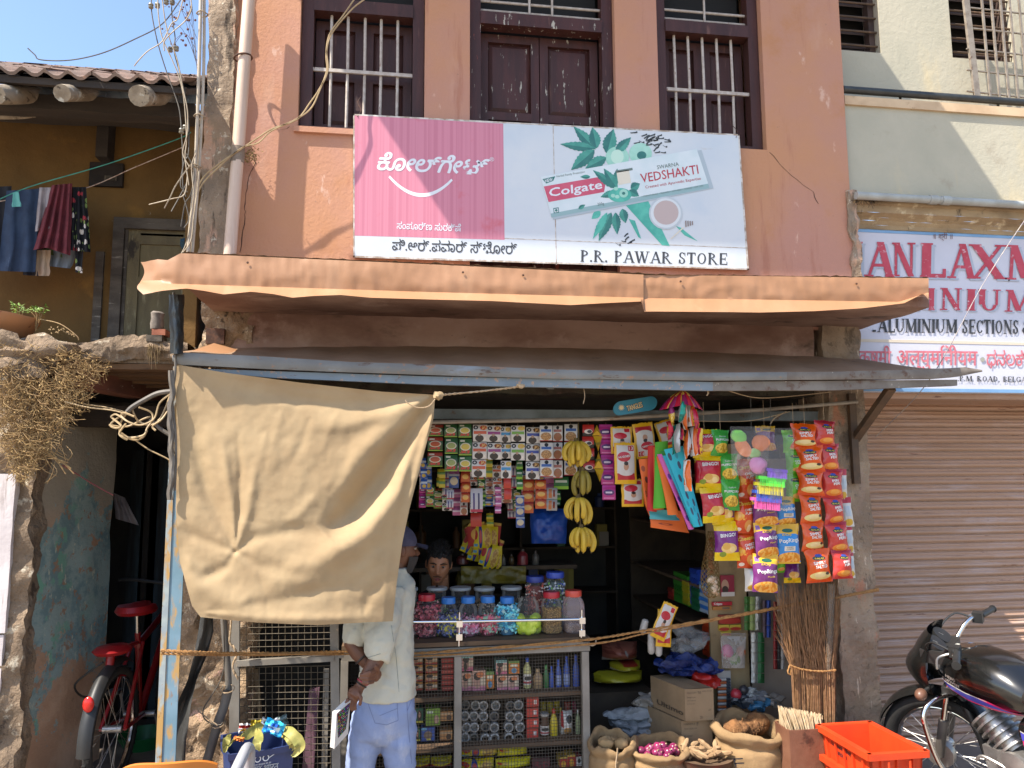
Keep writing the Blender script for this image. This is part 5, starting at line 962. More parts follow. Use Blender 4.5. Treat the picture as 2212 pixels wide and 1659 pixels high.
#  plastic chair
ch=thing('plastic_chair','grey plastic chair with an orange backrest at the bottom left','chair',(-.82,-1.1,0))
m_or=M('orange_plastic',hx('c0722c'),hx('b96d2a'),4,.45); m_gy=M('pale_grey_plastic',hx('a3a3a6'),hx('98989c'),4,.4)
zc=P(362,1645,-1.2)[2]; cxm=P(362,1650,-1.2)[0]; hw=P(466,1650,-1.2)[0]-cxm
g=MB()
def bk(u,v,o=0):
 x=cxm+(2*u-1)*hw*(1-.08*(1-v)); z=lerp(.46,zc,v)-.035*abs(2*u-1)**4*v; return Vector((x,-1.23+.05*(2*u-1)**2*1.2+.05*(1-v)+o,z))
g.grid(lambda u,v: bk(u,v),20,10); g.grid(lambda u,v: bk(u,v,.02),20,10); g.grid(lambda u,v: bk(u,1,.02*v)+Vector((0,0,.004*sin(v*pi))),20,2); g.grid(lambda u,v: bk(0,u,.02*v),10,1); g.grid(lambda u,v: bk(1,u,.02*v),10,1); part('backrest',g,m_or,ch)
g=MB(); g.grid(lambda u,v: (cxm+(2*u-1)*hw*.98,lerp(-1.2,-.78,v),.44-.03*sin(u*pi)*sin(v*pi)),12,10); g.grid(lambda u,v: (cxm+(2*u-1)*hw*.98,lerp(-1.2,-.78,v),.41-.03*sin(u*pi)*sin(v*pi)),12,10); part('seat',g,m_or,ch)
for s_ in (-1,1):
 X=cxm+s_*(hw+.015); g=MB(); dz=0 if s_>0 else -.09; pts=spline([(q[0],q[1],q[2]+dz*(q[2]>.5)) for q in [(X-s_*.01,-1.2,.66),(X+s_*.035,-1.10,.76),(X+s_*.05,-.98,.80),(X+s_*.05,-.86,.795),(X+s_*.045,-.78,.72),(X+s_*.03,-.77,.45)]],6); g.tube(pts,.024,10); g.xf(lambda p: p); part('armrest',g,m_gy,ch)
 for yy,sy_ in ((-1.2,-.05),(-.78,.04)): g=MB(); g.tube([(X,yy,.45),(X+s_*.03,yy+sy_,0)],[.026,.02],9); part('leg',g,m_gy,ch)
#  counter with mesh front
def k7(x,y): return (850.3+x*.2108,1371.5+y*.2108)
YF=.1
ct=thing('shop_counter','grey steel framed shop counter with a wire mesh front','counter',(.55,.1,.15))
cx0,cx1=P(738,1420,YF)[0],P(1273,1420,YF)[0]; zct=P(1000,1394,YF)[2]
g=MB(); g.bar((cx0,YF,zct-.035),(cx1,YF,zct-.03),.04,.052); part('top_rail',g,m_steel,ct,False)
for x in (745,989,1263):
 a=P(x,1405,YF-.004); g=MB(); g.bar((a[0],YF-.004,.16),(a[0],YF-.004,zct-.06),.042,.035,(0,1,0)); part('upright',g,m_steel,ct,False)
m_ply=M('old_ply',hx('6b543f'),hx('574331'),(2,9,9),.8,layers=[(hx('3b2d22'),8,.6,.7,2)])
g=MB(); g.box(cx0,cx1,YF-.02,.62,zct,zct+.025); part('top_board',g,m_ply,ct,False)
zs1_=P(1120,1494,.2)[2]; zs2_=P(1120,1600,.2)[2]; zs3_=P(1120,1668,.2)[2]
for z in (zs1_,zs2_,zs3_): g=MB(); g.box(cx0+.02,cx1-.02,YF+.05,.6,z-.022,z); part('shelf',g,m_ply,ct,False)
m_ply2=M('dark_back_ply',hx('4d4032'),hx('3d3227'),5,.85)
g=MB(); g.box(cx0,cx1,.6,.62,.16,zct); part('back_board',g,m_ply2,ct,False)
for x in (cx0,cx1-.012): g=MB(); g.box(x,x+.012,YF+.03,.6,.16,zct); part('side_board',g,m_ply2,ct,False)
m_fm=M('fine_mesh_wire',hx('4d453b'),hx('3d362e'),20,.6)
for a,b in ((752,981),(997,1255)):
 g=MB(); x0,x1=P(a,1500,YF+.02)[0],P(b,1500,YF+.02)[0]; p_=.0185; x=x0
 while x<x1: g.add([(x-.0013,YF+.02,.16),(x+.0013,YF+.02,.16),(x+.0013,YF+.02,zct-.055),(x-.0013,YF+.02,zct-.055)],[(0,1,2,3)]); x += p_
 z=.17
 while z<zct-.06: zz=z+random.uniform(-.001,.001); g.add([(x0,YF+.018,zz-.0013),(x1,YF+.018,zz-.0013),(x1,YF+.018,zz+.0013),(x0,YF+.018,zz+.0013)],[(0,1,2,3)]); z += p_
 o=part('wire_mesh',g,m_fm,ct,False); o['kind']='stuff'
g=MB(); a=P(1268,1390,YF-.03); g.tube(spline([a,Vector(a)+Vector((.03,0,-.012)),Vector(a)+Vector((.052,0,-.004)),Vector(a)+Vector((.056,0,.018))],4),.005,6); part('hook',g,m_cond,ct)
H_=hx
def faced(name,base,band,skin,extra=()): return PRINT(name,base,[('r',0,1,.0,.22,band),('e',.38,.46,.30,.34,skin),('e',.38,.72,.30,.2,H_('2a211e')),('r',.62,1,.3,.7,H_('d8c4a8'))]+list(extra),.4)
GM={'soap': faced('soap_face',H_('c98a3f'),H_('a8382e'),H_('c08f72')),'red': PRINT('red_box',H_('a8352e'),[('r',.1,.9,.35,.6,H_('c9685a')),('r',0,1,.9,1,H_('7d211e'))],.4),'pink': faced('pink_pack',H_('d8a59c'),H_('c96a86'),H_('b98a78'),[('r',0,1,.82,1,H_('8fc0bd')),('e',.3,.25,.16,.28,H_('2f2624'))]),'peach': faced('peach_pack',H_('dcb39c'),H_('cf7f95'),H_('c09480'),[('e',.6,.8,.3,.15,H_('d07a4a'))]),'lime': PRINT('lime_pack',H_('7fa03a'),[('r',0,1,.6,1,H_('8fb84a')),('r',.08,.5,.7,.85,H_('e0e6d0')),('e',.75,.35,.18,.25,H_('c9a08a'))],.4),'green': PRINT('green_pack',H_('1f6d52'),[('e',.6,.5,.22,.4,H_('3a2c26')),('e',.6,.55,.12,.2,H_('c49a80')),('r',0,1,0,.14,H_('c9c24a'))],.4),'blue': PRINT('blue_pack',H_('3a5fb0'),[('e',.5,.45,.3,.3,H_('8d7a68')),('e',.2,.9,.2,.14,H_('7fc0e0')),('r',.4,.7,.05,.18,H_('d8c84a'))],.4),'tan': PRINT('tan_pack',H_('c08a55'),[('r',0,1,.65,.85,H_('d8b48a')),('e',.7,.35,.2,.3,H_('5a4638'))],.4),'orange': PRINT('orange_pack',H_('d07a2c'),[('r',.0,1,.8,1,H_('6d8f4a')),('r',.15,.85,.55,.75,H_('e8ddc0')),('e',.5,.25,.25,.2,H_('5a8fb0'))],.4),'noodle': PRINT('noodle_pack',H_('d8c21f'),[('e',.1,.6,.13,.22,H_('b8352a')),('e',.38,.5,.1,.55,H_('2a3f8f')),('e',.38,.5,.07,.3,H_('c23a35')),('e',.75,.45,.2,.42,H_('b98a4a')),('se',.75,.45,.2,.42,9,H_('d8b860')),('r',.02,.22,.08,.2,H_('5a9ac0'))],.35,6),'yellow': PRINT('yellow_bag',H_('d2c41f'),[('e',.25,.6,.12,.12,H_('c09a2a')),('r',.05,.16,.5,.7,H_('b8352a'))],.3,5),'yred': PRINT('yellow_red_pack',H_('cfc02a'),[('r',0,1,0,.3,H_('a8323a')),('r',.1,.9,.5,.75,H_('8f7a20'))],.35,5),'jar_w': PRINT('white_label',H_('cfc8c0'),[('r',0,1,.1,.3,H_('b8454a')),('e',.75,.6,.14,.2,H_('2a2a2a'))],.4),'white': PRINT('white_pouch',H_('d3d0ca'),[('e',.6,.72,.26,.16,H_('2b2b2b')),('e',.5,.22,.34,.18,H_('b98a4a')),('r',0,.14,.35,1,H_('b8323a'))],.4),'redyel': PRINT('red_gold_pack',H_('b0302a'),[('e',.5,.5,.3,.25,H_('d8a03a')),('r',0,1,.88,1,H_('d8b050'))],.4),'dark': PRINT('dark_pack',H_('4a2a2c'),[('s',0,1,0,.7,5,H_('7d2f35'))],.5)}
def good(name,label,x0,x1,y0,y1,mat,dep=.1,Y=.24,cat=None,group=None,puff=0,fn=k7,tilt=0):
 """a carton or pouch standing on a shelf: rounded box with its print on the front"""
 a,b=P(*fn(x0,y1),Y),P(*fn(x1,y0),Y); X0,X1,Z0,Z1=a[0],b[0],a[2],b[2]; g=MB(); c=Vector(((X0+X1)/2,Y+dep/2,Z0)); R3=Matrix.Rotation(tilt,3,'Y')
 if puff:
  for s_ in (-1,1): g.grid(lambda u,v: (lerp(X0,X1,u)*(1-.0)+(.5-u)*.03*(X1-X0)*sin(v*pi),Y+dep/2+s_*dep/2*(sin(u*pi)*sin(v*pi))**.5*(1+.12*nz(u*5+x0,v*5)),lerp(Z0,Z1,v)+.006*nz(u*3,v*2,x0)),10,8)
 else:
  g.add([(X0,Y,Z0),(X1,Y,Z0),(X1,Y,Z1),(X0,Y,Z1)],[(0,1,2,3)],[(0,0),(1,0),(1,1),(0,1)])
  g.add([(X0,Y,Z0),(X1,Y,Z0),(X1,Y,Z1),(X0,Y,Z1),(X0,Y+dep,Z0),(X1,Y+dep,Z0),(X1,Y+dep,Z1),(X0,Y+dep,Z1)],[(4,5,6,7),(0,1,5,4),(1,2,6,5),(2,3,7,6),(3,0,4,7)],[(.02,.98)]*8)
 if tilt: g.xf(lambda p: c+R3@(p-c))
 return whole(name,g,mat,label,cat or 'packet',group,bool(puff))
for j,x in enumerate((175,322)):
 for i in range(4): good('soap_box','orange soap carton with a face in the %s stack behind the mesh'%('left','right')[j],x+random.uniform(-3,3),x+125,218+i*89,304+i*89,GM['soap'],cat='soap box',group='soap cartons stacked in the counter')
for i in range(6): good('red_box','small red carton in the red stack beside the counter middle post',492+(i%2)*3,612,236+i*57,290+i*57,GM['red'],cat='box',group='red cartons in the counter')
for n_,l_,x0,x1,y0,y1,mt in (('green_pack','dark green hair dye pack at the left end of the middle shelf',205,303,752,905,'green'),('lime_pack','lime green pack on the middle shelf left of the post',330,476,752,932,'lime'),('tan_pack','tan carton above another tan carton beside the middle post',478,606,782,884,'tan'),('green_pack','dark green pack in the lower left row of the middle shelf',195,272,962,1092,'green'),('blue_pack','blue baby care pack on the middle shelf',280,424,948,1092,'blue'),('tan_pack','lower tan carton beside the middle post',474,602,976,1082,'tan'),('pink_pack','pink pack standing top left right of the middle post',700,814,206,372,'pink'),('peach_pack','peach pack below it right of the middle post',700,800,384,574,'peach'),('peach_pack','larger peach pack with a long haired woman on the top shelf',808,940,364,574,'peach'),('orange_pack','red and green pack between the peach packs',946,1030,372,552,'orange'),('pink_pack','pink pack on top of a peach pack mid shelf',1050,1160,258,408,'pink'),('orange_pack','orange and green pack on top of a peach pack',1180,1288,262,402,'orange'),('peach_pack','peach pack under the pink one mid shelf',1060,1164,416,566,'peach'),('peach_pack','peach pack under the orange and green one',1176,1280,416,566,'peach')):
 good(n_,l_,x0,x1,y0,y1,GM[mt],cat='pack')
for n_,l_,x0,x1,y0,y1,mt in (('noodle_pack','big yellow noodle pack on the bottom shelf',698,1072,1120,1282,'noodle'),('noodle_pack','yellow noodle pack under the big one',700,1040,1290,1420,'noodle'),('yellow_bag','bulging yellow bag on the bottom shelf',1075,1382,1136,1272,'yellow'),('yellow_bag','lower bulging yellow bag on the bottom shelf',1050,1420,1275,1400,'yellow'),('yellow_red_pack','yellow and red pack at the bottom left of the counter',180,375,1268,1390,'yred'),('yellow_red_pack','yellow and red pack beside the middle post at the bottom',380,600,1264,1390,'yred'),('white_pouch','white pouch with a black roundel and red edge on the middle shelf',1736,1850,800,1052,'white')):
 good(n_,l_,x0,x1,y0,y1,GM[mt],.11,.22,'pack',None,1)
for n_,l_,x0,x1,y0,y1,mt in (('red_gold_pack','red and gold pack at the bottom right of the counter',1785,1862,1226,1400,'redyel'),('red_gold_pack','shorter red pack beside it at the bottom right',1702,1782,1252,1400,'redyel'),('white_pack','white pack in the bottom right corner of the counter',1866,1925,1246,1400,'white'),('dark_pack','dark maroon pack on the bottom shelf',1420,1600,1256,1400,'dark')): good(n_,l_,x0,x1,y0,y1,GM[mt],cat='pack')
for i in range(4): good('red_tub','red box with a white label in the stack of four on the middle shelf',1366,1484-(i%2)*3,636+i*106,738+i*106,PRINT('red_tub',H_('c0392f'),[('r',.6,.85,.25,.7,H_('d8cfc8')),('r',0,1,.86,1,H_('8f2720'))],.4),cat='box',group='red boxes stacked in the counter')
def bottle(name,label,x0,x1,y0,y1,body,cap,Y=.27,sq=.2,capf=.16,neck=.38,lab=None,fn=k7,cat='bottle',group=None):
 a,b=P(*fn(x0,y1),Y),P(*fn(x1,y0),Y); r_=(b[0]-a[0])/2; h=b[2]-a[2]; c=((a[0]+b[0])/2,Y,a[2]); t_=thing(name,label,cat,c,group); hc=h*(1-capf)
 g=MB(); g.lathe([(r_*.9,0),(r_,h*.03),(r_,hc*.62),(r_*.9,hc*.78),(r_*neck,hc*.96),(r_*neck,hc)],c,16,sq=sq); part('body',g,body,t_)
 g=MB(); g.lathe([(r_*neck*1.1,hc),(r_*neck*1.1,h*.97),(r_*neck*.7,h)],c,14); part('cap',g,cap,t_)
 if lab: g=MB(); g.lathe([(r_*1.015,h*.12),(r_*1.015,hc*.55)],c,16,sq=sq); part('label',g,lab,t_)
 return t_
B=lambda n_,c=None,r_=.3: MATS.get(n_) or M(n_,H_(c),rough=r_)
bottle('oil_bottle','white labelled bottle with a blue cap on the top shelf',1328,1408,225,540,B('cream_bottle','d0c98a'),B('blue_cap','3a55b0'),lab=GM['jar_w'])
bottle('oil_bottle','tan bottle beside the white labelled bottle',1430,1525,340,545,B('tan_bottle','b08f6a'),B('tan_cap','c0a37d')); bottle('oil_bottle','slim green bottle on the top shelf',1535,1588,305,546,B('green_bottle','3f7a45'),B('green_cap','5a9a55'),neck=.5)
for i,(x0,x1,y0) in enumerate(((1596,1640,316),(1662,1716,250),(1742,1802,216),(1838,1900,200))): bottle('blue_oil_bottle',('shortest','second','third','rightmost')[i]+' blue hair oil bottle in the row on the top shelf',x0,x1,y0,546,B('blue_bottle','4a64b5',.25),B('blue_cap2','3f5cc0'),neck=.4,lab=B('pale_label','9aa8d0') if i in (1,2) else None,group='blue oil bottles')
bottle('sauce_jar','sauce jar with a white label and grey lid on the middle shelf',1500,1592,790,1042,B('brown_sauce','4a2f22'),B('grey_lid','a3a09a'),neck=.92,capf=.13,lab=GM['jar_w'])
bottle('yellow_bottle','tall yellow pouch bottle with a red cap',1602,1680,752,1052,B('yellow_bottle','cdb62a'),B('red_cap','c2402f')); bottle('yellow_bottle','yellow bottle with a yellow cap behind the white pouch',1690,1735,742,1040,B('pale_bottle','b9ae95'),B('yellow_cap','d0b53a'),.32)
bottle('vinegar_bottle','small clear green bottle at the right end of the middle shelf',1866,1912,760,1020,B('pale_green_bottle','93a07a',.2),B('white_cap','c9c9c9'))
for i,(x,c) in enumerate(((1510,'cdb42a'),(1580,'d0bb35'),(1650,'cdb42a'),(1760,'b8402f'),(1840,'8f2f4a'))): good('snack_pouch',('first yellow','second yellow','third yellow','red','purple')[i]+' pouch in the back row of the middle shelf',x,x+62,690+5*(i%2),820,B('pouch'+c,c,.35),.05,.42,'pouch',None,1)
ri=MB(); ri.lathe([(.027,0),(.030,.004),(.030,.05),(.0285,.06),(.021,.062),(.0195,.05),(.019,.01),(.0,.008)],(0,0,0),20); ri.xf(lambda p: Vector((p.x,-p.z,p.y)))
rm=ri.mesh('jar_ring',M('pale_rim',H_('b0aeab'),H_('908e8b'),20,.3)); rmd=ri.mesh('jar_ring',M('dim_rim',H_('6d6a68'),H_('565350'),20,.3))
RN=0
for ix,x in enumerate((732,815,922,1030,1168,1268)):
 for iy,y in enumerate((694,806,914,1026)):
  o=obj('tape_roll',rm if (ix+iy)%4 else rmd); o.location=P(*k7(x+random.uniform(-14,14),y+random.uniform(-6,6)),.30); tag(o,'pale round roll seen end on in the block of rolls on the middle shelf','roll','round rolls stacked on the middle shelf')
#  jars on the counter
def k5(x,y): return (822.9+x*.22321,1097.2+y*.22321)
zj=zct+.025
m_jar=GLASS('jar_plastic',(.6,.58,.56),.965,.1); m_jarp=GLASS('jar_plastic_pink',(.7,.55,.55),.78,.15)
m_lr,m_lb,m_lo,m_ln=B('red_lid','b52a35',.35),B('blue_lid','2f76c4',.35),B('coral_lid','d0503f',.35),B('navy_lid','2f3f8f',.35)
def candies(g,c,r_,z0,z1,n,sz,mats,sq=0,long=1.0,ball=False):
 for k in range(n):
  a=random.uniform(0,2*pi); rr=r_*(.72+.24*random.random()); z=random.uniform(z0+sz*.4,z1-sz*.3); ca,sa=cos(a),sin(a)
  if sq: q=1/max(abs(ca),abs(sa)); q=1+(q-1)*sq; ca,sa=ca*q,sa*q
  if sa>.55 and random.random()<.6: continue
  p=Vector((c[0]+ca*rr,c[1]+sa*rr,z)); g.cur=random.randrange(mats)
  if ball: g.ball(p,sz*.5,10,7)
  else:
   R3=Matrix.Rotation(random.uniform(0,6.3),3,(random.uniform(-1,1),random.uniform(-1,1),random.uniform(-1,1))); w_=sz*long
   g.add([p+R3@Vector(q) for q in ((-w_*.5,0,-sz*.2),(-w_*.28,0,0),(-w_*.5,0,sz*.2),(0,-sz*.2,-sz*.16),(0,sz*.2,-sz*.16),(0,sz*.2,sz*.16),(0,-sz*.2,sz*.16),(w_*.5,0,-sz*.2),(w_*.28,0,0),(w_*.5,0,sz*.2))],[(0,1,2),(7,8,9),(1,3,6),(1,4,5),(1,6,5),(1,3,4),(8,3,6),(8,4,5),(8,6,5),(8,3,4),(3,4,5,6)])
 g.cur=0
def jar(label,x0,x1,ytop,ybot,Y,lid,cols,fill,sq=0,lidw=.72,csz=.052,ball=False,n=200,core='3a2a28',glass=None,zbase=None,lidh=.035,shape='jar',group='sweet jars on the counter'):
 a,b=P(*k5(x0,ybot),Y),P(*k5(x1,ytop),Y); zb_=zj if zbase is None else zbase; r_=(b[0]-a[0])/2; c=((a[0]+b[0])/2,Y,zb_); h=b[2]-zb_; t_=thing('sweet_jar',label,'jar',c,group); hb=h-lidh
 pr=[(r_*.86,.0),(r_,h*.04),(r_,hb*.28),(r_*.97,hb*.30),(r_,hb*.32),(r_,hb*.62),(r_*.975,hb*.64),(r_,hb*.66),(r_*.97,hb*.78),(r_*.86,hb*.90),(r_*lidw*.95,hb*.97),(r_*lidw*.95,hb+.004)] if shape == 'jar' else [(r_*.8,0),(r_*.95,hb),(r_,hb+.002)]
 if sq: r2=.86
 g=MB(); g.lathe(pr,c,28,sq=sq,sx=.92 if sq else 1,sy=.92 if sq else 1); part('body',g,glass or m_jar,t_)
 if lid:
  L=r_*lidw if shape == 'jar' else r_*1.04; g=MB(); g.lathe([(L,hb-.002),(L*1.02,hb+.004),(L*1.02,h-.006),(L*.97,h),(0,h)],c,28); part('lid',g,lid,t_)
 if cols:
  ms=[M('sweet_'+q,tuple(min(.85,1.5*v+.02) for v in H_(q)),rough=.35) for q in cols]; g=MB(); zf=zb_+hb*fill; rr=r_*(.93 if not sq else .86); candies(g,c,rr,zb_+.006,zf,n,csz,len(ms),sq*.8,1.25,ball)
  g.cur=len(ms); g.lathe([(rr*.74,.004),(rr*.74,hb*fill-.012),(0,hb*fill-.006)],c,16,sq=sq); o=part('sweets',g,ms+[M('core_'+core,H_(core),rough=.8)],t_,False); o['kind']='stuff'
 return t_
jar('jar of pale wrapped sweets with a blue lid beside the man',225,328,860,1290,.26,m_ln,('a08a86','b39a92','6d4a4a'),.85,core='4a3634')
jar('jar of dark red sweets with a red lid',328,556,830,1292,.25,m_lr,('8f3a45','a85560','6a2530','c0888a'),.93,csz=.05,core='4a1d24')
jar('jar of blue and yellow sweets with a blue lid',558,746,860,1292,.24,m_lb,('4a5590','c9bb4a','6d75a0','3a4475'),.72,core='2f345a')
jar('jar of pink and white sweets with a blue lid',750,936,855,1288,.24,m_lb,('c46a88','d8c4cc','b08a9a','cf8fa5'),.6,core='8a5568')
jar('jar of red and mint sweets with a blue lid',941,1126,850,1288,.24,m_lb,('c05566','b84a5a','8fb59a','cf7a85'),.66,core='85343f')
jar('jar packed full of turquoise sweets with a blue lid',1130,1312,857,1284,.24,m_lb,('4fb0cc','7fc8d8','3590b5','a8d5dc'),.99,core='2a7090')
jar('open square jar of green limes',1316,1538,812,1276,.24,None,('a5b535','b5c04a','95a82c'),.54,sq=.6,csz=.062,ball=True,n=60,core='6d7a28')
jar('square jar of golden grains with a red lid',1545,1757,805,1274,.24,m_lr,('a88448','c09c58','8a6a38'),.74,sq=.6,csz=.010,n=1100,core='7a5d32')
jar('nearly empty square jar with an orange lid',1760,1968,792,1270,.24,m_lo,('8d7558','a0876a','75604a'),.24,sq=.6,csz=.010,n=500,core='7d6650',glass=m_jarp)
m_gl=GLASS('grey_tub_lid',(.55,.56,.56),.35,.3)
for i,(x0,x1,y0,cols,l_) in enumerate(((222,356,768,('5a6d3a','3f4a32'),'dark leaves, leftmost'),(446,637,762,('7a9a4a','b9c08f','5d7a3f'),'green pods'),(672,866,762,('6d5348','54403a'),'brown bits'),(904,1096,764,('a3876a','b59a78','8a6d50'),'nuts'),(1166,1356,757,('b5ad98','c4bca8'),'cream pieces'))):
 jar('clear round tub with a grey lid holding '+l_,x0,x1,y0,1000,.48,m_gl,cols,.8,csz=.03,n=90,core='3a332c',shape='tub',lidh=.016,zbase=zj,group='round tubs behind the jars')
jar('jar of orange sweets with a navy lid on top of the back row',1396,1586,655,1000,.44,m_ln,('c05a45','d08068','b04a38','d8b0a0'),.95,csz=.03,core='7a3328',lidw=.86)
jar('jar of green and white mint tubes with a blue lid above the back row',1590,1782,615,1000,.44,B('royal_lid','3a4fae',.35),('c9cdd0','6da04a','3a55a5','d8dadc'),.95,csz=.034,core='55605a',lidw=.86)
m_chr=M('chrome',(.75,.75,.76),rough=.12,metal=1)
cr_=thing('chrome_rail','chrome guard rail in front of the sweet jars','rail',P(1080,1375,.06)); YR=.07
g=MB(); g.tube([P(*k5(200,1104),YR),P(*k5(760,1099),YR),P(*k5(1940,1076),YR)],.0085,10); part('bar',g,m_chr,cr_)
for x,y0,y1 in ((760,1010,1290),(1944,985,1260)):
 a,b=Vector(P(*k5(x,y0),YR+.01)),Vector(P(*k5(x-6,y1),YR+.01)); b.z=zct; g=MB(); g.tube([a,b],.007,9); part('post',g,m_chr,cr_)
 for t_ in (.33,.72): p=a.lerp(b,t_); g=MB(); g.box(p.x-.018,p.x+.018,p.y-.022,p.y+.012,p.z-.018,p.z+.018); part('clamp',g,m_chr,cr_,False)
#  hanging sachet strips
def k2(x,y): return (850.3+x*.29762,822.9+y*.29762)
def soup(n_,c,bowl,top): return PRINT(n_,H_(c),[('r',0,1,.75,1,H_(top)),('e',.5,.52,.40,.24,H_('cfc6b0')),('e',.5,.52,.32,.18,H_(bowl)),('s',.1,.9,.12,.3,6,H_('c23a3a')),('r',.1,.45,.82,.93,H_('d8d2c0')),('r',.0,1,0,.06,H_('8fb03a'))],.4,5)
def ching(n_,band,food): return PRINT(n_,H_('c9c4bf'),[('e',.2,.84,.17,.12,H_('2a2728')),('e',.2,.84,.07,.05,H_('c8c4c0')),('e',.74,.82,.26,.14,H_(food)),('se',.74,.82,.26,.14,9,H_('d8a868')),('r',.05,.95,.45,.63,H_(band)),('e',.45,.2,.3,.2,H_('35302f')),('e',.45,.42,.1,.09,H_('a0826d')),('r',.75,.9,.1,.25,H_('d8d0c8'))],.4,5)
def noodl(n_,band,food='b58a5a'): return PRINT(n_,H_('c9c4bf'),[('e',.5,.87,.16,.11,H_('2a2728')),('r',.1,.9,.6,.76,H_(band)),('e',.5,.3,.42,.26,H_('8d6a45')),('se',.5,.3,.42,.26,12,H_(food)),('r',0,1,0,.05,H_('a03035'))],.4,5)
SM={'sa': soup('soup_red','3f5f35','b8552f','a8402f'),'sb': soup('soup_green','3a6038','9aa05a','2f5a30'),'sc': soup('soup_corn','42663a','c9b04a','35602f'),'cr': ching('sachet_tomato','c2562f','b83a28'),'cp': ching('sachet_hot','8f3a75','7d3a2a'),'cy': ching('sachet_veg','3f86b5','c0a53a'),'cg': ching('sachet_corn','6f9a3f','c9b545'),'cb': ching('sachet_blue','3f4a95','5a3a28'),'nb': noodl('sachet_noodle','3a5a9a'),'nr': noodl('sachet_noodle_pink','a0655a','9a5a48'),'rk': PRINT('sachet_redblack',H_('b53028'),[('r',0,1,.0,.3,H_('2a2528')),('e',.5,.4,.35,.2,H_('d8cfc8')),('e',.6,.4,.2,.14,H_('2a2a35'))],.35,5),'vm': PRINT('sachet_magenta',H_('b0327f'),[('e',.5,.5,.42,.2,H_('5a2a6d')),('r',.25,.75,.44,.56,H_('d5c5d5')),('r',0,1,.85,1,H_('c0489a')),('r',.1,.9,.08,.16,H_('d080b5'))],.3,6),'bl': PRINT('sachet_blue_white',H_('2f5aa5'),[('r',0,1,.55,.75,H_('c9cfd8')),('e',.5,.3,.3,.18,H_('c0a03a'))],.35),'or': PRINT('sachet_orange',H_('b0562a'),[('e',.5,.5,.35,.25,H_('d0a050')),('r',0,1,.85,1,H_('a03028'))],.35),'wp': PRINT('sachet_white_purple',H_('b5b0b5'),[('r',.2,.35,.1,.8,H_('4a3a6d')),('r',.6,.75,.1,.8,H_('3a3558')),('r',0,1,0,.12,H_('a8304a'))],.35),'pk': PRINT('sachet_pink',H_('b0628f'),[('r',0,1,.4,.6,H_('d8c0d0'))],.35),'rd': B('sachet_plain_red','b5382c',.35),'sn': PRINT('sachet_navy_silver',H_('2f4a85'),[('e',.5,.5,.4,.3,H_('b5a58a')),('r',0,1,.85,1,H_('a8aab0'))],.3,6),'gs': PRINT('sachet_green',H_('2f6a3a'),[('r',0,1,.0,.25,H_('7fb53a')),('r',.1,.9,.55,.75,H_('c9d0c0'))],.35),'sv': PRINT('sachet_silver',H_('9a9a98'),[('r',.2,.5,.1,.9,H_('b06a3a')),('r',.6,.8,.2,.8,H_('7d3a2a'))],.3,6),'yg': PRINT('sachet_yellow_green',H_('b5a52f'),[('r',0,1,.4,.7,H_('5a8035'))],.35)}
def sachet_strip(label,xc,w_,rows,mat,Y,sway=0,fn=k2,name='sachet_strip',cat='sachets',group='sachet strips hung across the shop front'):
 x_,y_=fn(xc,rows[0][0]); t_=thing(name,label,cat,P(x_,y_-8,Y),group)
 for i,(y0,y1) in enumerate(rows):
  g=MB(); sd=random.uniform(0,99); dx=sway*i+random.uniform(-3,3)
  def f(u,v): return P(*fn(xc+dx+(u-.5)*w_+2*nz(v*2,sd),lerp(y1,y0,v)),Y-.012*sin(v*pi)*(1+.4*nz(u*3,sd))+.004*nz(u*4,v*4,sd)+random.uniform(0,.0))
  g.grid(f,5,5); part('sachet',g,mat,t_)
 g=MB(); g.tube([P(*fn(xc,rows[0][0]-14),Y),P(*fn(xc,rows[0][0]+2),Y)],.0012,3); part('string',g,m_twine,t_); return t_
R3_=lambda a,b,n_: [(a+(b-a)*i/n_,a+(b-a)*(i+1)/n_-3) for i in range(n_)]
for l_,xc,w_,rows,mt in (('strip of red and green soup sachets nearest the cloth',305,108,[(318,400),(410,508),(520,622)],'sa'),('strip of green mushroom soup sachets second from the cloth',418,94,[(314,408),(416,528),(536,655)],'sb'),('strip of green sweetcorn soup sachets third from the cloth',518,94,[(312,410),(420,540),(548,656)],'sc'),('strip of white sachets with orange bands and tomatoes',625,104,[(318,440),(446,566),(572,696)],'cr'),('strip of white sachets with purple bands',730,102,[(324,442),(450,570)],'cp'),('strip of white and blue vegetable soup sachets',812,76,[(332,446),(456,562),(580,706)],'cy'),('strip of white sachets with green bands',900,100,[(324,440),(452,576)],'cg'),('strip of white sachets with dark blue bands',1012,100,[(336,454),(460,580),(586,712)],'cb'),('strip of white noodle sachets with blue bands',1108,92,[(324,436),(448,570),(574,696)],'nb'),('narrow strip of pinkish noodle sachets',1190,70,[(324,440),(448,570),(578,706)],'nr'),('strip of noodle sachets half hidden by the bananas',1284,94,[(314,440),(446,560),(566,686)],'nb'),('strip of red and black sachets right of the bananas',1412,84,[(318,400),(404,485),(490,572),(578,662)],'rk'),('strip of magenta stain remover sachets',1540,96,R3_(316,866,5),'vm')):
 sachet_strip(l_,xc,w_,rows,SM[mt],.02+random.uniform(-.02,.03),5 if mt == 'vm' else random.uniform(-2,2))
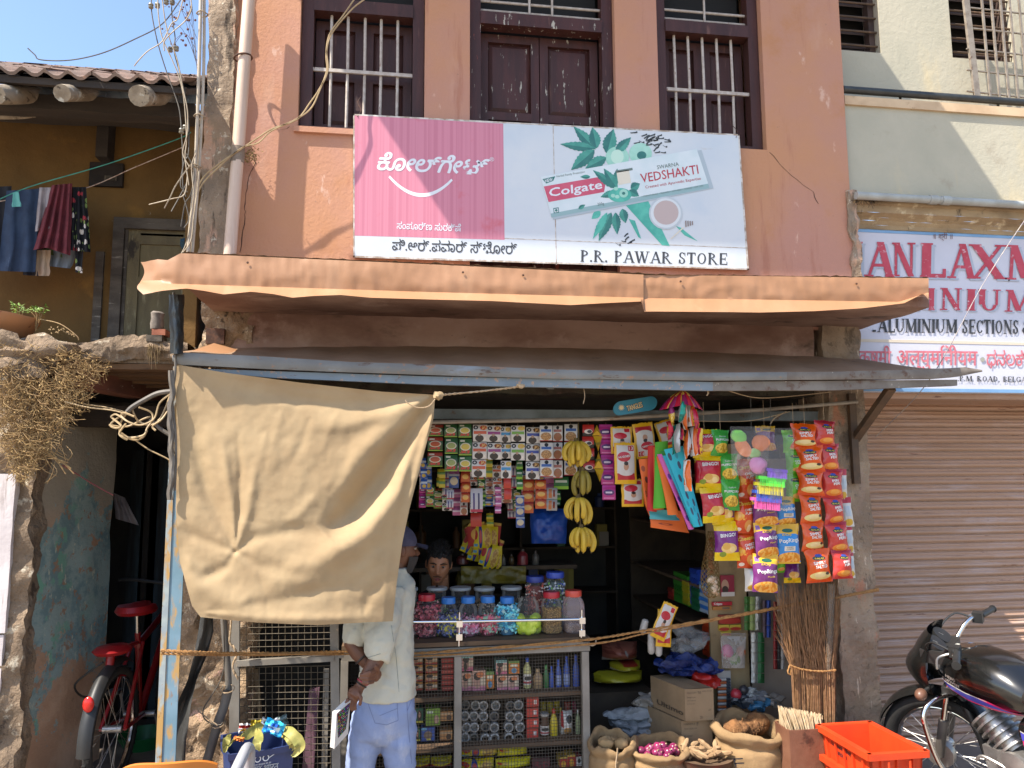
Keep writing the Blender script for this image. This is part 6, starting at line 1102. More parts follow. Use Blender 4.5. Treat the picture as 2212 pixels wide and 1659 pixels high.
for l_,xc,w_,rows,mt in (('strip of small blue sachets beside the cloth edge',215,46,R3_(560,788,3),'bl'),('short strip of yellow and green sachets behind the soup strips',352,46,R3_(640,778,2),'yg'),('strip of orange sachets in the second row',522,62,R3_(660,884,3),'or'),('pack of white and purple toothbrushes in the second row',605,88,[(780,952)],'wp'),('narrow strip of pink sachets in the second row',758,44,R3_(770,964,4),'pk'),('plain red strip hanging in the second row',828,54,R3_(700,864,2),'rd'),('long strip of navy and silver sachets in the second row',915,62,R3_(830,1068,3),'sn'),('dark green foil strip behind the white sachets',915,46,R3_(570,790,3),'gs'),('strip of orange brown sachets in the second row',980,82,R3_(716,962,3),'or'),('strip of brown sachets beside the silver ones',1065,82,R3_(716,930,3),'or'),('strip of silver and brown sachets in the second row',1150,78,R3_(776,944,2),'sv'),('green carton card below the noodle strips',1218,106,[(698,786)],'gs'),('green sachets behind the tomato soup strip',690,60,R3_(560,700,2),'yg'),('dim strip of navy sachets deep in the second row',440,70,R3_(676,780,1),'sn'),('dim strip of white and purple packs near the cloth',410,50,R3_(790,930,2),'wp')):
 sachet_strip(l_,xc,w_,rows,SM[mt],.16+random.uniform(-.03,.05),random.uniform(-3,3),group='second row of sachet strips')
for k,(xc,w_,a,b,n_,mt) in enumerate(((270,70,770,900,2,'yg'),(330,60,780,900,2,'or'),(690,70,720,900,3,'sn'),(860,60,880,1000,2,'wp'),(600,80,960,1060,1,'rd'),(700,50,960,1060,2,'yg'))): sachet_strip('dim '+('first','second','third','fourth','fifth','sixth')[k]+' strip from the left hanging deep in the shop',xc,w_,R3_(a,b,n_),SM[mt],.5,0,group='dim strips deep in the shop')
random.seed(77); ks=list(SM)
for k in range(34):
 row=k//17; xc=205+(k%17)*62+random.uniform(-14,14); w_=random.uniform(46,78); y0=(630,770)[row]+random.uniform(-40,30); sachet_strip('dim sachet strip in the crowded %s back row'%('upper','lower')[row],xc,w_,R3_(y0,y0+random.uniform(120,200),random.choice((2,2,3))),SM[random.choice(ks)],(.24,.34)[row]+random.uniform(-.02,.05),random.uniform(-3,3),group='crowded back rows of sachet strips')
tr=thing('pouch_chain','chain of yellow triangular juice pouches beside the magenta sachets','pouches',P(*k2(1480,315),.0)); m_fro=B('mango_yellow','c9a02a',.35)
for i,(ya,yb,d) in enumerate(((320,400,1),(400,512,-1),(512,640,1),(640,735,-1))):
 g=MB(); w_=34; q=[(1475+i*4,ya),(1475+i*4,yb)]; x=1475+i*6; pts=[(x,ya),(x+w_*(1 if d>0 else .15),yb-4),(x-w_*(1 if d>0 else .15),yb-4)] if d>0 else [(x-w_,ya),(x+w_,ya),(x+4,yb)]
 f3=[P(*k2(*p),.0) for p in pts]; cen=Vector(P(*k2(x,(ya+yb)/2),-.025)); g.add(f3+[cen],[(0,1,3),(1,2,3),(2,0,3),(0,1,2)]); o=part('pouch',g,m_fro,tr,False)
 if i in (1,2): g=MB(); put_text(g,'FROOTI',k2(x-24,(ya+yb)/2+8),k2(x+24,(ya+yb)/2+8),5.5,onY(-.028),bold=.02); part('lettering',g,M('green_ink',H_('3a5a2a')),o,False)
#  bananas
m_ban=M('banana_skin',H_('c2a233'),H_('b8962c'),9,.5,layers=[(H_('4a3518'),(40,40,14),.66,.70,2),(H_('8a8a35'),7,.6,.7,3,.6)]); m_bst=M('banana_stem',H_('4d3d22'),H_('6d5a2e'),20,.8); m_green_ban=M('banana_skin_dark',H_('8f7d2a'),H_('7d6c25'),9,.55,layers=[(H_('3d2c14'),(40,40,14),.62,.68,2)])
def bunch(label,cx,cy,w_,h,n_,mat,seed,spread=1.0):
 random.seed(seed); top=Vector(P(*k2(cx,cy),-.10)); t_=thing('banana_bunch',label,'bananas',top,'banana bunches hung on a cord'); mp=mpp(-.1)*.29762
 g=MB(); g.tube([top+Vector((0,0,.012)),top-Vector((0,0,.03))],[.012,.022],10); part('crown',g,m_bst,t_)
 for k in range(n_):
  f=(k/(n_-1)-.5)*2 if n_>1 else 0; back=k%2; L=h*mp*random.uniform(.74,1.08); sx=f*w_*mp*.5*spread*random.uniform(.75,1.15); yy=-.045*(1-abs(f))*(1 if not back else -.6)
  pts=spline([top+Vector((sx*.10,yy*.3,-.01)),top+Vector((sx*.75,yy*1.2,-L*.28)),top+Vector((sx*1.0,yy*1.4,-L*.62)),top+Vector((sx*.78,yy*1.0,-L*.98))],5); m_=len(pts)
  rs=[(.006 if i<2 else .0165*min(1,.45+.9*sin(pi*min(1,(i+1)/m_*.93)))) for i in range(m_)]; rs[-1]=.005; g=MB(); g.tube(pts,rs,7); part('banana',g,mat,t_)
  g=MB(); g.tube([pts[-1],pts[-1]+(pts[-1]-pts[-2]).normalized()*.008],.0045,5); part('tip',g,m_bst,t_)
bunch('topmost banana bunch, wide and yellow',1325,428,170,200,9,m_ban,1); bunch('second banana bunch, darker and narrow',1370,640,120,185,6,m_green_ban,2); bunch('third banana bunch leaning to the right',1340,835,190,200,7,m_ban,3); bunch('lowest banana bunch, rounded',1360,1055,180,185,9,m_ban,4)
g=MB(); g.tube(spline([P(*k2(1340,300),-.09),P(*k2(1345,500),-.12),P(*k2(1352,800),-.12),P(*k2(1356,1060),-.12)],6),.003,5); whole('banana_string',g,m_bst,'dark string that the banana bunches hang on','string')
def bagf(x0,x1,y0,y1,Y,dep,seed,fn):
 def f(s_): return lambda u,v: P(*fn(lerp(x0,x1,u)+(x1-x0)*.10*(.5-u)*(1-v)*1.2+6*nz(v*3,seed),lerp(y1,y0,v)),Y+s_*dep*(sin(u*pi)**.6*sin(min(1,v+.12)*pi)**.5)*(1+.35*fbm(u*4+seed,v*4)))
 g=MB(); g.grid(f(-1),22,22); g.grid(f(.6),12,12); return g
whole('blue_carrier_bag',bagf(985,1268,905,1180,.3,.08,4,k2),M('blue_plastic',H_('173f8a'),H_('12357a'),6,.35,bump=.3,bs=14,bd=.02),'blue plastic carrier bag hanging in the dark shop','bag')
sh_=thing('back_shelves','dark wooden shelves along the back of the shop','shelves',(.9,2.5,.15))
for z in (.5,.95,1.35,1.7,2.05): g=MB(); g.box(-.7,2.0,2.35,2.68,z-.02,z); part('shelf',g,m_ply2,sh_,False)
for x in (-.7,.2,1.1,1.98): g=MB(); g.box(x,x+.02,2.36,2.68,.15,2.1); part('upright',g,m_ply2,sh_,False)
random.seed(21); cols=('7d2f2a','8a7a2c','2f5a3a','2c3f6d','8d8478','6d4a2a','a08f35')
for i in range(44):
 x=random.uniform(-.6,1.9); z=random.choice((.95,1.35,1.7)); w_=random.uniform(.05,.11); h=random.uniform(.12,.26); c=cols[i%7]; g=MB(); Y=random.uniform(2.36,2.45);
 if i%3 == 0: g.lathe([(w_/2,0),(w_/2,h*.7),(w_*.2,h*.85),(w_*.2,h)],(x,Y+w_/2,z),10)
 else: g.box(x-w_/2,x+w_/2,Y,Y+.08,z,z+h)
 whole('shelf_item',g,B('dim'+c,c,.5),'dim %s on the back shelves of the shop'%('bottle' if i%3 == 0 else 'packet'),'bottle' if i%3 == 0 else 'packet','goods on the back shelves',smooth=i%3 == 0)
mg=thing('noodle_bundle','bundle of yellow noodle packets hanging deep in the shop','packets',P(*k2(650,1060),.9)); random.seed(4)
for k in range(11):
 x,y=560+random.uniform(0,170),1090+random.uniform(0,220); g=MB(); a=random.uniform(-.5,.5); c=Vector(P(*k2(x,y),.9+random.uniform(-.05,.1))); R3=Matrix.Rotation(a,3,'Y')
 for s_ in (-1,1): g.grid(lambda u,v: c+R3@Vector(((u-.5)*.13,s_*.018*(sin(u*pi)*sin(v*pi))**.5,(v-.5)*.16)),6,6)
 part('packet',g,GM['noodle'] if k%3 else GM['redyel'],mg)
g=MB(); g.grid(lambda u,v: P(*k2(lerp(490,960,u),lerp(1470,1345,v)),.95+.02*fbm(u*9,v*3)),24,8); whole('yellow_sheet',g,M('olive_plastic',H_('8a7a2c'),H_('6d6022'),6,.35,bump=.4,bs=12,bd=.03),'yellowish plastic sheet over the shelf behind the shopkeeper','sheet')
for i,(x,y0,y1,w_,c) in enumerate(((795,1260,1340,34,'6d6a66'),(855,1255,1335,40,'4a3a22'),(935,1215,1335,78,'7d2a30'),(1030,1230,1335,50,'55524d'),(500,1250,1330,90,'5a2a28'))): bottle('shelf_bottle',('grey','brown','wide red','pale','dark red')[i]+' bottle standing on the ledge behind the shopkeeper',x-w_/2,x+w_/2,y0,y1,B('sb'+c,c,.3),B('sbcap','3a3230'),1.05,0,fn=k2)
g=MB(); z=P(*k2(800,1340),1.0)[2]; g.box(.1,1.3,.98,1.3,z-.03,z-.003); whole('inner_ledge',g,m_ply2,'dark ledge behind the shopkeeper carrying bottles','ledge',smooth=False)
#  snack strips and goods on the right
def k3(x,y): return (1206.9+x*.26455,822.9+y*.26455)
def k4(x,y): return (1481.3+x*.26455,822.9+y*.26455)
def k8(x,y): return (1234.4+x*.27253,1206.9+y*.27253)
PKM={}
def packet_shape(w_,h,bulge,pinch,seed):
 """pillow packet hanging from its top seal at the origin: returns fn(u, v, side) in metres, v = 0 bottom"""
 def f(u,v,s_=-1):
  e=(sin(u*pi)**.55)*(sin(max(0,min(1,(v-.06)/.88))*pi)**.55); x=(u-.5)*w_*(1-pinch*sin(v*pi)**1.2)+.004*nz(v*4,seed)
  wr=.008*nz(u*14,v*3+seed)*(1-sin(v*pi))+.006*nz(u*5+seed,v*7,2)
  return Vector((x,s_*(bulge*e+wr*min(1,e*3+.2)),-h*(1-v)+.004*sin(u*40)*(v>.97)))
 return f
def snack_strip(label,pts,w_,mat,texts,Y=-.32,bulge=.042,pinch=.10,fn=k4,group='snack strips hanging at the right',rot=None,name='snack_strip',seed=0):
 """pts: list of (xc, ytop, ybottom) in view marks; packets share one mesh per strip"""
 x_,y_=fn(pts[0][0],pts[0][1]); t_=thing(name,label,'snack packets',P(x_,y_,Y),group); base=t_.location
 m_=mpp(Y)*.26455*1.03
 for i,(xc,y0,y1) in enumerate(pts):
  a=Vector(P(*fn(xc,y0),Y)); b=Vector(P(*fn(xc,y1),Y)); h=a.z-b.z; f=packet_shape(w_*m_*1.2,h*1.05,bulge,pinch,seed+i*3.7); rz=random.uniform(-.22,.22)+(rot or 0); ry=random.uniform(-.06,.06)
  g=MB(); g.grid(lambda u,v: f(u,v,-1),14,14); g.grid(lambda u,v: f(1-u,v,.8),8,10)
  o=lpart('packet',g,mat,t_); o.location=a-base+Vector((0,random.uniform(-.01,.01),0)); o.rotation_euler=(random.uniform(-.06,.02),ry,rz)
  for (s_,u0,v0,u1,v1,hh,mt,kw) in texts:
   g=MB(); put_text(g,s_,(u0,-v0),(u1,-v1),hh, lambda x,y,l: f(x,min(.98,max(.02,-y)),-1)+Vector((0,-.0016-.0003*l,0)),**kw); lpart('lettering',g,mt,o,False)
 g=MB(); p=Vector(P(x_,y_,Y)); g.tube([p,p+Vector((0,0,.16))],.0012,3); part('string',g,m_twine,t_); return t_
Wt=M('white_ink',H_('dcd8d2'),rough=.45); Yk=M('yellow_ink',H_('d8b53a'),rough=.45); Dk=M('dark_ink',H_('2a2a30'),rough=.45)
ch_=lambda col: [('e',.55,.33,.33,.13,H_('d8b26a')),('e',.42,.38,.16,.09,H_('c99a4a')),('e',.68,.30,.12,.08,H_('e0c485'))]
PM={'bingo': PRINT('snack_red',H_('b02433'),[('r',0,1,0,.20,H_('d8b512')),('r',0,1,.84,1,H_('d8b512'))]+ch_('')+[('e',.22,.24,.12,.07,H_('7a8a2a'))],.2,9),'bingop': PRINT('snack_purple',H_('6d2a72'),[('r',0,1,0,.22,H_('d8b512')),('r',0,1,.76,1,H_('d8b512'))]+ch_('')+[('e',.3,.17,.13,.07,H_('7a8a2a'))],.2,9),'puff': PRINT('snack_green',H_('3f9a3a'),[('e',.5,.3,.36,.18,H_('a88a2a')),('se',.5,.3,.38,.2,10,H_('d8b545'))],.2,9),'cheez': PRINT('snack_orange_red',H_('c24418'),[('e',.15,.45,.2,.12,H_('d88a2a')),('e',.65,.22,.2,.14,H_('c9853a')),('e',.7,.14,.1,.1,H_('d8b080')),('e',.2,.1,.14,.05,H_('d8c8b8')),('s',.05,.5,.35,.5,7,H_('d8a03a'))],.2,9),'popp': PRINT('snack_rings_purple',H_('6a2c68'),[('r',0,1,.72,1,H_('d8a52a')),('e',.3,.70,.3,.07,H_('6a2c68')),('e',.72,.70,.25,.06,H_('6a2c68')),('e',.55,.14,.5,.16,H_('d0852a')),('se',.55,.14,.5,.16,8,H_('e0a850')),('e',.5,.84,.22,.05,H_('2a5a45')),('r',.05,.2,.8,.92,H_('7d5a95'))],.2,9),'popb': PRINT('snack_rings_blue',H_('2a7fc0'),[('r',0,1,.72,1,H_('d8a52a')),('e',.3,.70,.3,.07,H_('2a7fc0')),('e',.72,.70,.25,.06,H_('2a7fc0')),('e',.55,.14,.5,.16,H_('d0852a')),('se',.55,.14,.5,.16,8,H_('e0a850')),('e',.5,.84,.22,.05,H_('2a5a45')),('r',.3,.75,.33,.45,H_('d5c8b5')),('r',0,1,0,.04,H_('d8a52a'))],.2,9),'chaat': PRINT('snack_lime',H_('62b02a'),[('e',.55,.2,.32,.1,H_('d0a050')),('e',.42,.72,.26,.07,H_('1f3a30')),('r',0,1,.9,1,H_('7cc43a'))],.2,9),'salt': PRINT('snack_orange',H_('d0500f'),[('e',.5,.22,.42,.12,H_('d8c078')),('e',.45,.24,.22,.08,H_('e0c890')),('e',.78,.28,.1,.05,H_('3a2a22')),('e',.45,.74,.26,.07,H_('1f3a35')),('e',.45,.82,.14,.04,H_('3a4a95')),('r',0,1,.0,.07,H_('c8430c'))],.2,9),'peri': PRINT('snack_red_brick',H_('b8362f'),[('e',.5,.2,.36,.12,H_('d87a2a')),('e',.5,.22,.22,.08,H_('e09a45')),('e',.45,.74,.24,.07,H_('1f3a35')),('e',.45,.82,.13,.04,H_('3a4a95')),('r',0,1,.9,1,H_('9a2530')),('r',.85,1,.1,.8,H_('c45a50'))],.2,9),'back': PRINT('packet_back',H_('c9c4bc'),[('r',0,1,.8,1,H_('b03038')),('r',.2,.8,.35,.7,H_('aeb8c0')),('e',.5,.15,.4,.12,H_('c9a035'))],.35,7)}
T_=lambda s_,u0,v0,u1,v1,h,mt=Wt,**kw: (s_,u0,v0,u1,v1,h,mt,kw)
bal=[T_('BALAJI',.27,.715,.63,.715,.05,Yk,bold=.03)]
Z=-.34
snack_strip('strip of lime green chaat snack packets behind the brush bag',[(880,400,575),(905,562,755),(898,742,975)],170,PM['chaat'],bal+[T_('CHAAT',.3,.5,.75,.52,.07,bold=.05),T_('CHASKA',.34,.41,.82,.44,.07,bold=.05)],Z+.04,seed=1)
snack_strip('strip of red packets of potato chips with yellow ends',[(150,398,615),(182,605,880),(205,868,1142)],190,PM['bingo'],[T_('BINGO!',.2,.68,.84,.72,.10,bold=.05,shear=.1)],Z,seed=2)
snack_strip('short strip of purple packets of potato chips with yellow ends',[(295,900,1160),(322,1145,1452)],176,PM['bingop'],[T_('BINGO!',.2,.60,.84,.64,.085,bold=.05,shear=.1)],Z+.03,seed=3)
snack_strip('strip of green popcorn packets',[(282,400,605),(345,595,820),(365,808,1045)],142,PM['puff'],[T_('PUFFCORN',.1,.58,.92,.60,.075,bold=.05),T_('Kurkure',.3,.72,.7,.74,.06)],Z-.02,pinch=.14,seed=4)
snack_strip('strip of orange red cheese puff packets',[(470,640,945),(470,938,1230),(482,1222,1512)],140,PM['cheez'],[T_('Cheetos',.12,.72,.92,.78,.10,Yk,bold=.05,shear=.15),T_('CHEEZ',.4,.58,.9,.62,.065,bold=.04),T_('PUFFS',.44,.49,.92,.53,.065,bold=.04)],Z+.03,pinch=.04,seed=5)
snack_strip('strip of purple ring snack packets with yellow tops',[(625,780,960),(628,938,1165),(636,1152,1425),(645,1412,1710)],178,PM['popp'],bal+[T_('PopRings',.14,.50,.94,.54,.10,bold=.05),T_('Masala',.5,.40,.8,.42,.045,Yk,bold=.03)],Z-.01,pinch=.05,seed=6)
snack_strip('strip of blue ring snack packets with yellow tops',[(806,945,1178),(808,1168,1475)],176,PM['popb'],bal+[T_('PopRings',.14,.53,.94,.57,.10,bold=.05),T_('YUMMY',.36,.40,.68,.41,.035,Dk),T_('CHEESE',.36,.355,.68,.365,.035,Dk)],Z+.01,pinch=.05,seed=7)
snack_strip('long strip of orange salted chips packets',[(970,350,540),(1000,530,735),(1010,725,925),(1020,916,1160),(1036,1150,1380),(1064,1370,1632)],200,PM['salt'],bal+[T_('SIMPLY',.2,.55,.72,.58,.09,bold=.05),T_('SALTED',.25,.44,.78,.47,.09,bold=.05)],Z,seed=8,pinch=.2)
snack_strip('long strip of brick red spicy chips packets, rightmost',[(1130,326,520),(1165,510,730),(1185,720,945),(1206,935,1165),(1225,1155,1398),(1258,1378,1602)],186,PM['peri'],bal+[T_('PERI',.34,.55,.66,.58,.085,bold=.05),T_('PERI',.38,.45,.72,.48,.085,bold=.05)],Z+.02,seed=9,pinch=.2)
snack_strip('strip of packets showing their pale backs at the right edge',[(1275,720,960),(1305,950,1180),(1322,1170,1400),(1335,1385,1600)],80,PM['back'],[],Z+.10,seed=10,pinch=.1,bulge=.02)
snack_strip('strip of snack packets turned backwards behind the purple ring snacks',[(545,1480,1705)],130,PM['back'],[],Z+.06,seed=11)
for i,(x,y0,y1,w_,mt) in enumerate(((640,370,560,150,'popp'),(760,1400,1560,90,'chaat'),(860,1440,1640,120,'bingop'),(890,1160,1420,70,'popp'),(560,1240,1480,60,'bingo'),(110,620,900,70,'bingo'),(300,640,900,90,'bingop'))): snack_strip('single packet %s behind the front strips'%('of ring snacks at the top','in lime green low down','in purple low down','of ring snacks half seen','in red half seen','in red at the left','in purple at the left')[i],[(x,y0,y1)],w_,PM[mt],[],Z+.16,seed=20+i,group='packets hanging behind the front strips',name='hanging_packet')
cl=thing('wrapper_bunch','umbrella shaped bunch of shiny snack packets hanging under the awning','snack packets',P(*k3(1000,80),-.4))
WR=[PRINT('wrap_teal',H_('1f8f80'),[('r',.5,1,0,1,H_('a8a49c')),('s',0,.5,0,.4,5,H_('156a60'))],.22,9,.3),PRINT('wrap_red',H_('b8203a'),[('r',.7,1,0,1,H_('c9a51f')),('s',0,1,0,.5,6,H_('8a1a35'))],.22,9),PRINT('wrap_orange',H_('d0601f'),[('r',0,.55,0,1,H_('cfcac2')),('r',.1,.4,.2,.4,H_('c06a3a'))],.25,9),PRINT('wrap_gold',H_('c99a2a'),[('r',0,1,.5,1,H_('8a2458')),('se',.4,.3,.4,.25,7,H_('d8b860'))],.22,9)]
random.seed(31)
for i,(x0,y0,x1,y1,w_,k) in enumerate(((1020,170,990,340,90,0),(960,360,960,590,90,0),(1025,180,1035,400,40,2),(1075,190,1085,370,60,2),(1110,230,1130,390,50,1),(1050,400,1040,640,46,2),(1100,380,1110,610,66,2),(1155,390,1150,600,46,1),(1045,650,1060,900,74,2),(910,340,905,480,40,1),(920,200,930,340,40,3),(1000,380,1005,480,40,1))):
 a,b=Vector(P(*k3(x0,y0),-.42+random.uniform(-.05,.04))),Vector(P(*k3(x1,y1),-.42+random.uniform(-.05,.04))); h=(a-b).length; f=packet_shape(w_*mpp(-.42)*.26455*1.25,h,.022,.08,i*2.1); g=MB()
 d=(a-b).normalized(); R3=d.to_track_quat('Z','Y').to_matrix()@Matrix.Rotation(random.uniform(-1.1,1.1),3,'Z')
 g.grid(lambda u,v: a+R3@f(u,v,-1),10,12); g.grid(lambda u,v: a+R3@f(1-u,v,.8),6,8); part('packet',g,WR[k],cl)
for i in range(9):
 ang=-1.25+2.5*i/8; c=Vector(P(*k3(1005,130),-.42)); k=3 if i%2 == 0 else 1; L=.115
 def f(u,v): r_=L*v; a_=ang+(u-.5)*.42; return c+Vector((r_*sin(a_)*1.15,-.045*cos(a_*1.5)*v-.012*sin(u*pi),.035-.055*v*v*1.5-.03*abs(sin(a_))*v+.004*nz(u*5,v*5,i)))
 g=MB(); g.grid(f,6,8); part('packet',g,WR[k],cl)
for dx in (-20,0,18): g=MB(); g.tube([P(*k3(1000+dx,30),-.42),P(*k3(1005,140),-.42)],.002,4); part('string',g,m_twine,cl)
ts=thing('oval_snack_sign','small blue oval sign hanging under the awning','sign',P(*k3(620,280),-.2))
oc=[(625+sx*(155 if abs(sx) else 0),0) for sx in (0,)]; g=MB(); pts=[]
for k in range(28): a=2*pi*k/28; x=625+150*(1 if cos(a)>0 else -1)*min(1,abs(cos(a))*99)*.78+62*cos(a); y=203+58*sin(a)-.16*(x-625); pts.append(k3(x,y))
g.prism([P(x,y,-.2) for x,y in pts],(0,.012,0)); part('plate',g,M('teal_enamel',H_('2f7f9a'),H_('2a7590'),6,.4,layers=[(H_('6d4a3a'),14,.64,.7,2)]),ts,False)
g=MB(); put_text(g,'TANGLES',k3(562,250),k3(690,214),13,onY(-.2015),bold=.06); part('lettering',g,Dk,ts,False); g=MB(); put_text(g,'TANGLES',k3(564,247),k3(688,212),12,onY(-.2035),bold=.02); part('lettering',g,M('cream_ink',H_('d8c49a')),ts,False)
g=MB(); g.poly([P(*k3(512+(28 if k%2 else 14)*cos(k*pi/12),218+(28 if k%2 else 14)*sin(k*pi/12)),-.2015) for k in range(24)]); part('sunburst',g,M('cream_ink',None),ts,False)
m_hug=PRINT('diaper_pack',H_('d8a51a'),[('r',.1,.9,.1,.94,H_('c9c2bc')),('r',.1,.9,.1,.26,H_('b02a35')),('e',.5,.3,.36,.1,H_('c9c2bc')),('e',.42,.66,.3,.12,H_('b8202f')),('r',.62,.88,.8,.93,H_('b8202f')),('e',.5,.42,.12,.09,H_('b58a70')),('e',.5,.5,.1,.05,H_('2f2624'))],.3,6)
def hug(label,xc,y0,y1,w_,Y,flip=False,rot=0,txt=True):
 x_,y_=k3(xc,y0); t_=thing('diaper_pack',label,'diaper pack',P(x_,y_,Y),'yellow and red diaper packs'); h=(y1-y0)*.26455*mpp(Y); f=packet_shape(w_*.26455*mpp(Y),h,.02,.0,xc*.1); g=MB()
 R3=Matrix.Rotation(rot,3,'Y'); b=Vector(P(x_,y_,Y))
 def ff(u,v,s_=-1): return b+R3@f(1-u if flip else u,1-v if flip else v,s_)
 g.grid(lambda u,v: ff(u,v),12,12); g.grid(lambda u,v: ff(u,v,.8),8,8); part('pack',g,m_hug,t_)
 if txt: g=MB(); put_text(g,'HUGGIES',(.17,-.62),(.68,-.66),.05, lambda x,y,l: ff(x,-y)+Vector((0,-.0025-.0003*l,0)),bold=.05); part('lettering',g,Wt,t_,False); g=MB(); put_text(g,'13',(.66,-.83),(.84,-.83),.08, lambda x,y,l: ff(x,-y)+Vector((0,-.0025-.0003*l,0)),bold=.03); part('lettering',g,Wt,t_,False)
hug('diaper pack half seen at the top left of the diaper packs',510,375,600,185,-.02,txt=False); hug('frontmost diaper pack with the number thirteen',540,505,850,188,-.06); hug('lowest diaper pack below the front one',600,800,1030,190,-.02,txt=False); hug('upside down diaper pack behind the orange bags',680,345,640,180,-.02,True,-.12); hug('diaper pack tilted at the upper right of the diaper packs',850,325,560,170,.03,False,-.3,False)
def sbag(label,pts,Y,c,thick=.012,shapes=None,scl=4,lab2=None):
 g=MB(); n_=14
 (ax,ay),(bx,by),(cx_,cy_),(dx,dy)=pts
 def f(s_): return lambda u,v: Vector(P(*k3(lerp(lerp(dx,cx_,u),lerp(ax,bx,u),v),lerp(lerp(dy,cy_,u),lerp(ay,by,u),v)),Y))+Vector((0,s_*thick*sin(u*pi)**.5-.006*sin(v*5+u*3),0))
 g.grid(f(-1),8,n_); g.grid(f(1),8,n_); return whole('carrier_bag',g,shapes or M('bag_'+c,H_(c),rough=.7),label,'bag','bright carrier bags hanging in a fan')
hearts=[('e',u,v,.09,.05,H_('2f3f55')) for u,v in ((.15,.9),(.5,.78),(.3,.62),(.75,.55),(.35,.4),(.7,.3),(.3,.2),(.75,.12),(.6,.05))]+[('e',u,v,.08,.04,H_('1f7f90')) for u,v in ((.5,.9),(.7,.7),(.5,.5),(.2,.3),(.55,.22))]
m_teal_b=PRINT('bag_hearts',H_('1f9fb0'),hearts,.6); m_orc=PRINT('bag_circles',H_('d0601f'),[('e',.3,.8,.2,.06,H_('8a3a1a')),('e',.6,.6,.2,.06,H_('5a2a1a')),('e',.4,.3,.2,.06,H_('8a3a1a')),('e',.4,.3,.1,.03,H_('d0601f'))],.6); m_pkb=PRINT('bag_pink',H_('c05aa5'),[('e',.5,.7,.3,.04,H_('5a2a85')),('e',.5,.4,.3,.04,H_('5a2a85')),('e',.5,.15,.3,.04,H_('5a2a85'))],.6)
sbag('orange bag printed with dark circles behind the fan, leftmost',[(655,640),(740,630),(745,1110),(700,1000)],-.18,'',shapes=m_orc); sbag('wide orange bag at the bottom of the fan',[(740,1060),(1000,1060),(1065,1242),(750,1196)],-.19,'',shapes=m_orc)
sbag('pale teal bag crossing low behind the fan',[(735,1040),(960,1060),(990,1140),(742,1128)],-.2,'4a9aa0'); sbag('bright red bag at the left of the fan',[(730,530),(790,525),(800,1070),(720,1060)],-.22,'b8241f'); sbag('orange bag beside the red one',[(775,540),(850,530),(860,1050),(775,1055)],-.24,'c8551a')
sbag('green bag in the middle of the fan',[(790,500),(890,490),(885,1035),(770,1042)],-.27,'4f9a22',.02); sbag('orange bag right of the green one',[(800,620),(850,600),(985,1090),(890,1095)],-.29,'d0661f'); sbag('pink bag with purple hearts',[(805,600),(845,595),(1105,1205),(1060,1215)],-.31,'',shapes=m_pkb); sbag('dark green bag beside the pink one',[(835,575),(870,570),(1120,1190),(1095,1195)],-.33,'2a7a35')
sbag('narrow turquoise bag behind the heart bag',[(850,610),(930,600),(1100,1150),(1080,1170)],-.35,'1f8fa5'); sbag('big turquoise bag printed with hearts at the front of the fan',[(862,560),(1010,530),(1178,1180),(1100,1195)],-.37,'',shapes=m_teal_b)
m_clear=GLASS('clear_bag',(.75,.72,.70),.935,.14,16); b1=thing('scrubber_bag','clear plastic bag of green, orange and pink bath scrubbers','bag',P(*k4(540,770),-.46))
part('bag',bagf(360,690,372,772,-.48,.06,8,k4),m_clear,b1)
for i,(x,y,r_,sx,c,tl) in enumerate(((435,455,60,1.25,'8ad060',.5),(470,545,62,1.5,'e08a5a',.9),(612,508,76,1.05,'e08a5a',0),(592,690,80,1.0,'d88fc0',0),(560,590,46,1.3,'9ac07a',0))):
 c_=Vector(P(*k4(x,y),-.47)); g=MB(); g.ball((0,0,0),r_*mpp(-.47)*.26455,18,12,sx,.55,.95,.12,i); R3=Matrix.Rotation(tl,3,'Y'); g.xf(lambda p: c_+R3@p); part('scrubber',g,M('scrub_'+c,H_(c),rough=.85,bump=.6,bs=160,bd=.006),b1)
b2=thing('brush_bag','clear plastic bag holding five scrubbing brushes in bright colours','bag',P(*k4(690,1060),-.44))
part('bag',bagf(560,888,385,1062,-.46,.045,12,k4),m_clear,b2)
for i,(x0,x1,y0,y1,c) in enumerate(((662,832,712,790,'7a5ab0'),(604,818,782,860,'5ad04a'),(584,802,836,930,'cfc23a'),(572,790,900,992,'3a5ab5'),(556,778,962,1054,'d85aa0'))):
 g=MB(); sl=.10
 def q(x,y): return k4(x,y+(x-690)*sl)
 g.prism([P(*q(x,y),-.50) for x,y in ((x0,y0),(x1,y0),(x1,y0+26),(x0,y0+26))],(0,.05,0)); br=part('brush_back',g,M('brush_'+c,H_(c),rough=.4),b2,False)
 g=MB(); n_=30
 for k in range(n_):
  for r_ in range(3): x=lerp(x0+5,x1-5,(k+random.random()*.6)/n_); a=P(*q(x,y0+26),-.50+r_*.02); b=P(*q(x+random.uniform(-3,3),y1),-.505+r_*.02); g.tube([a,b],.0016,3,False)
 part('bristles',g,M('bristle_'+c,[min(1,v*1.25+.03) for v in H_(c)] and tuple(min(1,v*1.2+.03) for v in H_(c)),rough=.6),br,False)
for x in (530,690): g=MB(); g.tube([P(*k4(x,130),-.44),P(*k4(x+4,400),-.47)],.0014,3); whole('hanging_string',g,m_wired,'dark string holding the %s bag under the awning'%('scrubber' if x<600 else 'brush'),'string')
g=MB(); g.tube(spline([P(*k4(330,75),-.5),P(*k4(560,135),-.4),P(*k4(800,130),-.3),P(*k4(1180,90),-.1)],6),.003,5); whole('slack_cord',g,m_twine,'slack brown cord under the right half of the awning','cord')
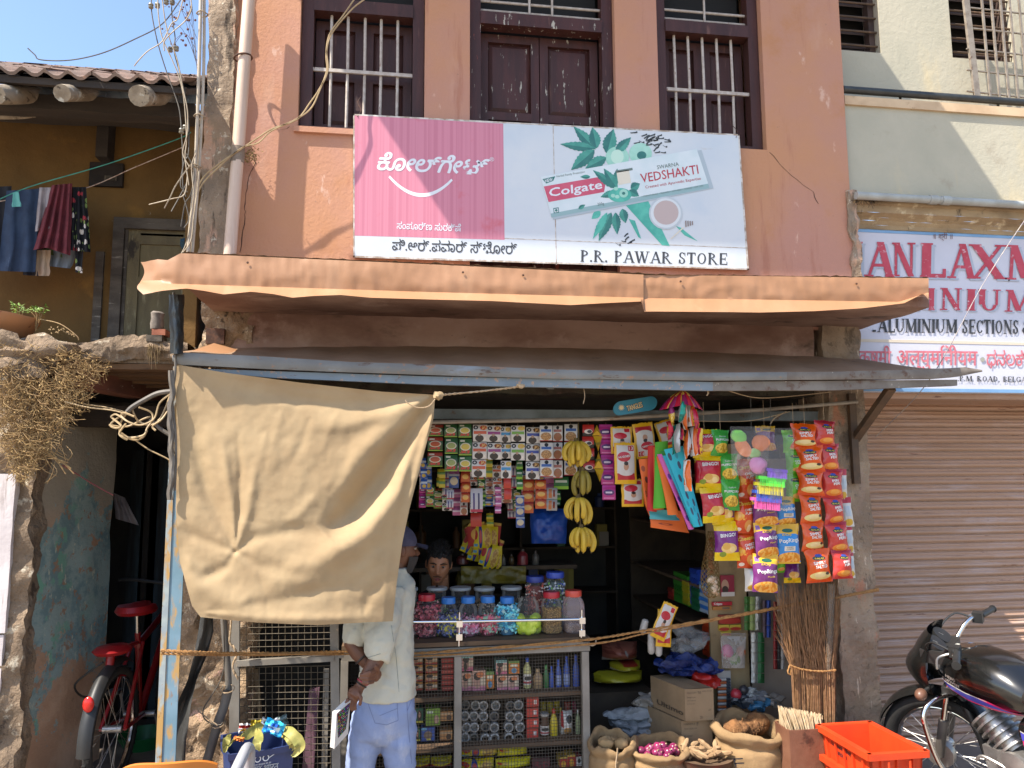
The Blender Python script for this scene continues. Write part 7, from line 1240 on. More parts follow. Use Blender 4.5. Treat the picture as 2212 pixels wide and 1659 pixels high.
g=MB(); g.tube(spline([P(*k4(0,325),-.3),P(*k4(300,330),-.3),P(*k4(560,320),-.28),P(*k4(850,250),-.2)],6),.0025,5); g.tube(spline([P(*k4(690,350),-.22),P(*k4(730,300),-.22),P(*k4(820,250),-.2)],5),.004,5); whole('tie_cord',g,m_twine,'thin cord tied to the awning above the snack strips','cord')
for i,(x,y0,y1) in enumerate(((205,65,185),(1210,75,120),(180,70,120))): g=MB(); fn=k3 if i<2 else k4; g.tube(spline([P(*fn(x,y0),-.54),P(*fn(x+8,(y0+y1)/2),-.54),P(*fn(x-4,y1),-.54)],4),.0022,4); whole('string_end',g,m_twine,('longest','rightmost','short')[i]+' loose string end hanging from the awning edge','string','loose string ends on the awning edge')
#  side cupboard, shelf goods
m_beige=M('beige_board',H_('a08a66'),H_('8d7858'),3,.8,layers=[(H_('6d5a42'),6,.6,.72,2,.6)])
Ye=.36; cb=thing('side_cupboard','open cupboard with a beige end panel along the right side of the shop','cupboard',(2.3,.4,.15))
xa,xb=P(*k8(1100,600),Ye)[0],P(*k8(1400,600),Ye)[0]
g=MB(); g.box(xa,xb,Ye,Ye+.02,.15,2.2); part('end_panel',g,m_beige,cb,False)
g=MB(); g.box(xa+.003,2.7,2.1,2.12,.15,2.2); part('end_panel',g,m_ply2,cb,False)
g=MB(); g.box(2.6,2.7,Ye+.02,2.1,.15,2.2); part('back_board',g,m_ply2,cb,False)
for z in (.62,.95,1.24,1.62,2.0): g=MB(); g.box(xa+.01,2.6,Ye+.02,2.1,z-.02,z); part('shelf',g,m_ply,cb,False)
g=MB(); g.box(xb+.01,2.72,.34,.355,.15,2.1); part('grey_sheet',g,M('grey_tin',H_('8d8072'),H_('756a5e'),3,.6,bump=.3,bs=6,bd=.03),cb,False)
def shelf_stack(name,label,x0,x1,y0,y1,X,c,n_,c2):
 """packs on the cupboard shelves that face into the shop; side view receding into depth"""
 a=PX(*k8(x1,y1),X); b=PX(*k8(x0,y0),X); t_=thing(name,label,'packs',(X,(a[1]+b[1])/2,a[2])); z0=PX(*k8(x1,y1),X)[2]; z1=PX(*k8(x1,y0),X)[2]
 for k in range(n_):
  z=lerp(z0,z1,k/n_); g=MB(); pole_box(g,X,X+.14,a[1],max(a[1]+.12,b[1]),z,lerp(z0,z1,(k+.94)/n_),3,3,2,.007,20,k+x0); part('pack',g,B('pk'+(c if k%2 else c2),c if k%2 else c2,.3),t_)
shelf_stack('green_packs','stack of green packets on the cupboard shelf',808,930,140,380,xa+.02,'2f7a2a',7,'3f8a2f'); shelf_stack('blue_packs','stack of dark blue packets on the cupboard shelf',935,1005,90,390,xa+.012,'2440a0',8,'3050b0'); shelf_stack('blue_white_packs','stack of blue and white packets nearest the beige panel',1012,1088,200,445,xa+.006,'3a7ac8',8,'a8b8c8'); shelf_stack('dark_green_packs','stack of dark green packets between the blue stacks',945,1012,240,420,xa+.002,'1f5a3a',6,'2a6a45'); shelf_stack('yellow_packs','thin stack of yellow packets beside the green ones',880,930,190,370,xa+.004,'b0a02a',6,'9a9a25')
shelf_stack('orange_packs','stack of orange red packets at the lower cupboard edge',1035,1100,500,790,xa+.006,'c0451f',6,'b03a1a'); shelf_stack('red_packs','small red packets at the dark end of the cupboard shelf',770,808,240,330,xa+.02,'a03028',3,'8a2a22')
g=MB(); c=P(*k8(925,845),.25); g.ball(c,.1,30,18,1.75,.9,.6,.7,5); g.rough(.035,16,3); g.rough(.012,45,8); whole('blue_bag_heap',g,M('navy_plastic_bag',H_('142a68'),H_('101f4d'),8,.22,bump=.8,bs=16,bd=.04,layers=[(H_('7a88ac'),24,.68,.72,2)]),'heap of shiny dark blue bags above the cardboard boxes','bags')
g=MB(); g.ball(P(*k8(1065,955),.22),.065,20,12,1.2,.9,.8,.7,6); g.rough(.02,18,4); whole('red_bag',g,M('red_plastic_bag',H_('b0281f'),H_('951f1a'),8,.25,bump=.4,bs=16,bd=.02),'small red plastic bag tucked behind the cardboard box','bag')
g=MB(); g.ball(P(*k8(930,660),.3),.09,26,16,1.4,.7,.9,.8,9); g.rough(.025,16,6); whole('clear_bag_heap',g,GLASS('dim_clear',(.34,.34,.34),.72,.15,12),'heap of clear plastic bags on the cupboard ledge','bags')
def pin(name,label,x0,x1,y0,y1,mat,cat='pack',Y=Ye-.02,dep=.018,puff=0,group=None): return good(name,label,x0,x1,y0,y1,mat,dep,Y,cat,group,puff,k8)
pin('maroon_pack','maroon pack with a bearded face hung on the beige panel',1190,1288,130,300,PRINT('maroon_face',H_('8a2038'),[('e',.3,.5,.28,.3,H_('b08a75')),('e',.3,.32,.24,.18,H_('3a2a25')),('r',0,1,0,.2,H_('c9c0ba'))],.4)); o=pin('toothpaste_box','red toothpaste carton on the beige panel',1120,1272,340,374,B('tp_red','a8202f',.4),'carton',dep=.03)
g=MB(); put_text(g,'Colgate',k8(1130,366),k8(1195,366),5,onY(Ye-.0215),bold=.03); part('lettering',g,Wt,o,False)
pin('toothpaste_box','orange brown carton under the red toothpaste',1122,1268,376,408,PRINT('tp_orange',H_('a8703a'),[('r',.5,.9,.2,.8,H_('6d5a4a'))],.4),'carton',dep=.03)
for i,(x0,x1,y0,y1) in enumerate(((1170,1340,440,520),(1172,1252,522,575),(1258,1344,522,570),(1190,1265,575,612))): pin('seed_packet',('wide maroon','left yellow','right yellow','lowest yellow')[i]+' blade card on the beige panel',x0,x1,y0,y1,PRINT('blade_card%d'%(i>0),H_('7a2a1f') if not i else H_('b8a03a'),[('r',.1,.9,.2,.5,H_('b5a045')),('e',.5,.3,.5,.3,H_('a03025'))],.4),'card',group='cards on the beige panel')
b3=thing('toy_bag','clear bag with a pink and an orange green ball on the beige panel','bag',P(*k8(1280,860),.28)); part('bag',bagf(1180,1385,590,868,.28,.05,15,k8),GLASS('dull_bag',(.6,.56,.52),.75,.2,14),b3)
for x,y,r_,c in ((1235,735,52,'c0407a'),(1345,735,38,'c06a3a'),(1300,800,46,'6a8a45')): g=MB(); g.ball(P(*k8(x,y),.28),r_*mpp(.28)*.27253,14,10,1,.7,1.1,.1,x); part('ball',g,B('toy'+c,c,.5),b3)
t_=thing('battery_card','long card of small batteries hung below the beige panel','batteries',P(*k8(1210,1230),.2)); g=MB(); g.box(P(*k8(1158,1000),.3)[0],P(*k8(1265,1000),.3)[0],.3,.305,P(*k8(1200,1230),.3)[2],P(*k8(1200,890),.3)[2]); part('card',g,B('silver_card','a5a3a0',.3),t_,False)
for k in range(11): g=MB(); y=960+k*24; g.tube([P(*k8(1160,y),.29),P(*k8(1225,y-3),.29)],.008,8); g.cur=0; part('battery',g,B('bat1','b5602a',.35) if k%2 else B('bat2','c0bcb5',.35),t_); g=MB(); g.tube([P(*k8(1226,y-3),.29),P(*k8(1258,y-5),.29)],.008,8); part('battery',g,B('bat3','3a3a40',.35),t_)
def shiny(label,x0,x1,y0,y1,cs,Y,n_):
 t_=thing('shiny_strip',label,'sachets',P(*k8((x0+x1)/2,y0),Y))
 for k in range(n_):
  for j,c in enumerate(cs):
   a0,a1=lerp(x0,x1,j/len(cs)),lerp(x0,x1,(j+1)/len(cs)); g=MB(); b0,b1=lerp(y0,y1,k/n_),lerp(y0,y1,(k+.95)/n_); g.grid(lambda u,v: P(*k8(lerp(a0,a1,u),lerp(b1,b0,v)),Y-.012*sin(u*pi)+.006*nz(u*3,v*4,k+j)),4,5); part('sachet',g,M('shiny_'+c,H_(c),rough=.2,metal=.6 if c in ('b5b5b0',) else 0,bump=.6,bs=40,bd=.02),t_)
shiny('green and silver strip of sachets at the right of the beige panel',1370,1500,300,570,('3a6a2a','8a9a5a','b5b5b0'),.28,4); shiny('long silver and green strip of sachets below it',1425,1530,585,990,('b5b5b0','1f5a30'),.26,5); shiny('black and white checked strip beside the brooms',1600,1690,340,880,('8a2a2a','2a2a2a','b5b0aa'),.2,7); shiny('small blue and purple strip behind the brooms',1515,1580,330,630,('5a4a55','2f4a9a'),.26,3); shiny('plastic wrapped strip at the top of the brooms',1630,1720,210,420,('8a8580','6d6862'),.18,2)
hg=Vector(P(*k8(770,500),.0)); t_=thing('diaper_pack','pair of tilted diaper packs hanging inside the shop','diaper pack',P(*k8(780,345),.2))
for i,(x,y,r_) in enumerate(((745,520,-.1),(790,480,-.45))):
 c=Vector(P(*k8(x,y-120),.2-.02*i)); f=packet_shape(.10,.23,.014,0,i); R3=Matrix.Rotation(-r_,3,'Y'); g=MB(); g.grid(lambda u,v: c+R3@f(u,v),10,10); g.grid(lambda u,v: c+R3@f(u,v,.8),8,8); part('pack',g,m_hug,t_)
for i,(x,y0,y1) in enumerate(((632,585,755),(692,590,772),(590,480,590))): g=MB(); a,b=Vector(P(*k8(x,y0),.25)),Vector(P(*k8(x+(-30 if i == 2 else 0),y1),.25)); g.tube([a,a.lerp(b,.1),a.lerp(b,.5),a.lerp(b,.9),b],[.012,.022,.024,.022,.012],12); whole('candle_pack',g,M('white_wax',H_('b8b2aa'),H_('a39d95'),9,.5),('left','right','slanted upper')[i]+' white tube shaped pack hanging in the dark','pack','white tube packs')
g=MB(); zt=P(*k8(440,1025),.75)[2]; g.box(1.25,1.75,.7,1.0,.15,zt-.01); whole('low_stand',g,m_ply2,'dark low stand under the yellow bags','stand',smooth=False)
for i,(x0,x1,y0,y1,mt,l_) in enumerate(((285,572,690,842,PRINT('brown_bag',H_('6d3a2f'),[('r',0,1,0,.2,H_('a09a95')),('r',.5,.58,0,1,H_('8a8580')),('s',0,1,.2,1,4,H_('8a5545'))],.3,7),'brown and clear bag of grain on top of the yellow bags'),(350,596,842,922,PRINT('yel_bag2',H_('a8a02a'),[('r',0,1,0,.3,H_('b5b2aa')),('r',.3,.8,.7,1,H_('a03028'))],.3,7),'thin yellow bag in the middle of the stack'),(218,616,918,1028,PRINT('yel_bag3',H_('b0aa2c'),[('r',0,1,0,.14,H_('b5b2aa'))],.3,7),'wide yellow bag at the bottom of the stack'))):
 pin('grain_bag',l_,x0,x1,y0,y1,mt,'bag',.7,.3,1)
random.seed(8)
for i,(x,y,sx,sy,sz,l_) in enumerate(((650,1120,1.3,.8,.5,'topmost crumpled grey plastic bag of the pile'),(470,1230,1.7,.7,.45,'rolled pale plastic sheet at the left of the pile'),(670,1230,1.2,.8,.8,'grey plastic bag against the cardboard box'),(540,1310,1.8,.8,.6,'middle crumpled grey plastic bag of the pile'),(600,1390,2.0,.8,.45,'lowest bluish plastic bag of the pile'),(440,1330,1.0,.8,.8,'small dark plastic bag at the left of the pile'))):
 g=MB(); g.ball(P(*k8(x,y),.42),.085,34,22,sx,sy,sz,.6,i); g.rough(.028,11,i); g.rough(.008,34,i+5); whole('plastic_bag',g,M('grey_plastic%d'%(i%2),H_(('86817a','77787a')[i%2]),H_(('9c968e','8a8c8e')[i%2]),9,.3,bump=.5,bs=16,bd=.03),l_,'plastic bag','pile of crumpled plastic bags')
m_card=M('cardboard',H_('8a7458'),H_('7d684e'),5,.85,layers=[(H_('6d5a45'),(2,2,20),.6,.75,2,.5)])
def carton(label,pA,pB,yB0,yT0,Y,dep,sx,lines):
 """front face between pA and pB; runs back by dep leaning left by sx"""
 a,b=Vector(P(*k8(pA,yB0),Y)),Vector(P(*k8(pB,yB0),Y)); zt=P(*k8(pA,yT0),Y)[2]; t_=thing('cardboard_box',label,'box',((a.x+b.x)/2,Y,a.z),'cardboard boxes'); z0,z1=a.z,zt
 F0=[Vector((a.x,Y,z0)),Vector((b.x,Y,z0)),Vector((b.x,Y,z1)),Vector((a.x,Y,z1))]; B0=[q+Vector((sx,dep,0)) for q in F0]; g=MB(); g.add(F0+B0,[(0,1,2,3),(4,5,6,7),(0,3,7,4),(1,2,6,5),(0,1,5,4)]); part('body',g,m_card,t_,False)
 for s_ in (0,1):
  g=MB(); m0,m1=(F0[3]+F0[2])/2+Vector((0,0,.004)),(B0[3]+B0[2])/2+Vector((0,0,.004)); q=[F0[3],m0,m1,B0[3]] if s_ else [m0+Vector((.002,0,0)),F0[2],B0[2],m1+Vector((.002,0,0))]; g.add(q,[(0,1,2,3)]); part('flap',g,m_card,t_,False)
 for (s_,u0,v0,u1,h) in lines:
  g=MB(); put_text(g,s_,(u0,-v0),(u1,-v0),h, lambda x,y,l: (F0[0].lerp(F0[1],x)+Vector((0,-.001-.0002*l,(z1-z0)*-y)))); part('lettering',g,M('box_ink',H_('4a3f35')),t_,False)
 return F0,B0,t_
F0,B0,t_=carton('upper cardboard box with printed lettering behind the sacks',905,1133,1290,1035,.02,.34,-.10,[('FRAGILE GOODS',.08,.86,.4,.04),('TRUE',.45,.84,.56,.08),('HANDLE WITH CARE',.6,.9,.95,.03),('KEEP DRY',.08,.72,.4,.03),('NET WEIGHT',.08,.62,.38,.03),('BATCH NO',.08,.52,.34,.03),('ZEN',.5,.06,.6,.09),('LOT',.8,.3,.9,.04)])
g=MB(); put_text(g,'Ultimo',(.2,-.16),(.95,-.16),.16, lambda x,y,l: (B0[0].lerp(F0[0],x)+Vector((-.003,0,(F0[3].z-F0[0].z)*-y))),bold=.03); part('lettering',g,M('box_ink',None),t_,False)
carton('lower cardboard box under the printed one',880,1125,1600,1287,.05,.34,-.10,[('HANDLE',.08,.9,.45,.04),('THIS SIDE UP',.08,.78,.5,.035),('F',.5,.86,.56,.1),('FRAGILE',.08,.6,.35,.03)])
#  sacks
t=NT('jute'); wv=t.n('ShaderNodeTexWave'); wv.inputs['Scale'].default_value=90; wv.inputs['Distortion'].default_value=1.5; t.lk(t.obj(),wv.inputs['Vector']); w2=t.n('ShaderNodeTexWave'); w2.bands_direction='Z'; w2.inputs['Scale'].default_value=90; t.lk(t.obj(),w2.inputs['Vector'])
col=t.mix(t.ramp(t.noise(5),.4,.65),H_('8f7350'),H_('7a6040')); col=t.mix(t.math('MULTIPLY',wv.outputs[1],.35),col,H_('6a5033')); t.lk(t.mix(t.math('MULTIPLY',w2.outputs[1],.3),col,H_('bd9d72')),t.b.inputs['Base Color']); t.rough(.95); t.bump(t.math('ADD',wv.outputs[1],w2.outputs[1]),.35,.004); t.bump(t.noise(12,5),.4,.02); m_jute=t.m
def sack(label,x0,x1,yrim,ylow,Y,seed,tall=.1):
 """open jute sack with rolled rim; yrim back of the rim, ylow front of the rim (view marks)"""
 cxs=P(*k8((x0+x1)/2,(yrim+ylow)/2),Y); rx=(P(*k8(x1,ylow),Y)[0]-P(*k8(x0,ylow),Y)[0])/2; zr=(P(*k8(x0,yrim),Y)[2]+P(*k8(x0,ylow),Y)[2])/2; t_=thing('jute_sack',label,'sack',(cxs[0],Y,.15),'open jute sacks'); c=(cxs[0],Y); g=MB(); n_=64
 H=zr-.15; prof=[(.80,.0),(.96,.06),(1.0,H*.45),(1.0,H*.66),(.92,H*.76),(1.02,H*.86),(1.07,H*.94),(1.0,H*1.0),(.93,H*1.02),(.84,H*.99),(.80,H*.9),(.77,H*.74)]
 P2=spline([(r_,0,z) for r_,z in prof],4); vs=[]
 for j,q in enumerate(P2):
  t2=j/(len(P2)-1)
  for k in range(n_):
   a=2*pi*k/n_; wob=1+.06*nz(cos(a)*1.5+seed,sin(a)*1.5,q.z*6)+.05*nz(cos(a)*3+seed,sin(a)*3,q.z*20); r_=q.x*rx*wob; z=q.z+.15+(.075*nz(cos(a)*1.2+seed*3,sin(a)*1.2)+.022*nz(cos(a)*4+seed,sin(a)*4)+.045*sin(a))*max(0,t2-.25)*1.3; vs.append((c[0]+r_*cos(a),c[1]+r_*sin(a)*.92,z))
 m_=len(P2); g.add(vs,[(j*n_+k,j*n_+(k+1)%n_,(j+1)*n_+(k+1)%n_,(j+1)*n_+k) for j in range(m_-1) for k in range(n_)]); part('sack',g,m_jute,t_); return Vector((c[0],c[1],zr)),rx,t_
sc1,r1,s1=sack('open jute sack of potatoes beside the counter',140,500,1375,1520,.02,1); sc2,r2,s2=sack('open jute sack of red onions in the middle',482,915,1385,1600,-.04,2); sc3,r3,s3=sack('big open jute sack of coconuts',1142,1680,1190,1450,-.06,3)
g=MB(); g.tube(spline([(s1.location.x-.01+.006*sin(i),.02-r1*.96,.2+i*.03) for i in range(9)],3),.004,5); part('stitching',g,m_twine,s1)
random.seed(12)
def heap(name,label,cat,c,R_,rz,n_,r_,mat,dz,group,squash=1.0,lump=.1,extra=None):
 for i in range(n_):
  a=random.uniform(0,6.28); q=math.sqrt(random.random())*R_; g=MB(); rr=r_*random.uniform(.8,1.15); z=c.z-dz+(.03*(1-q/R_))+random.uniform(-.012,.018); p=Vector((c.x+q*cos(a),c.y+q*sin(a)*.85,z)); g.ball(p,rr,14,10,1,1,squash,lump,i)
  o=whole(name,g,mat,label,cat,group)
  if extra: extra(o,p,rr)
m_on=M('onion_skin',H_('8a2f55'),H_('702045'),(9,9,4),.25,layers=[(H_('b06a8a'),(30,30,6),.6,.7,2)])
def top_(o,p,rr): g=MB(); d=Vector((random.uniform(-.5,.5),-.6,.6)).normalized(); g.tube([p+d*rr*.9,p+d*rr*1.25],[.006,.0015],5); part('root_tip',g,m_twine,o)
heap('red_onion','red onion in the middle jute sack','onion',sc2,r2*.66,0,30,.026,m_on,.045,'red onions in the sack',.92,.05,top_)
m_coco=M('coconut_husk',H_('8a5f38'),H_('6d4a2c'),(14,14,4),.95,bump=1,bs=60,bd=.012,layers=[(H_('a87d50'),(60,60,10),.58,.66,2)])
for i,(x,y,r_) in enumerate(((1285,1340,.055),(1390,1345,.052),(1470,1300,.065),(1330,1290,.05),(1440,1250,.045))):
 g=MB(); p=Vector(P(*k8(x,y),-.06+.04*(i%3))); p.z=min(p.z,sc3.z-.03); g.ball(p,r_,22,16,1.1,1,.95,.2,i); g.rough(.008,40,i)
 for k in range(40): d=Vector((random.gauss(0,1),random.gauss(0,1)-.4,random.gauss(0,1))).normalized(); g.tube([p+d*r_*.95,p+d*r_*1.15+Vector((random.uniform(-.01,.01),)*3)],.0012,3,False)
 whole('coconut',g,m_coco,('front left','front middle','largest right','back left','back right')[i]+' husked coconut in the big jute sack','coconut','coconuts in the sack')
m_pot_=M('potato_skin',H_('a88a62'),H_('957850'),12,.85)
for i in range(5): g=MB(); p=sc1+Vector((random.uniform(-.06,.07),random.uniform(-.05,.04),-.035+random.uniform(0,.03))); g.ball(p,.035,14,10,1.25,1,.9,.2,i); whole('potato',g,m_pot_,'potato showing at the mouth of the left jute sack','potato','potatoes in the sack')
for i,(x,y) in enumerate(((1300,1590),(1310,1625))):
 g=MB(); p=k8(x,y); q=lambda dx,dy: P(p[0]+dx,p[1]+dy,-.06-r3*.93); g.add([q(-6,-2),q(16,-3),q(16,0),q(-6,1),q(-4,-2),q(-1,-2),q(0,7),q(-3,7)],[(0,1,2,3),(4,5,6,7)]); part('stencil_mark',g,Dk,s3,False)
gb=Vector(P(*k8(1050,1540),-.1)); t_=thing('ginger_basket','shallow basket under the heap of ginger','basket',(gb.x,gb.y,.15)); g=MB(); g.lathe([(.12,0),(.16,gb.z-.17),(.17,gb.z-.16),(.155,gb.z-.165),(0,gb.z-.2)],(gb.x,gb.y,.15),24); part('basket',g,m_ply,t_)
m_gin=M('ginger',H_('a08462'),H_('86694a'),14,.85,layers=[(H_('6d553c'),30,.6,.7,2)])
for i in range(16):
 g=MB(); p=gb+Vector((random.uniform(-.13,.13),random.uniform(-.1,.08),random.uniform(-.005,.045))); d=Vector((random.uniform(-1,1),random.uniform(-.6,.6),random.uniform(-.2,.4))).normalized()*.03
 g.tube([p-d*1.4,p-d*.6,p,p+d*.7,p+d*1.5],[.008,.015,.013,.016,.007],7); e=d.cross(Vector((0,.3,1))).normalized()*.028; g.tube([p,p+e*.6,p+e*1.2],[.011,.012,.006],6); whole('ginger_root',g,m_gin,'knobbly ginger root in the heap between the sacks','ginger','ginger roots in the basket')
tb=Vector(P(*k8(1065,1690),-.3)); g=MB(); g.lathe([(.15,0),(.19,tb.z-.16),(.20,tb.z-.15),(.18,tb.z-.16),(0,tb.z-.19)],(tb.x,tb.y,.1),28); t_=whole('tomato_basket',g,m_ply,'basket of tomatoes at the bottom edge of the picture','basket')
for i in range(16): g=MB(); a=random.uniform(0,6.28); q=math.sqrt(random.random())*.15; g.ball((tb.x+q*cos(a),tb.y+q*sin(a)*.8,tb.z-.05+random.uniform(0,.02)),.03,14,10,1,1,.85); whole('tomato',g,M('tomato',H_('b8261a'),H_('a52015'),8,.25),'red tomato in the basket at the bottom edge','tomato','tomatoes in the basket')
t_=thing('garlic_net','long brown net of garlic hanging in front of the beige panel','net bag',P(*k8(1110,310),-.05)); c0=[(1110,-220,30),(1105,-60,50),(1100,40,66),(1100,140,78),(1105,230,80),(1108,285,60),(1110,312,20)]
def netp(a,y): x=interp([(q[1],q[0]) for q in c0],y); r_=interp([(q[1],q[2]) for q in c0],y)*mpp(-.05)*.27253; p=Vector(P(*k8(x,y),-.05)); return p+Vector((r_*cos(a),r_*sin(a)*.7,0))
g=MB()
for s_ in (-1,1):
 for k in range(11): g.tube([netp(2*pi*k/11+s_*(i*.30),-220+i*532/24) for i in range(25)],.0018,3,False)
o=part('net',g,M('net_cord',H_('7d5a30'),H_('5d5a2c'),9,.8),t_); o['kind']='stuff'
for i in range(14): g=MB(); y=random.uniform(150,280); p=netp(random.uniform(3.2,6.2),y); p=Vector(P(*k8(1105,y),-.05)).lerp(p,.62); g.ball(p,.02,10,8,1,1,.9,.25,i); part('garlic_bulb',g,M('garlic',H_('c9b8a5'),H_('a88a6a'),20,.6),t_)
for i in range(10): g=MB(); y=random.uniform(-150,110); g.ball(Vector(P(*k8(1105,y),-.05))+Vector((random.uniform(-.01,.01),0,0)),.016,8,6,1,1,.9,.3,i); part('onion_bulb',g,B('brown_bulb','8a5a35',.6),t_)
#  brooms and rusty tin
br=thing('stick_broom_bundle','tall bundle of brown coconut stick brooms against the pier','broom',P(*k8(1840,1320),-.16)); random.seed(14); g=MB(); g2=MB()
bx_,tx_=(1790,1985),(1640,2000)
for k in range(640):
 u=random.random(); x0=lerp(1760,2095,u); x1=lerp(1640,2105,min(1,max(0,u+random.gauss(0,.13)))); ym=870; xm=lerp(1738,2090,u)+random.uniform(-8,8); Y=-.14+random.uniform(-.07,.05); ytop=random.uniform(160,620); (g if k%2 else g2).tube([P(*k8(x0,1330),Y),P(*k8(xm,ym),Y-.005),P(*k8(lerp(xm,x1,.7)+random.uniform(-10,10),lerp(ym,ytop,.6)),Y),P(*k8(x1+random.uniform(-55,45),ytop),Y+random.uniform(-.03,.03))],[.0022,.002,.0016,.0008],3,False)
m_st1=M('broom_stick',H_('8a6442'),H_('75522f'),30,.8); m_st2=M('broom_stick_dark',H_('6d4d33'),H_('96704d'),30,.8)
for gg,mt in ((g,m_st1),(g2,m_st2)): o=part('sticks',gg,mt,br); o['kind']='stuff'
g=MB(); twist(g,[P(*k8(x,y),-.235) for x,y in ((1728,845),(1820,875),(1960,892),(2096,884))],.007,6); part('binding',g,m_rope,br); g=MB(); twist(g,[P(*k8(x,y),-.24) for x,y in ((1728,850),(1715,900),(1735,915),(1740,870))],.006,6); part('binding',g,m_rope,br)
g=MB(); g.tube(spline([P(*k8(x,y),-.2) for x,y in ((2060,200),(2048,500),(2040,700),(2035,900))],4),[.022]*4+[.024]*5+[.02]*4,10); whole('wrapped_broom',g,GLASS('wrap_film',(.26,.2,.15),.72,.2,20),'broom handle wrapped in clear plastic at the right of the sticks','broom')
tn=thing('rusty_tin','square rusty brown tin can holding pale bristle brooms','tin',P(*k8(1840,1700),-.28)); x0,x1=P(*k8(1680,1330),-.28)[0],P(*k8(2000,1330),-.28)[0]; zt=P(*k8(1840,1325),-.28)[2]; g=MB()
m_rt=M('rusty_tin_sheet',H_('6d4632'),H_('7d5540'),5,.65,bump=.3,bs=20,layers=[(H_('4a2f22'),7,.56,.68,2),(H_('a07a5c'),20,.66,.72,3)])
R_=(x1-x0)/2*1.0; g.lathe([(R_*.94,0),(R_*.95,zt-.18),(R_*.97,zt-.165),(R_*.97,zt-.155),(R_*.9,zt-.155),(R_*.88,zt-.4)],((x0+x1)/2,-.24,.15),32,sq=.82,sy=.75); g.xf(lambda p: p); part('tin',g,m_rt,tn)
for s_ in (0,1): g=MB(); xx=(x0+x1)/2+(-.05 if s_ else .0);
b5=thing('bristle_broom','pale grass brooms standing bristles up in the rusty tin','broom',P(*k8(1830,1360),-.26)); g=MB()
for k in range(520):
 u=random.random(); w_=random.random(); a=Vector((lerp(x0+.02,x1-.02,u),lerp(-.31,-.17,w_),zt-.05)); xt=lerp(1635,1990,u); b=Vector(P(*k8(xt+random.uniform(-8,8),lerp(1175,1240,u)+random.uniform(-14,26)),-.28+w_*.1)); g.tube([a,a.lerp(b,.5)+Vector((0,-.004,0)),b],[.002,.002,.0014],3,False)
o=part('bristles',g,M('pale_bristle',H_('c0a988'),H_('b09570'),30,.8),b5); o['kind']='stuff'
for i,(x,y,r_,c,l_) in enumerate(((1305,1075,.035,'9a2a35','dark red ball behind the coconut sack'),(1365,1040,.03,'2a2a2f','black ball behind the coconut sack'))): g=MB(); g.ball(P(*k8(x,y),.2),r_,14,10); whole('toy_ball',g,B('tb'+c,c,.4),l_,'ball')
for i,(x,y,w_,c) in enumerate(((1350,1120,.10,'2a3038'),(1450,1090,.12,'6d7075'),(1480,1150,.12,'3a6a8a'),(1600,1120,.12,'75706a'),(1420,1060,.08,'8a8f90'))): g=MB(); c_=Vector(P(*k8(x,y),.2)); g.ball(c_,w_*.5,20,14,1.2,.7,.6,.9,i); g.rough(.02,22,i); whole('plastic_scrap',g,M('scrap'+c,H_(c),rough=.25,bump=.4,bs=20,bd=.02),('black','grey','bluish','tan grey','pale grey')[i]+' crumpled plastic behind the coconut sack','plastic scrap','plastic scraps behind the sack')
#  people
from mathutils.bvhtree import BVHTree
def remesh(mb,vox,mat,smooth_it=6,disp=None):
 """fuse overlapping volumes into one continuous skin"""
 me=mb.mesh('tmp',mat,False); o=bpy.data.objects.new('tmp',me); COL.objects.link(o); r_=o.modifiers.new('r','REMESH'); r_.mode='VOXEL'; r_.voxel_size=vox
 if smooth_it: s_=o.modifiers.new('s','SMOOTH'); s_.factor=.5; s_.iterations=smooth_it
 out=bpy.data.meshes.new_from_object(o.evaluated_get(bpy.context.evaluated_depsgraph_get())); bpy.data.objects.remove(o)
 if disp:
  for v in out.vertices: v.co += v.normal*disp(v.co)
 out.polygons.foreach_set('use_smooth',[True]*len(out.polygons)); return out
def place(name,me,parent):
 me.transform(Matrix.Translation(-parent.location)); o=obj(name,me,parent); return o
def bvh_of(me): return BVHTree.FromPolygons([v.co.copy() for v in me.vertices],[tuple(p.vertices) for p in me.polygons])
def hit(b,x,y,off=.002):
 d=Vector(ray(x,y)).normalized(); h=b.ray_cast(Vector(CAM),d)[0]
 return (h-d*off) if h else None
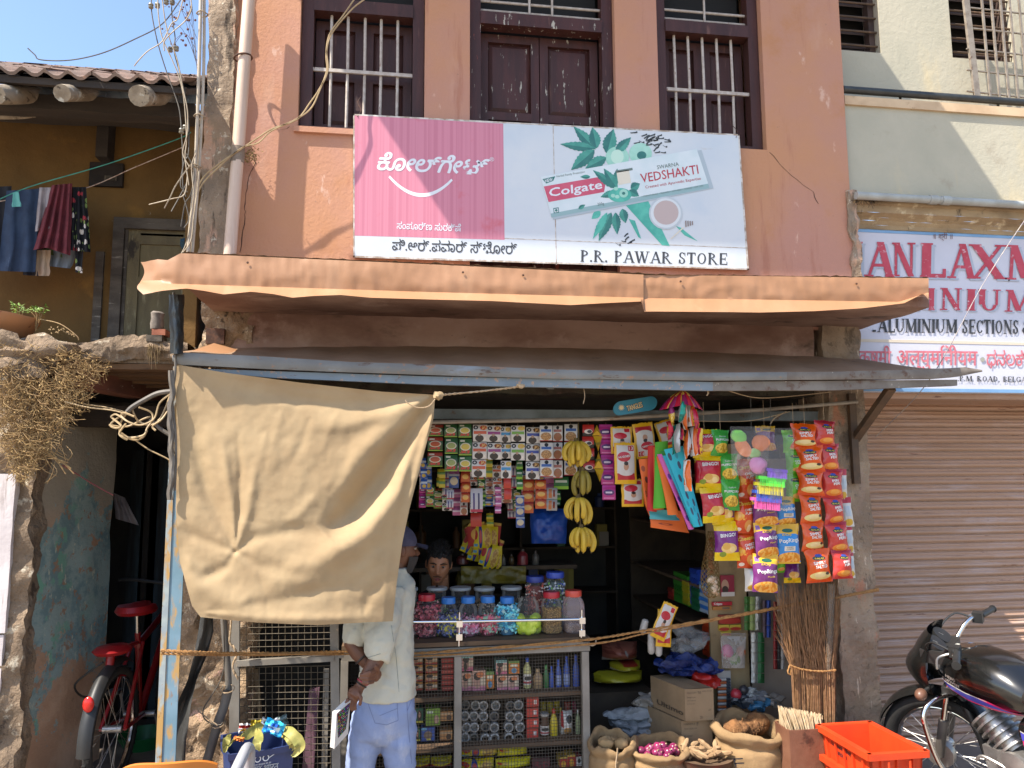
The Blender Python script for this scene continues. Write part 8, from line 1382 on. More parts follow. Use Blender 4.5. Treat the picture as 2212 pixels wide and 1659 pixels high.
def head(g,c,fw_,up_,k=1.0,n_=72,m_=56):
 """head skin: fw_ is the direction of the face; returns a function from head coordinates to the world"""
 fw_=Vector(fw_).normalized(); up_=Vector(up_); lf_=up_.cross(fw_).normalized(); up_=fw_.cross(lf_).normalized(); c=Vector(c)
 W_=lambda x,y,z: c+(fw_*x+lf_*y+up_*z)*k
 G=lambda a,s_: math.exp(-(a/s_)**2)
 def f(u,v):
  th=pi*v; ph=2*pi*u; dx,dy,dz=sin(th)*cos(ph),sin(th)*sin(ph),cos(th)
  x,y,z=.098*dx,.074*dy,.122*dz
  if dx<0 and dz>-.3: x*=1.06
  if dz<0: q=-dz; y*=1-.34*q**1.6; x=x*(1-.12*q)+(.018*q if dx>0 else .030*q)
  if dx>.15:
   fr=min(1,(dx-.15)/.5); e=0
   e += .030*G(y,.013)*(G(z+.026,.016)*.9+.5*G(z+.005,.022)*(1 if z<.03 else .3)); e += .010*G(abs(y)-.014,.010)*G(z+.032,.009)
   e-=.013*G(abs(y)-.031,.017)*G(z-.008,.014); e += .006*G(z-.032,.010)*G(abs(y)-.026,.026)
   e += .009*G(y,.024)*G(z+.058,.007)+.009*G(y,.020)*G(z+.071,.007)-.004*G(y,.026)*G(z+.0645,.0035)-.003*G(y,.02)*G(z+.046,.006)
   e += .008*G(y,.022)*G(z+.100,.013)+.004*G(abs(y)-.045,.018)*G(z+.02,.02)-.004*G(z-.012,.03)*G(y,.03)*0
   x += e*fr
  return W_(x,y,z)
 g.grid(f,n_,m_)
 for s_ in (-1,1):
  vs=MB(); vs.ball((0,0,0),1,14,10,.018,.008,.031); R3=Matrix.Rotation(s_*.35,3,'Z')
  g.add([W_(*(R3@Vector(p)+Vector((-.008,s_*.076,-.004)))) for p in vs.v],vs.f)
 return W_
m_skin=M('brown_skin',H_('6d4632'),H_('694430'),14,.55); m_skin2=M('warm_brown_skin',H_('a87455'),H_('9c6a4c'),14,.5,layers=[(H_('845a42'),12,.58,.7,2,.5)])
YM=-.17
def mp_(x,y,d=0): return Vector(P(x,y,YM+d))
man=thing('person','man in a pale shirt and light blue jeans with hands behind his back','person',(mp_(835,1500).x,YM,.15))
g=MB(); hw_=head(g,mp_(862,1187,.03),(.93,.36,-.04),(0,0,1),1.0)
g.tube([mp_(858,1215,.03),mp_(850,1250,.03),mp_(842,1275,.02)],[.055,.058,.075],16)
g.tube([mp_(842,1265,.02),mp_(836,1300,.02),mp_(836,1330,.02)],[.11,.12,.11],18)
A0,A1,A2=mp_(842,1285,-.1),mp_(824,1408,-.19),mp_(777,1484,-.22); B0_,B1,B2=mp_(790,1285,-.04),mp_(760,1394,-.12),mp_(806,1448,-.145)
for a,b,c_ in ((A0,A1,A2),(B0_,B1,B2)): g.tube([a,a.lerp(b,.5),b,b.lerp(c_,.3),b.lerp(c_,.7),c_],[.05,.047,.042,.043,.034,.026],14)
pw=A2; pk=mp_(762,1505,-.24); g.tube([pw,pw.lerp(pk,.5),pk],[.026,.034,.036],12); g.ball(pw.lerp(pk,.75),.037,14,10,1,.7,1.1)
for i,(x,y) in enumerate(((748,1528),(754,1534),(761,1537),(768,1534))): b=mp_(752+i*5.5,1510+2*i,-.265+.01*i); t2=mp_(x,y,-.275+.01*i); g.tube([b,b.lerp(t2,.5)+Vector((-.004,-.008,0)),t2],[.0105,.0098,.008],8)
g.tube([mp_(772,1494,-.25),mp_(780,1508,-.27),mp_(777,1524,-.27)],[.013,.011,.009],8)
gp=mp_(812,1460,-.19); g.tube([B2,gp.lerp(B2,.4),gp],[.026,.03,.034],12); g.ball(gp,.028,14,10,.8,.8,1.1)
for i,(x0,y0,x1,y1) in enumerate(((810,1446,789,1455),(810,1454,780,1457.5),(808,1463,779,1464.5),(806,1472,785,1474))): a=mp_(x0,y0,-.235); b=mp_(x1-3,y1,-.29); g.tube([a,a.lerp(b,.45)+Vector((0,-.03,.002)),b],[.0115,.0108,.0088],9)
g.tube([mp_(816,1452,-.2),mp_(816,1443,-.235),mp_(810,1438,-.26)],[.013,.012,.0095],8)
me=remesh(g,.0042,m_skin,2); body=place('body',me,man)
m_shirt=M('pale_shirt',H_('c0bcab'),H_('b5b3a6'),5,.9,bump=.2,bs=18,bd=.02,layers=[(H_('a3adb2'),(5,5,3),.55,.7,2,.6),(H_('c4bfa5'),(6,6,4),.58,.7,4,.7)]); m_denim=M('light_denim',H_('8d9cc0'),H_('8593b5'),5,.85,bump=.25,bs=90,bd=.004,layers=[(H_('a8afc4'),(7,7,3),.55,.7,2,.7),(H_('6f80a8'),(9,9,3),.6,.74,3,.5)])
def ringloft(g,rings,n_=40,seed=0):
 vs=[];
 for (c,hw2,hd) in rings:
  for k in range(n_): a=2*pi*k/n_; e=.75; ca,sa=cos(a),sin(a); vs.append(c+Vector((hw2*math.copysign(abs(ca)**e,ca),hd*math.copysign(abs(sa)**e,sa),0)))
 m_=len(rings); g.add(vs,[(j*n_+k,j*n_+(k+1)%n_,(j+1)*n_+(k+1)%n_,(j+1)*n_+k) for j in range(m_-1) for k in range(n_)]+[tuple(range(n_)),tuple(range((m_-1)*n_,m_*n_))[::-1]])
px_m=mpp(YM)
g=MB(); R_=[(1503,838,57,.150),(1470,837,56,.148),(1420,836,54,.145),(1345,836,53,.145),(1295,836,57,.14),(1262,838,56,.11),(1248,846,40,.085),(1238,853,26,.07),(1226,856,22,.065)]
ringloft(g,[(mp_(x,y,.02),hw2*px_m,hd) for y,x,hw2,hd in R_])
ca=A1.lerp(A2,.16); g.tube([A0+Vector((0,.03,.03)),A0.lerp(A1,.35)+Vector((-.01,0,0)),A0.lerp(A1,.75)+Vector((-.02,-.01,0)),A1+Vector((-.012,-.008,.0)),ca],[.085,.092,.085,.07,.058],20); g.tube([A1.lerp(A2,.02),ca],[.066,.064],20)
cb=B1.lerp(B2,-.02); g.tube([B0_+Vector((.01,.02,.03)),B0_.lerp(B1,.5),B0_.lerp(B1,.82),cb],[.075,.075,.068,.055],18)
shp=lambda co: .011*abs(fbm(co.x*6+co.z*8,co.y*6,co.z*4-co.x*5))+.007*fbm(co.x*14-co.z*10,co.y*12,co.z*6)
me=remesh(g,.009,m_shirt,4,shp); shb=bvh_of(me); place('shirt',me,man)
g=MB()
ringloft(g,[(mp_(x,y,.02),hw2*px_m,hd) for y,x,hw2,hd in ((1600,824,40,.08),(1580,825,58,.12),(1555,827,63,.135),(1530,832,60,.14),(1500,837,55,.135),(1470,838,50,.13))])
for (x0,y0,r0),(x1,y1,r1),(x2,y2,r2) in (((800,1545,36),(786,1610,30),(778,1660,28)),((858,1545,38),(862,1610,33),(864,1660,29))):
 a,b,c_=mp_(x0,y0,.02),mp_(x1,y1,.02),mp_(x2,y2,.03); d=Vector((c_.x-.01,c_.y+.02,.24)); g.tube([a,b,c_,c_.lerp(d,.5),d],[r0*px_m*1.05,r1*px_m*1.08,r2*px_m*1.08,.078,.07],24)
jn=lambda co: .008*fbm(co.x*8,co.y*7,co.z*12+co.x*8)+.008*max(0,nz(co.x*6,co.y*6,co.z*26))*(1 if co.z<.75 else .4)
me=remesh(g,.010,m_denim,4,jn); jb=bvh_of(me); place('jeans',me,man)
for s_,x in ((0,778),(1,866)): c_=mp_(x,1660,-.01); g=MB(); g.ball((c_.x+.02,c_.y+.05,.19),.05,18,12,1.0,2.3,.75); part('shoe',g,B('dark_shoe','3a2f28',.5),man)
def seam(name,b,pts,r_,mat,parent=man,n_=6):
 L=[]
 for (x0,y0),(x1,y1) in zip(pts,pts[1:]):
  for k in range(n_): L.append(hit(b,lerp(x0,x1,k/n_),lerp(y0,y1,k/n_),.0005))
 L.append(hit(b,*pts[-1],.0005)); L=[q for q in L if q is not None]
 if len(L)>1: g=MB(); g.tube(L,r_,5); part(name,g,mat,parent)
m_sm=M('shirt_seam',H_('8a9088')); m_js=M('jeans_seam',H_('6d789a'))
seam('seam',shb,[(845,1350),(856,1420),(862,1495)],.0016,m_sm); seam('seam',shb,[(781,1413),(796,1420),(822,1412)],.002,m_sm)
for q in ([(797,1503),(795,1520),(810,1562),(835,1566),(860,1556),(857,1500)],[(820,1546),(859,1530)],[(878,1490),(880,1545),(890,1659)],[(893,1500),(880,1535)],[(800,1510),(815,1512)],[(838,1517),(838,1514),(845,1516)]): seam('stitching',jb,q,.0016,m_js)
p=hit(jb,804,1513,.002)
if p: g=MB(); g.tube([p+Vector((.011*cos(a),0,.013*sin(a))) for a in [k*pi/8 for k in range(16)]],.0022,5,close=True); part('pocket_roundel',g,B('indigo_ink','3f4a80'),man)
for a,b,t_,r_,c,tk in ((A1,A2,.93,.029,'2a2522',.004),(A1,A2,.86,.031,'b0354a',.003),(B1,B2,.50,.040,'3a2f28',.006)):
 p=a.lerp(b,t_); d=(b-a).normalized(); x=d.orthogonal().normalized(); y=d.cross(x); g=MB(); g.tube([p+(x*cos(q)+y*sin(q))*r_ for q in [k*pi/10 for k in range(20)]],tk,6,close=True); part('wrist_band',g,B('band'+c,c,.5),man)
g=MB()
def capf(u,v):
 th=v*pi*.52; ph=2*pi*u; return hw_(.108*sin(th)*cos(ph)-.006,.088*sin(th)*sin(ph),.03+.108*cos(th))
g.grid(capf,36,12); m_cap=M('slate_cap',H_('4a4658'),H_('3f3b4c'),20,.85)
cp_=part('cap',g,m_cap,man); g=MB()
for dz in (0,.006): g.grid(lambda u,v: hw_(.085+.085*v*(1-.35*(2*u-1)**2),(2*u-1)*.076*(1-.12*v),.034-.016*v-.014*(2*u-1)**2+dz),14,6)
part('cap_brim',g,m_cap,man)
g=MB(); g.grid(lambda u,v: hw_(*(lambda a,z: ((.106+.012*math.exp(-((z+.045)/.03)**2)-.018*max(0,-z-.08)/.04)*cos(a)-.004,(.079-.016*max(0,(-z-.03)/.09))*sin(a),z))((u-.5)*2.5,lerp(-.036,-.128,v))),24,10); part('face_mask',g,M('charcoal_mask',H_('2e2b2a'),H_('383432'),14,.9),man)
for s_ in (-1,1):
 g=MB(); g.ball(hw_(.083,s_*.031,.008),.0125,12,9,1,1,.7); part('eye',g,B('eye_white','8a7d72',.3),man); g=MB(); g.ball(hw_(.094,s_*.031,.008),.0058,10,8); part('iris',g,B('iris','1c120d',.2),man)
 g=MB(); g.tube([hw_(.090,s_*.014,.026),hw_(.092,s_*.032,.031),hw_(.080,s_*.052,.026)],[.003,.004,.002],6); part('eyebrow',g,B('black_hair','15110f',.7),man)
g=MB(); g.grid(lambda u,v: hw_(*(lambda a: (.102*cos(a)-.010,.080*sin(a),lerp(.035,-.06,v)))(lerp(1.75,2*pi-1.75,u))),20,8); part('hair',g,B('black_hair',None),man)
bk_=thing('notebook','notebook with a cover of coloured sweets in the hand of the man','book',P(740,1620,-.45))
t=NT('dotted_cover'); tc=t.n('ShaderNodeTexCoord'); mpn=t.n('ShaderNodeMapping'); t.lk(tc.outputs['UV'],mpn.inputs[0]); mpn.inputs['Scale'].default_value=(7,11,1); vo=t.n('ShaderNodeTexVoronoi'); vo.inputs['Scale'].default_value=1; vo.inputs['Randomness'].default_value=.35; t.lk(mpn.outputs[0],vo.inputs['Vector']); hs=t.n('ShaderNodeHueSaturation'); hs.inputs['Saturation'].default_value=1.3; hs.inputs['Value'].default_value=.6; t.lk(vo.outputs['Color'],hs.inputs['Color'])
t.lk(t.mix(t.math('LESS_THAN',vo.outputs['Distance'],.36),H_('2a1f24'),hs.outputs[0]),t.b.inputs['Base Color']); t.rough(.4); m_dots=t.m
Q=[P(*q) for q in ((727,1541,-.52),(757,1513,-.44),(752,1585,-.44),(722,1618,-.52))]; Q=[Vector(q) for q in Q]; n3=(Q[1]-Q[0]).cross(Q[3]-Q[0]).normalized(); n3=n3 if n3.y>0 else -n3
g=MB(); inset=[Q[0].lerp(Q[2],.04)-n3*.0015,Q[1].lerp(Q[3],.04)-n3*.0015,Q[2].lerp(Q[0],.22)-n3*.0015,Q[3].lerp(Q[1],.22)-n3*.0015]; g.add(inset,[(0,1,2,3)],[(0,1),(1,1),(1,0),(0,0)]); part('cover_print',g,m_dots,bk_,False)
g=MB(); g.prism(Q,n3*.006); part('cover',g,B('white_cover','c9c4be',.5),bk_,False); g=MB(); g.prism([q+n3*.007+(Q[1]-Q[0])*.04 for q in Q],n3*.024); part('pages',g,B('paper','d0ccc6',.8),bk_,False)
YK2=.56
sk=thing('person','young man in a dark navy shirt leaning behind the sweet jars','person',(P(946,1300,YK2)[0],YK2+.2,.15)); hc=Vector(P(948,1218,YK2)); g=MB(); hw2_=head(g,hc,(-.10,-.97,-.18),(.06,-.15,1),1.04)
g.tube([hc+Vector((.01,.05,-.08)),hc+Vector((.015,.09,-.16)),hc+Vector((.02,.12,-.22))],[.055,.056,.07],14); me=remesh(g,.0048,m_skin2,1); place('body',me,sk)
g=MB(); ringloft(g,[(hc+Vector((.02,.13+.0,z)),w_,d) for z,w_,d, in ((-.17,.07,.07),(-.205,.14,.10),(-.25,.215,.13),(-.40,.23,.14),(-.9,.2,.14))])
for s_ in (-1,1): g.tube([hc+Vector((s_*.19,.12,-.26)),hc+Vector((s_*.29,.02,-.40)),hc+Vector((s_*.2,-.12,-.46))],[.075,.062,.05],14)
me=remesh(g,.014,M('navy_shirt',H_('15181f'),H_('1a1e27'),9,.9),4, lambda co: .005*fbm(co.x*8,co.y*8,co.z*8)); place('shirt',me,sk)
g=MB()
for s_ in (-1,1): g.tube([hc+Vector((s_*.2,-.12,-.46)),hc+Vector((s_*.08,-.16,-.47))],[.04,.03],10); g.ball(hc+Vector((s_*.05,-.165,-.465)),.04,12,8,1.3,.9,.6)
part('forearms',g,m_skin2,sk)
bh=B('black_hair',None); g=MB(); random.seed(2)
def hairf(u,v):
 ph=2*pi*u; aa=abs(((ph+pi)%(2*pi))-pi); lim=.36+.03*nz(ph*5)+.20*min(1,max(0,(aa-.75)/.35))+.06*max(0,aa-1.6); th=v*pi*lim; r_=1+.13*(1-v)**1.5*(1 if aa<2 else .6)-.045*v*(aa>.9)+.05*nz(cos(ph)*3,sin(ph)*3,v*4)+.03*nz(u*40,v*6); return hw2_(.104*r_*sin(th)*cos(ph)-.004,.083*r_*sin(th)*sin(ph),.008+.128*r_*cos(th))
g.grid(hairf,80,26); part('hair',g,bh,sk)
g=MB()
for k in range(260): a=random.uniform(0,2*pi); th=random.uniform(.05,.36)*pi; p=hw2_(.108*sin(th)*cos(a),.088*sin(th)*sin(a),.01+.132*cos(th)); d=(p-hc).normalized(); g.tube([p-d*.006,p+d*.016+Vector((random.uniform(-.008,.008),-.006,random.uniform(-.004,.006)))],[.003,.0012],4,False)
part('hair_strands',g,bh,sk)
for s_ in (-1,1):
 g=MB(); g.ball(hw2_(.082,s_*.031,.008),.0125,12,9,1,1,.4); part('eye',g,B('eye_white',None),sk); g=MB(); g.ball(hw2_(.0925,s_*.031,.0065),.0062,10,8); part('iris',g,B('iris',None),sk)
 g=MB(); g.tube([hw2_(.096,s_*.012,.024),hw2_(.097,s_*.030,.031),hw2_(.080,s_*.054,.024)],[.0035,.005,.0025],6); part('eyebrow',g,bh,sk)
g=MB(); g.tube([hw2_(.103,-.022,-.0635),hw2_(.1105,0,-.060),hw2_(.103,.022,-.0635)],[.002,.0055,.002],6); g.tube([hw2_(.102,-.020,-.067),hw2_(.1095,0,-.071),hw2_(.102,.020,-.067)],[.002,.006,.002],6); part('lips',g,B('lips','7a4038',.4),sk)
g=MB(); g.tube([hw2_(.099,-.026,-.052),hw2_(.111,-.008,-.0475),hw2_(.111,.008,-.0475),hw2_(.099,.026,-.052)],[.0022,.003,.003,.0022],5); part('moustache',g,bh,sk)
g=MB(); g.ball(hw2_(.094,0,-.112),.017,12,8,.5,1.2,.7); part('chin_beard',g,M('stubble',H_('3f2a20'),rough=.8),sk)
#  orange crates
m_cr_=M('orange_crate',H_('d0431a'),H_('c83c18'),5,.45,layers=[(H_('b03015'),(3,3,9),.6,.75,2,.4)])
def crate(label,dz,marks,dx=0):
 q=[Vector(PZ(x,y,.57)) for x,y in ((1776,1565),(1876,1562),(1993,1618),(1879,1630))]; u_=((q[2]-q[1])+(q[3]-q[0]))/2; v_=((q[1]-q[0])+(q[2]-q[3]))/2; cen=sum(q,Vector())/4; L_=u_.length/2; Wd=max(.15,v_.length/2); u_.normalize(); v_=Vector((-u_.y,u_.x,0)) if Vector((-u_.y,u_.x,0)).dot(v_)>0 else Vector((u_.y,-u_.x,0))
 t_=thing('plastic_crate',label,'crate',(cen.x,cen.y,.57+dz-.27),'stacked orange crates'); zt=.57+dz; zb2=zt-.27
 W_=lambda a,b,z: Vector((cen.x,cen.y,0))+u_*a+v_*b+Vector((0,0,z))
 def wall(a0,b0,a1,b1,nm):
  g=MB(); k=.90; th=.012
  o_=[W_(a0*k,b0*k,zb2),W_(a1*k,b1*k,zb2),W_(a1,b1,zt),W_(a0,b0,zt)]; nrm=Vector(((a0+a1)/2,(b0+b1)/2,0)).normalized(); inn=-(u_*nrm.x+v_*nrm.y)*th; g.add(o_+[p+inn for p in o_],[(0,1,2,3),(4,5,6,7),(0,1,5,4),(1,2,6,5),(2,3,7,6),(3,0,4,7)]); part(nm,g,m_cr_,t_,False); return o_,-inn/th
 ws=[wall(-L_,-Wd,-L_,Wd,'end_wall'),wall(-L_,Wd,L_,Wd,'side_wall'),wall(L_,Wd,L_,-Wd,'end_wall'),wall(L_,-Wd,-L_,-Wd,'side_wall')]
 g=MB(); g.add([W_(a*.89,b*.89,zb2+.004) for a,b in ((-L_,-Wd),(L_,-Wd),(L_,Wd),(-L_,Wd))]+[W_(a*.89,b*.89,zb2-.006) for a,b in ((-L_,-Wd),(L_,-Wd),(L_,Wd),(-L_,Wd))],[(0,1,2,3),(4,5,6,7),(0,1,5,4),(1,2,6,5),(2,3,7,6),(3,0,4,7)]); part('floor',g,m_cr_,t_,False)
 for i,(o_,n_) in enumerate(ws):
  g=MB(); a,b=o_[3],o_[2]; e=(b-a).normalized()*.018; g.bar(a-e+n_*.011-Vector((0,0,.014)),b+e+n_*.011-Vector((0,0,.014)),.03,.032); part('rim',g,m_cr_,t_,False)
  for t2 in ((.12,.32,.5,.68,.88) if i%2 else (.2,.5,.8)): lo,hi=o_[0].lerp(o_[1],t2),o_[3].lerp(o_[2],t2); g=MB(); g.bar(lo+n_*.006,hi+n_*.006-Vector((0,0,.03)),.012,.012,tuple(n_)); part('rib',g,m_cr_,t_,False)
  if i%2 == 0: c1,c2_=o_[3].lerp(o_[2],.3)+n_*.02-Vector((0,0,.04)),o_[3].lerp(o_[2],.7)+n_*.02-Vector((0,0,.04)); g=MB(); g.tube([c1,c1-Vector((0,0,.05)),c1.lerp(c2_,.08)-Vector((0,0,.055))],.006,6); g2=MB(); g2.tube([c2_,c2_-Vector((0,0,.05))],.006,6); part('handle',g,m_cr_,t_); part('handle',g2,m_cr_,t_)
 if marks:
  o_,n_=ws[3]
  if n_.y>0: o_,n_=ws[1]
  a,b=(o_[0],o_[1]) if o_[0].x<o_[1].x else (o_[1],o_[0]); c_,d=(o_[3],o_[2]) if o_[0].x<o_[1].x else (o_[2],o_[3])
  for s_,u0,v0,u1,h in (('Lasanachi Bhaji',.22,.74,.62,.06),('2020-21',.32,.60,.52,.06)): g=MB(); put_text(g,s_,(u0,-v0),(u1,-v0),h*1.4, lambda x,y,l: a.lerp(b,x).lerp(c_.lerp(d,x),-y)+n_*(.004+.0003*l),bold=.02); part('lettering',g,Dk,t_,False)
crate('upper orange plastic crate, empty, beside the motorcycle',0,True); crate('lower orange plastic crate under the other one',-.155,False)
#  motorcycle
m_bk=M('gloss_black',H_('131313'),H_('171716'),6,.22,coat=.6,layers=[(H_('3a352f'),14,.66,.8,2,.35)]); m_tyre=M('tyre',H_('1c1b1a'),H_('242220'),20,.85,bump=.4,bs=90,bd=.005); m_alu=M('dull_alloy',(.42,.40,.38),(.33,.31,.29),14,.4,.8); m_chr2=M('bike_chrome',(.7,.69,.68),rough=.1,metal=1); m_bp=M('black_plastic',H_('1f1f1f'),H_('282726'),9,.5); m_seat=M('seat_vinyl',H_('2a2826'),H_('33302d'),12,.4,bump=.3,bs=40,bd=.006)
mc=thing('motorcycle','black motorcycle with violet and pink tank stripes parked before the shutter','motorcycle',(0,0,0)); wc=Vector((3.12,-.21,0)); GZ=.10; wc.z=GZ+.31; mc.location=(wc.x,wc.y,GZ)
def frame(th,lean,org):
 f_=Vector((-cos(radians(th)),sin(radians(th)),0)); l_=Vector((-f_.y,f_.x,0)); u_=(Vector((0,0,1))*cos(radians(lean))+l_*sin(radians(lean))); l2=u_.cross(f_); org=Vector(org)
 return lambda p: org+(f_*p[0]+l2*p[1]+u_*p[2])*1.05
FR=frame(52,12,(wc.x,wc.y,GZ)); piv=FR((-.24,0,0)); AXF=-.12; RR=frame(80,12,(piv.x,piv.y,GZ)); RRo=.24
def bpart(name,g,mat,fr,off=0,smooth=True): g.xf(lambda p: fr((p.x+off,p.y,p.z))); return part(name,g,mat,mc,smooth)
def ring(g,c,R_,r_,n_=44,k=8,ax='y'):
 g.tube([(c[0]+R_*cos(a),c[1],c[2]+R_*sin(a)) for a in [2*pi*i/n_ for i in range(n_)]],r_,k,close=True)
def wheel(fr,off,cx,nm):
 g=MB(); ring(g,(cx,0,.31),.272,.040,56,12); w_=bpart(nm,g,m_tyre,fr,off)
 for mb_,mt,n2 in ((lambda g: ring(g,(cx,0,.31),.232,.016,48,8),m_chr2,'rim'),(lambda g: g.tube([(cx,-.06,.31),(cx,.06,.31)],.045,16),m_alu,'hub'),(lambda g: [g.tube([(cx+.04*cos(a),(-1)**i*.03,.31+.04*sin(a)),(cx+.228*cos(a+(.35 if i%4<2 else -.35)),0,.31+.228*sin(a+(.35 if i%4<2 else -.35)))],.0018,4,False) for i,a in enumerate([2*pi*k/32 for k in range(32)])],m_alu,'spokes')):
  g=MB(); mb_(g); g.xf(lambda p: fr((p.x+off,p.y,p.z))); o=part(n2,g,mt,w_)
  if n2 == 'spokes': o['kind']='stuff'
wheel(FR,AXF,0,'wheel'); wheel(RR,RRo,-1.24,'wheel')
g=MB()
def fend(cx,R_,a0,a1,hw3): return lambda u,v: (cx+(R_+.012*cos((v-.5)*pi))*cos(lerp(a0,a1,u)),(v-.5)*2*hw3,.31+(R_+.03*cos((v-.5)*pi))*sin(lerp(a0,a1,u)))
g.grid(fend(0,.325,radians(15),radians(150),.062),30,8); g.grid(lambda u,v: Vector(fend(0,.318,radians(15),radians(150),.058)(u,v)),30,8); bpart('front_fender',g,m_bk,FR,AXF)
for s_ in (-1,1):
 g=MB(); g.tube([(AXF,s_*.09,.31),(-.165,s_*.09,.52)],.024,12); bpart('fork_leg',g,M('grey_fork',H_('5d5752'),H_('4d4843'),12,.5),FR); g=MB(); g.tube([(-.16,s_*.09,.50),(-.235,s_*.085,.84)],.0155,12); bpart('fork_tube',g,m_chr2,FR)
g=MB(); g.tube([(AXF,-.1,.31),(AXF,.1,.31)],.012,10); bpart('axle',g,m_alu,FR); g=MB(); g.lathe([(.07,-.02),(.075,.0),(.07,.03)],(0,0,0),18); g.xf(lambda p: Vector((p.x,p.z+.05,p.y+.31))); bpart('brake_drum',g,m_alu,FR,AXF)
g=MB(); g.box(-.27,-.19,-.11,.11,.80,.835); g.box(-.25,-.18,-.11,.11,.68,.71); bpart('triple_clamp',g,m_bp,FR,0,False)
g=MB()
def cowl(u,v):
 a=lerp(-1.35,1.35,u); z=lerp(.66,1.0,v); d=.18*(1-.55*((v-.42)/.58)**2)*(.75+.25*sin(min(1,v*1.6)*pi)); return (-.16+d*cos(a)*.98-.06*max(0,v-.6),.14*sin(a)*(1-.30*abs(v-.5)),z)
g.grid(cowl,26,18); bpart('headlamp_cowl',g,m_bk,FR); g=MB(); g.lathe([(.075,0),(.07,.02),(.03,.04),(0,.045)],(0,0,0),24); g.xf(lambda p: Vector((p.z-.075,p.x,p.y+.78))); bpart('headlamp',g,M('lamp_glass',(.7,.7,.72),rough=.05,metal=.4),FR)
g=MB(); g.box(-.24,-.10,-.12,.12,.84,.91); bpart('gauge_binnacle',g,m_bp,FR,0,False)
for s_ in (-1,1):
 R3=Matrix.Rotation(radians(-38),3,'Y'); c_=Vector((-.17,s_*.058,.925))
 g=MB(); g.lathe([(.05,-.03),(.056,0),(.056,.012),(.049,.012)],(0,0,0),24); g.xf(lambda p: c_+R3@p); ga=bpart('gauge',g,m_bp,FR)
 g=MB(); g.lathe([(0,.006),(.049,.006)],(0,0,0),24); g.xf(lambda p: FR(c_+R3@p)); part('dial',g,PRINT('dial',H_('8a9098'),[('r',0,1,.55,.92,H_('2a2c30'))],.2),ga,False)
 g=MB(); g.lathe([(.0,.0095),(.030,.0095)],(0,0,0),20); g.xf(lambda p: FR(c_+R3@p)); part('dial_face',g,B('dial_dark','2f3338',.2),ga,False); g=MB(); g.bar((0,0,.0105),(.024,.01,.0105),.003); g.xf(lambda p: FR(c_+R3@p)); part('needle',g,Wt,ga,False)
hb=spline([(-.34,.38,.98),(-.32,.30,.985),(-.27,.20,.975),(-.225,.12,.90),(-.22,.06,.86),(-.22,0,.855),(-.22,-.06,.86),(-.225,-.12,.90),(-.27,-.20,.975),(-.32,-.30,.985),(-.34,-.38,.98)],5); g=MB(); g.tube(hb,.0115,10); bpart('handlebar',g,m_chr2,FR)
for s_ in (-1,1):
 g=MB(); g.tube([(-.322,s_*.27,.985),(-.35,s_*.405,.978)],.0175,12); g.tube([(-.35,s_*.405,.978),(-.352,s_*.412,.978)],.021,12); bpart('grip',g,m_bp,FR); g=MB(); g.box(-.335,-.285,s_*.25-.022,s_*.25+.022,.955,1.01); bpart('switch_box',g,m_bp,FR,0,False)
 g=MB(); g.tube(spline([(-.29,s_*.26,.97),(-.24,s_*.30,.955),(-.26,s_*.40,.945)],4),.006,7); bpart('lever',g,m_alu,FR); g=MB(); g.tube(spline([(-.28,s_*.24,.98),(-.20,s_*.22,1.0),(-.14,s_*.14,.93),(-.16,s_*.05,.82)],5),.0055,6); bpart('cable',g,m_bp,FR)
 g=MB(); g.ball((-.10,s_*.19,.69),.034,14,10,.9,1.2,.9); bpart('indicator',g,M('dull_amber',H_('6a4a3a'),H_('5a4034'),9,.4),FR); g=MB(); g.tube([(-.13,s_*.08,.70),(-.10,s_*.17,.69)],.010,8); bpart('indicator_stalk',g,m_bp,FR)
def loft(rings,n_=28,e=.8):
 g=MB(); vs=[]
 for x,z0,z1,w_ in rings:
  for k in range(n_): a=2*pi*k/n_; ca,sa=cos(a),sin(a); zz=(z0+z1)/2+(z1-z0)/2*math.copysign(abs(sa)**e,sa); vs.append((x,w_*math.copysign(abs(ca)**e,ca)*(1 if sa>-.2 else .9),zz))
 m_=len(rings); return g.add(vs,[(j*n_+k,j*n_+(k+1)%n_,(j+1)*n_+(k+1)%n_,(j+1)*n_+k) for j in range(m_-1) for k in range(n_)]+[tuple(range(n_)),tuple(range((m_-1)*n_,m_*n_))[::-1]])
tk_=[(-.26,.76,.82,.05),(-.30,.70,.87,.09),(-.38,.66,.915,.135),(-.50,.64,.935,.155),(-.62,.645,.92,.155),(-.72,.66,.88,.14),(-.80,.68,.82,.11),(-.84,.70,.78,.07)]
g=loft(tk_); g.xf(lambda p: p); tank=bpart('fuel_tank',g,m_bk,RR,RRo)
def tside(x,z,o=.003,s_=1):
 w_=interp([(-q[0],q[3]) for q in tk_],-x); z0,z1=interp([(-q[0],q[1]) for q in tk_],-x),interp([(-q[0],q[2]) for q in tk_],-x); q=min(.98,abs((z-(z0+z1)/2)/((z1-z0)/2))); sa=q**(1/.8); ca=math.sqrt(max(0,1-sa*sa)); return RR((x+RRo,s_*(w_*ca**.8*(1 if z>(z0+z1)/2-.02 else .97)+o),z))
def decal(name,lo,hi,x0,x1,mat,o=.004):
 for s_ in (1,-1): g=MB(); g.grid(lambda u,v: tside(lerp(x0,x1,u),lerp(interp(lo,u),interp(hi,u),v),o,s_),24,5); part(name,g,mat,tank,False)
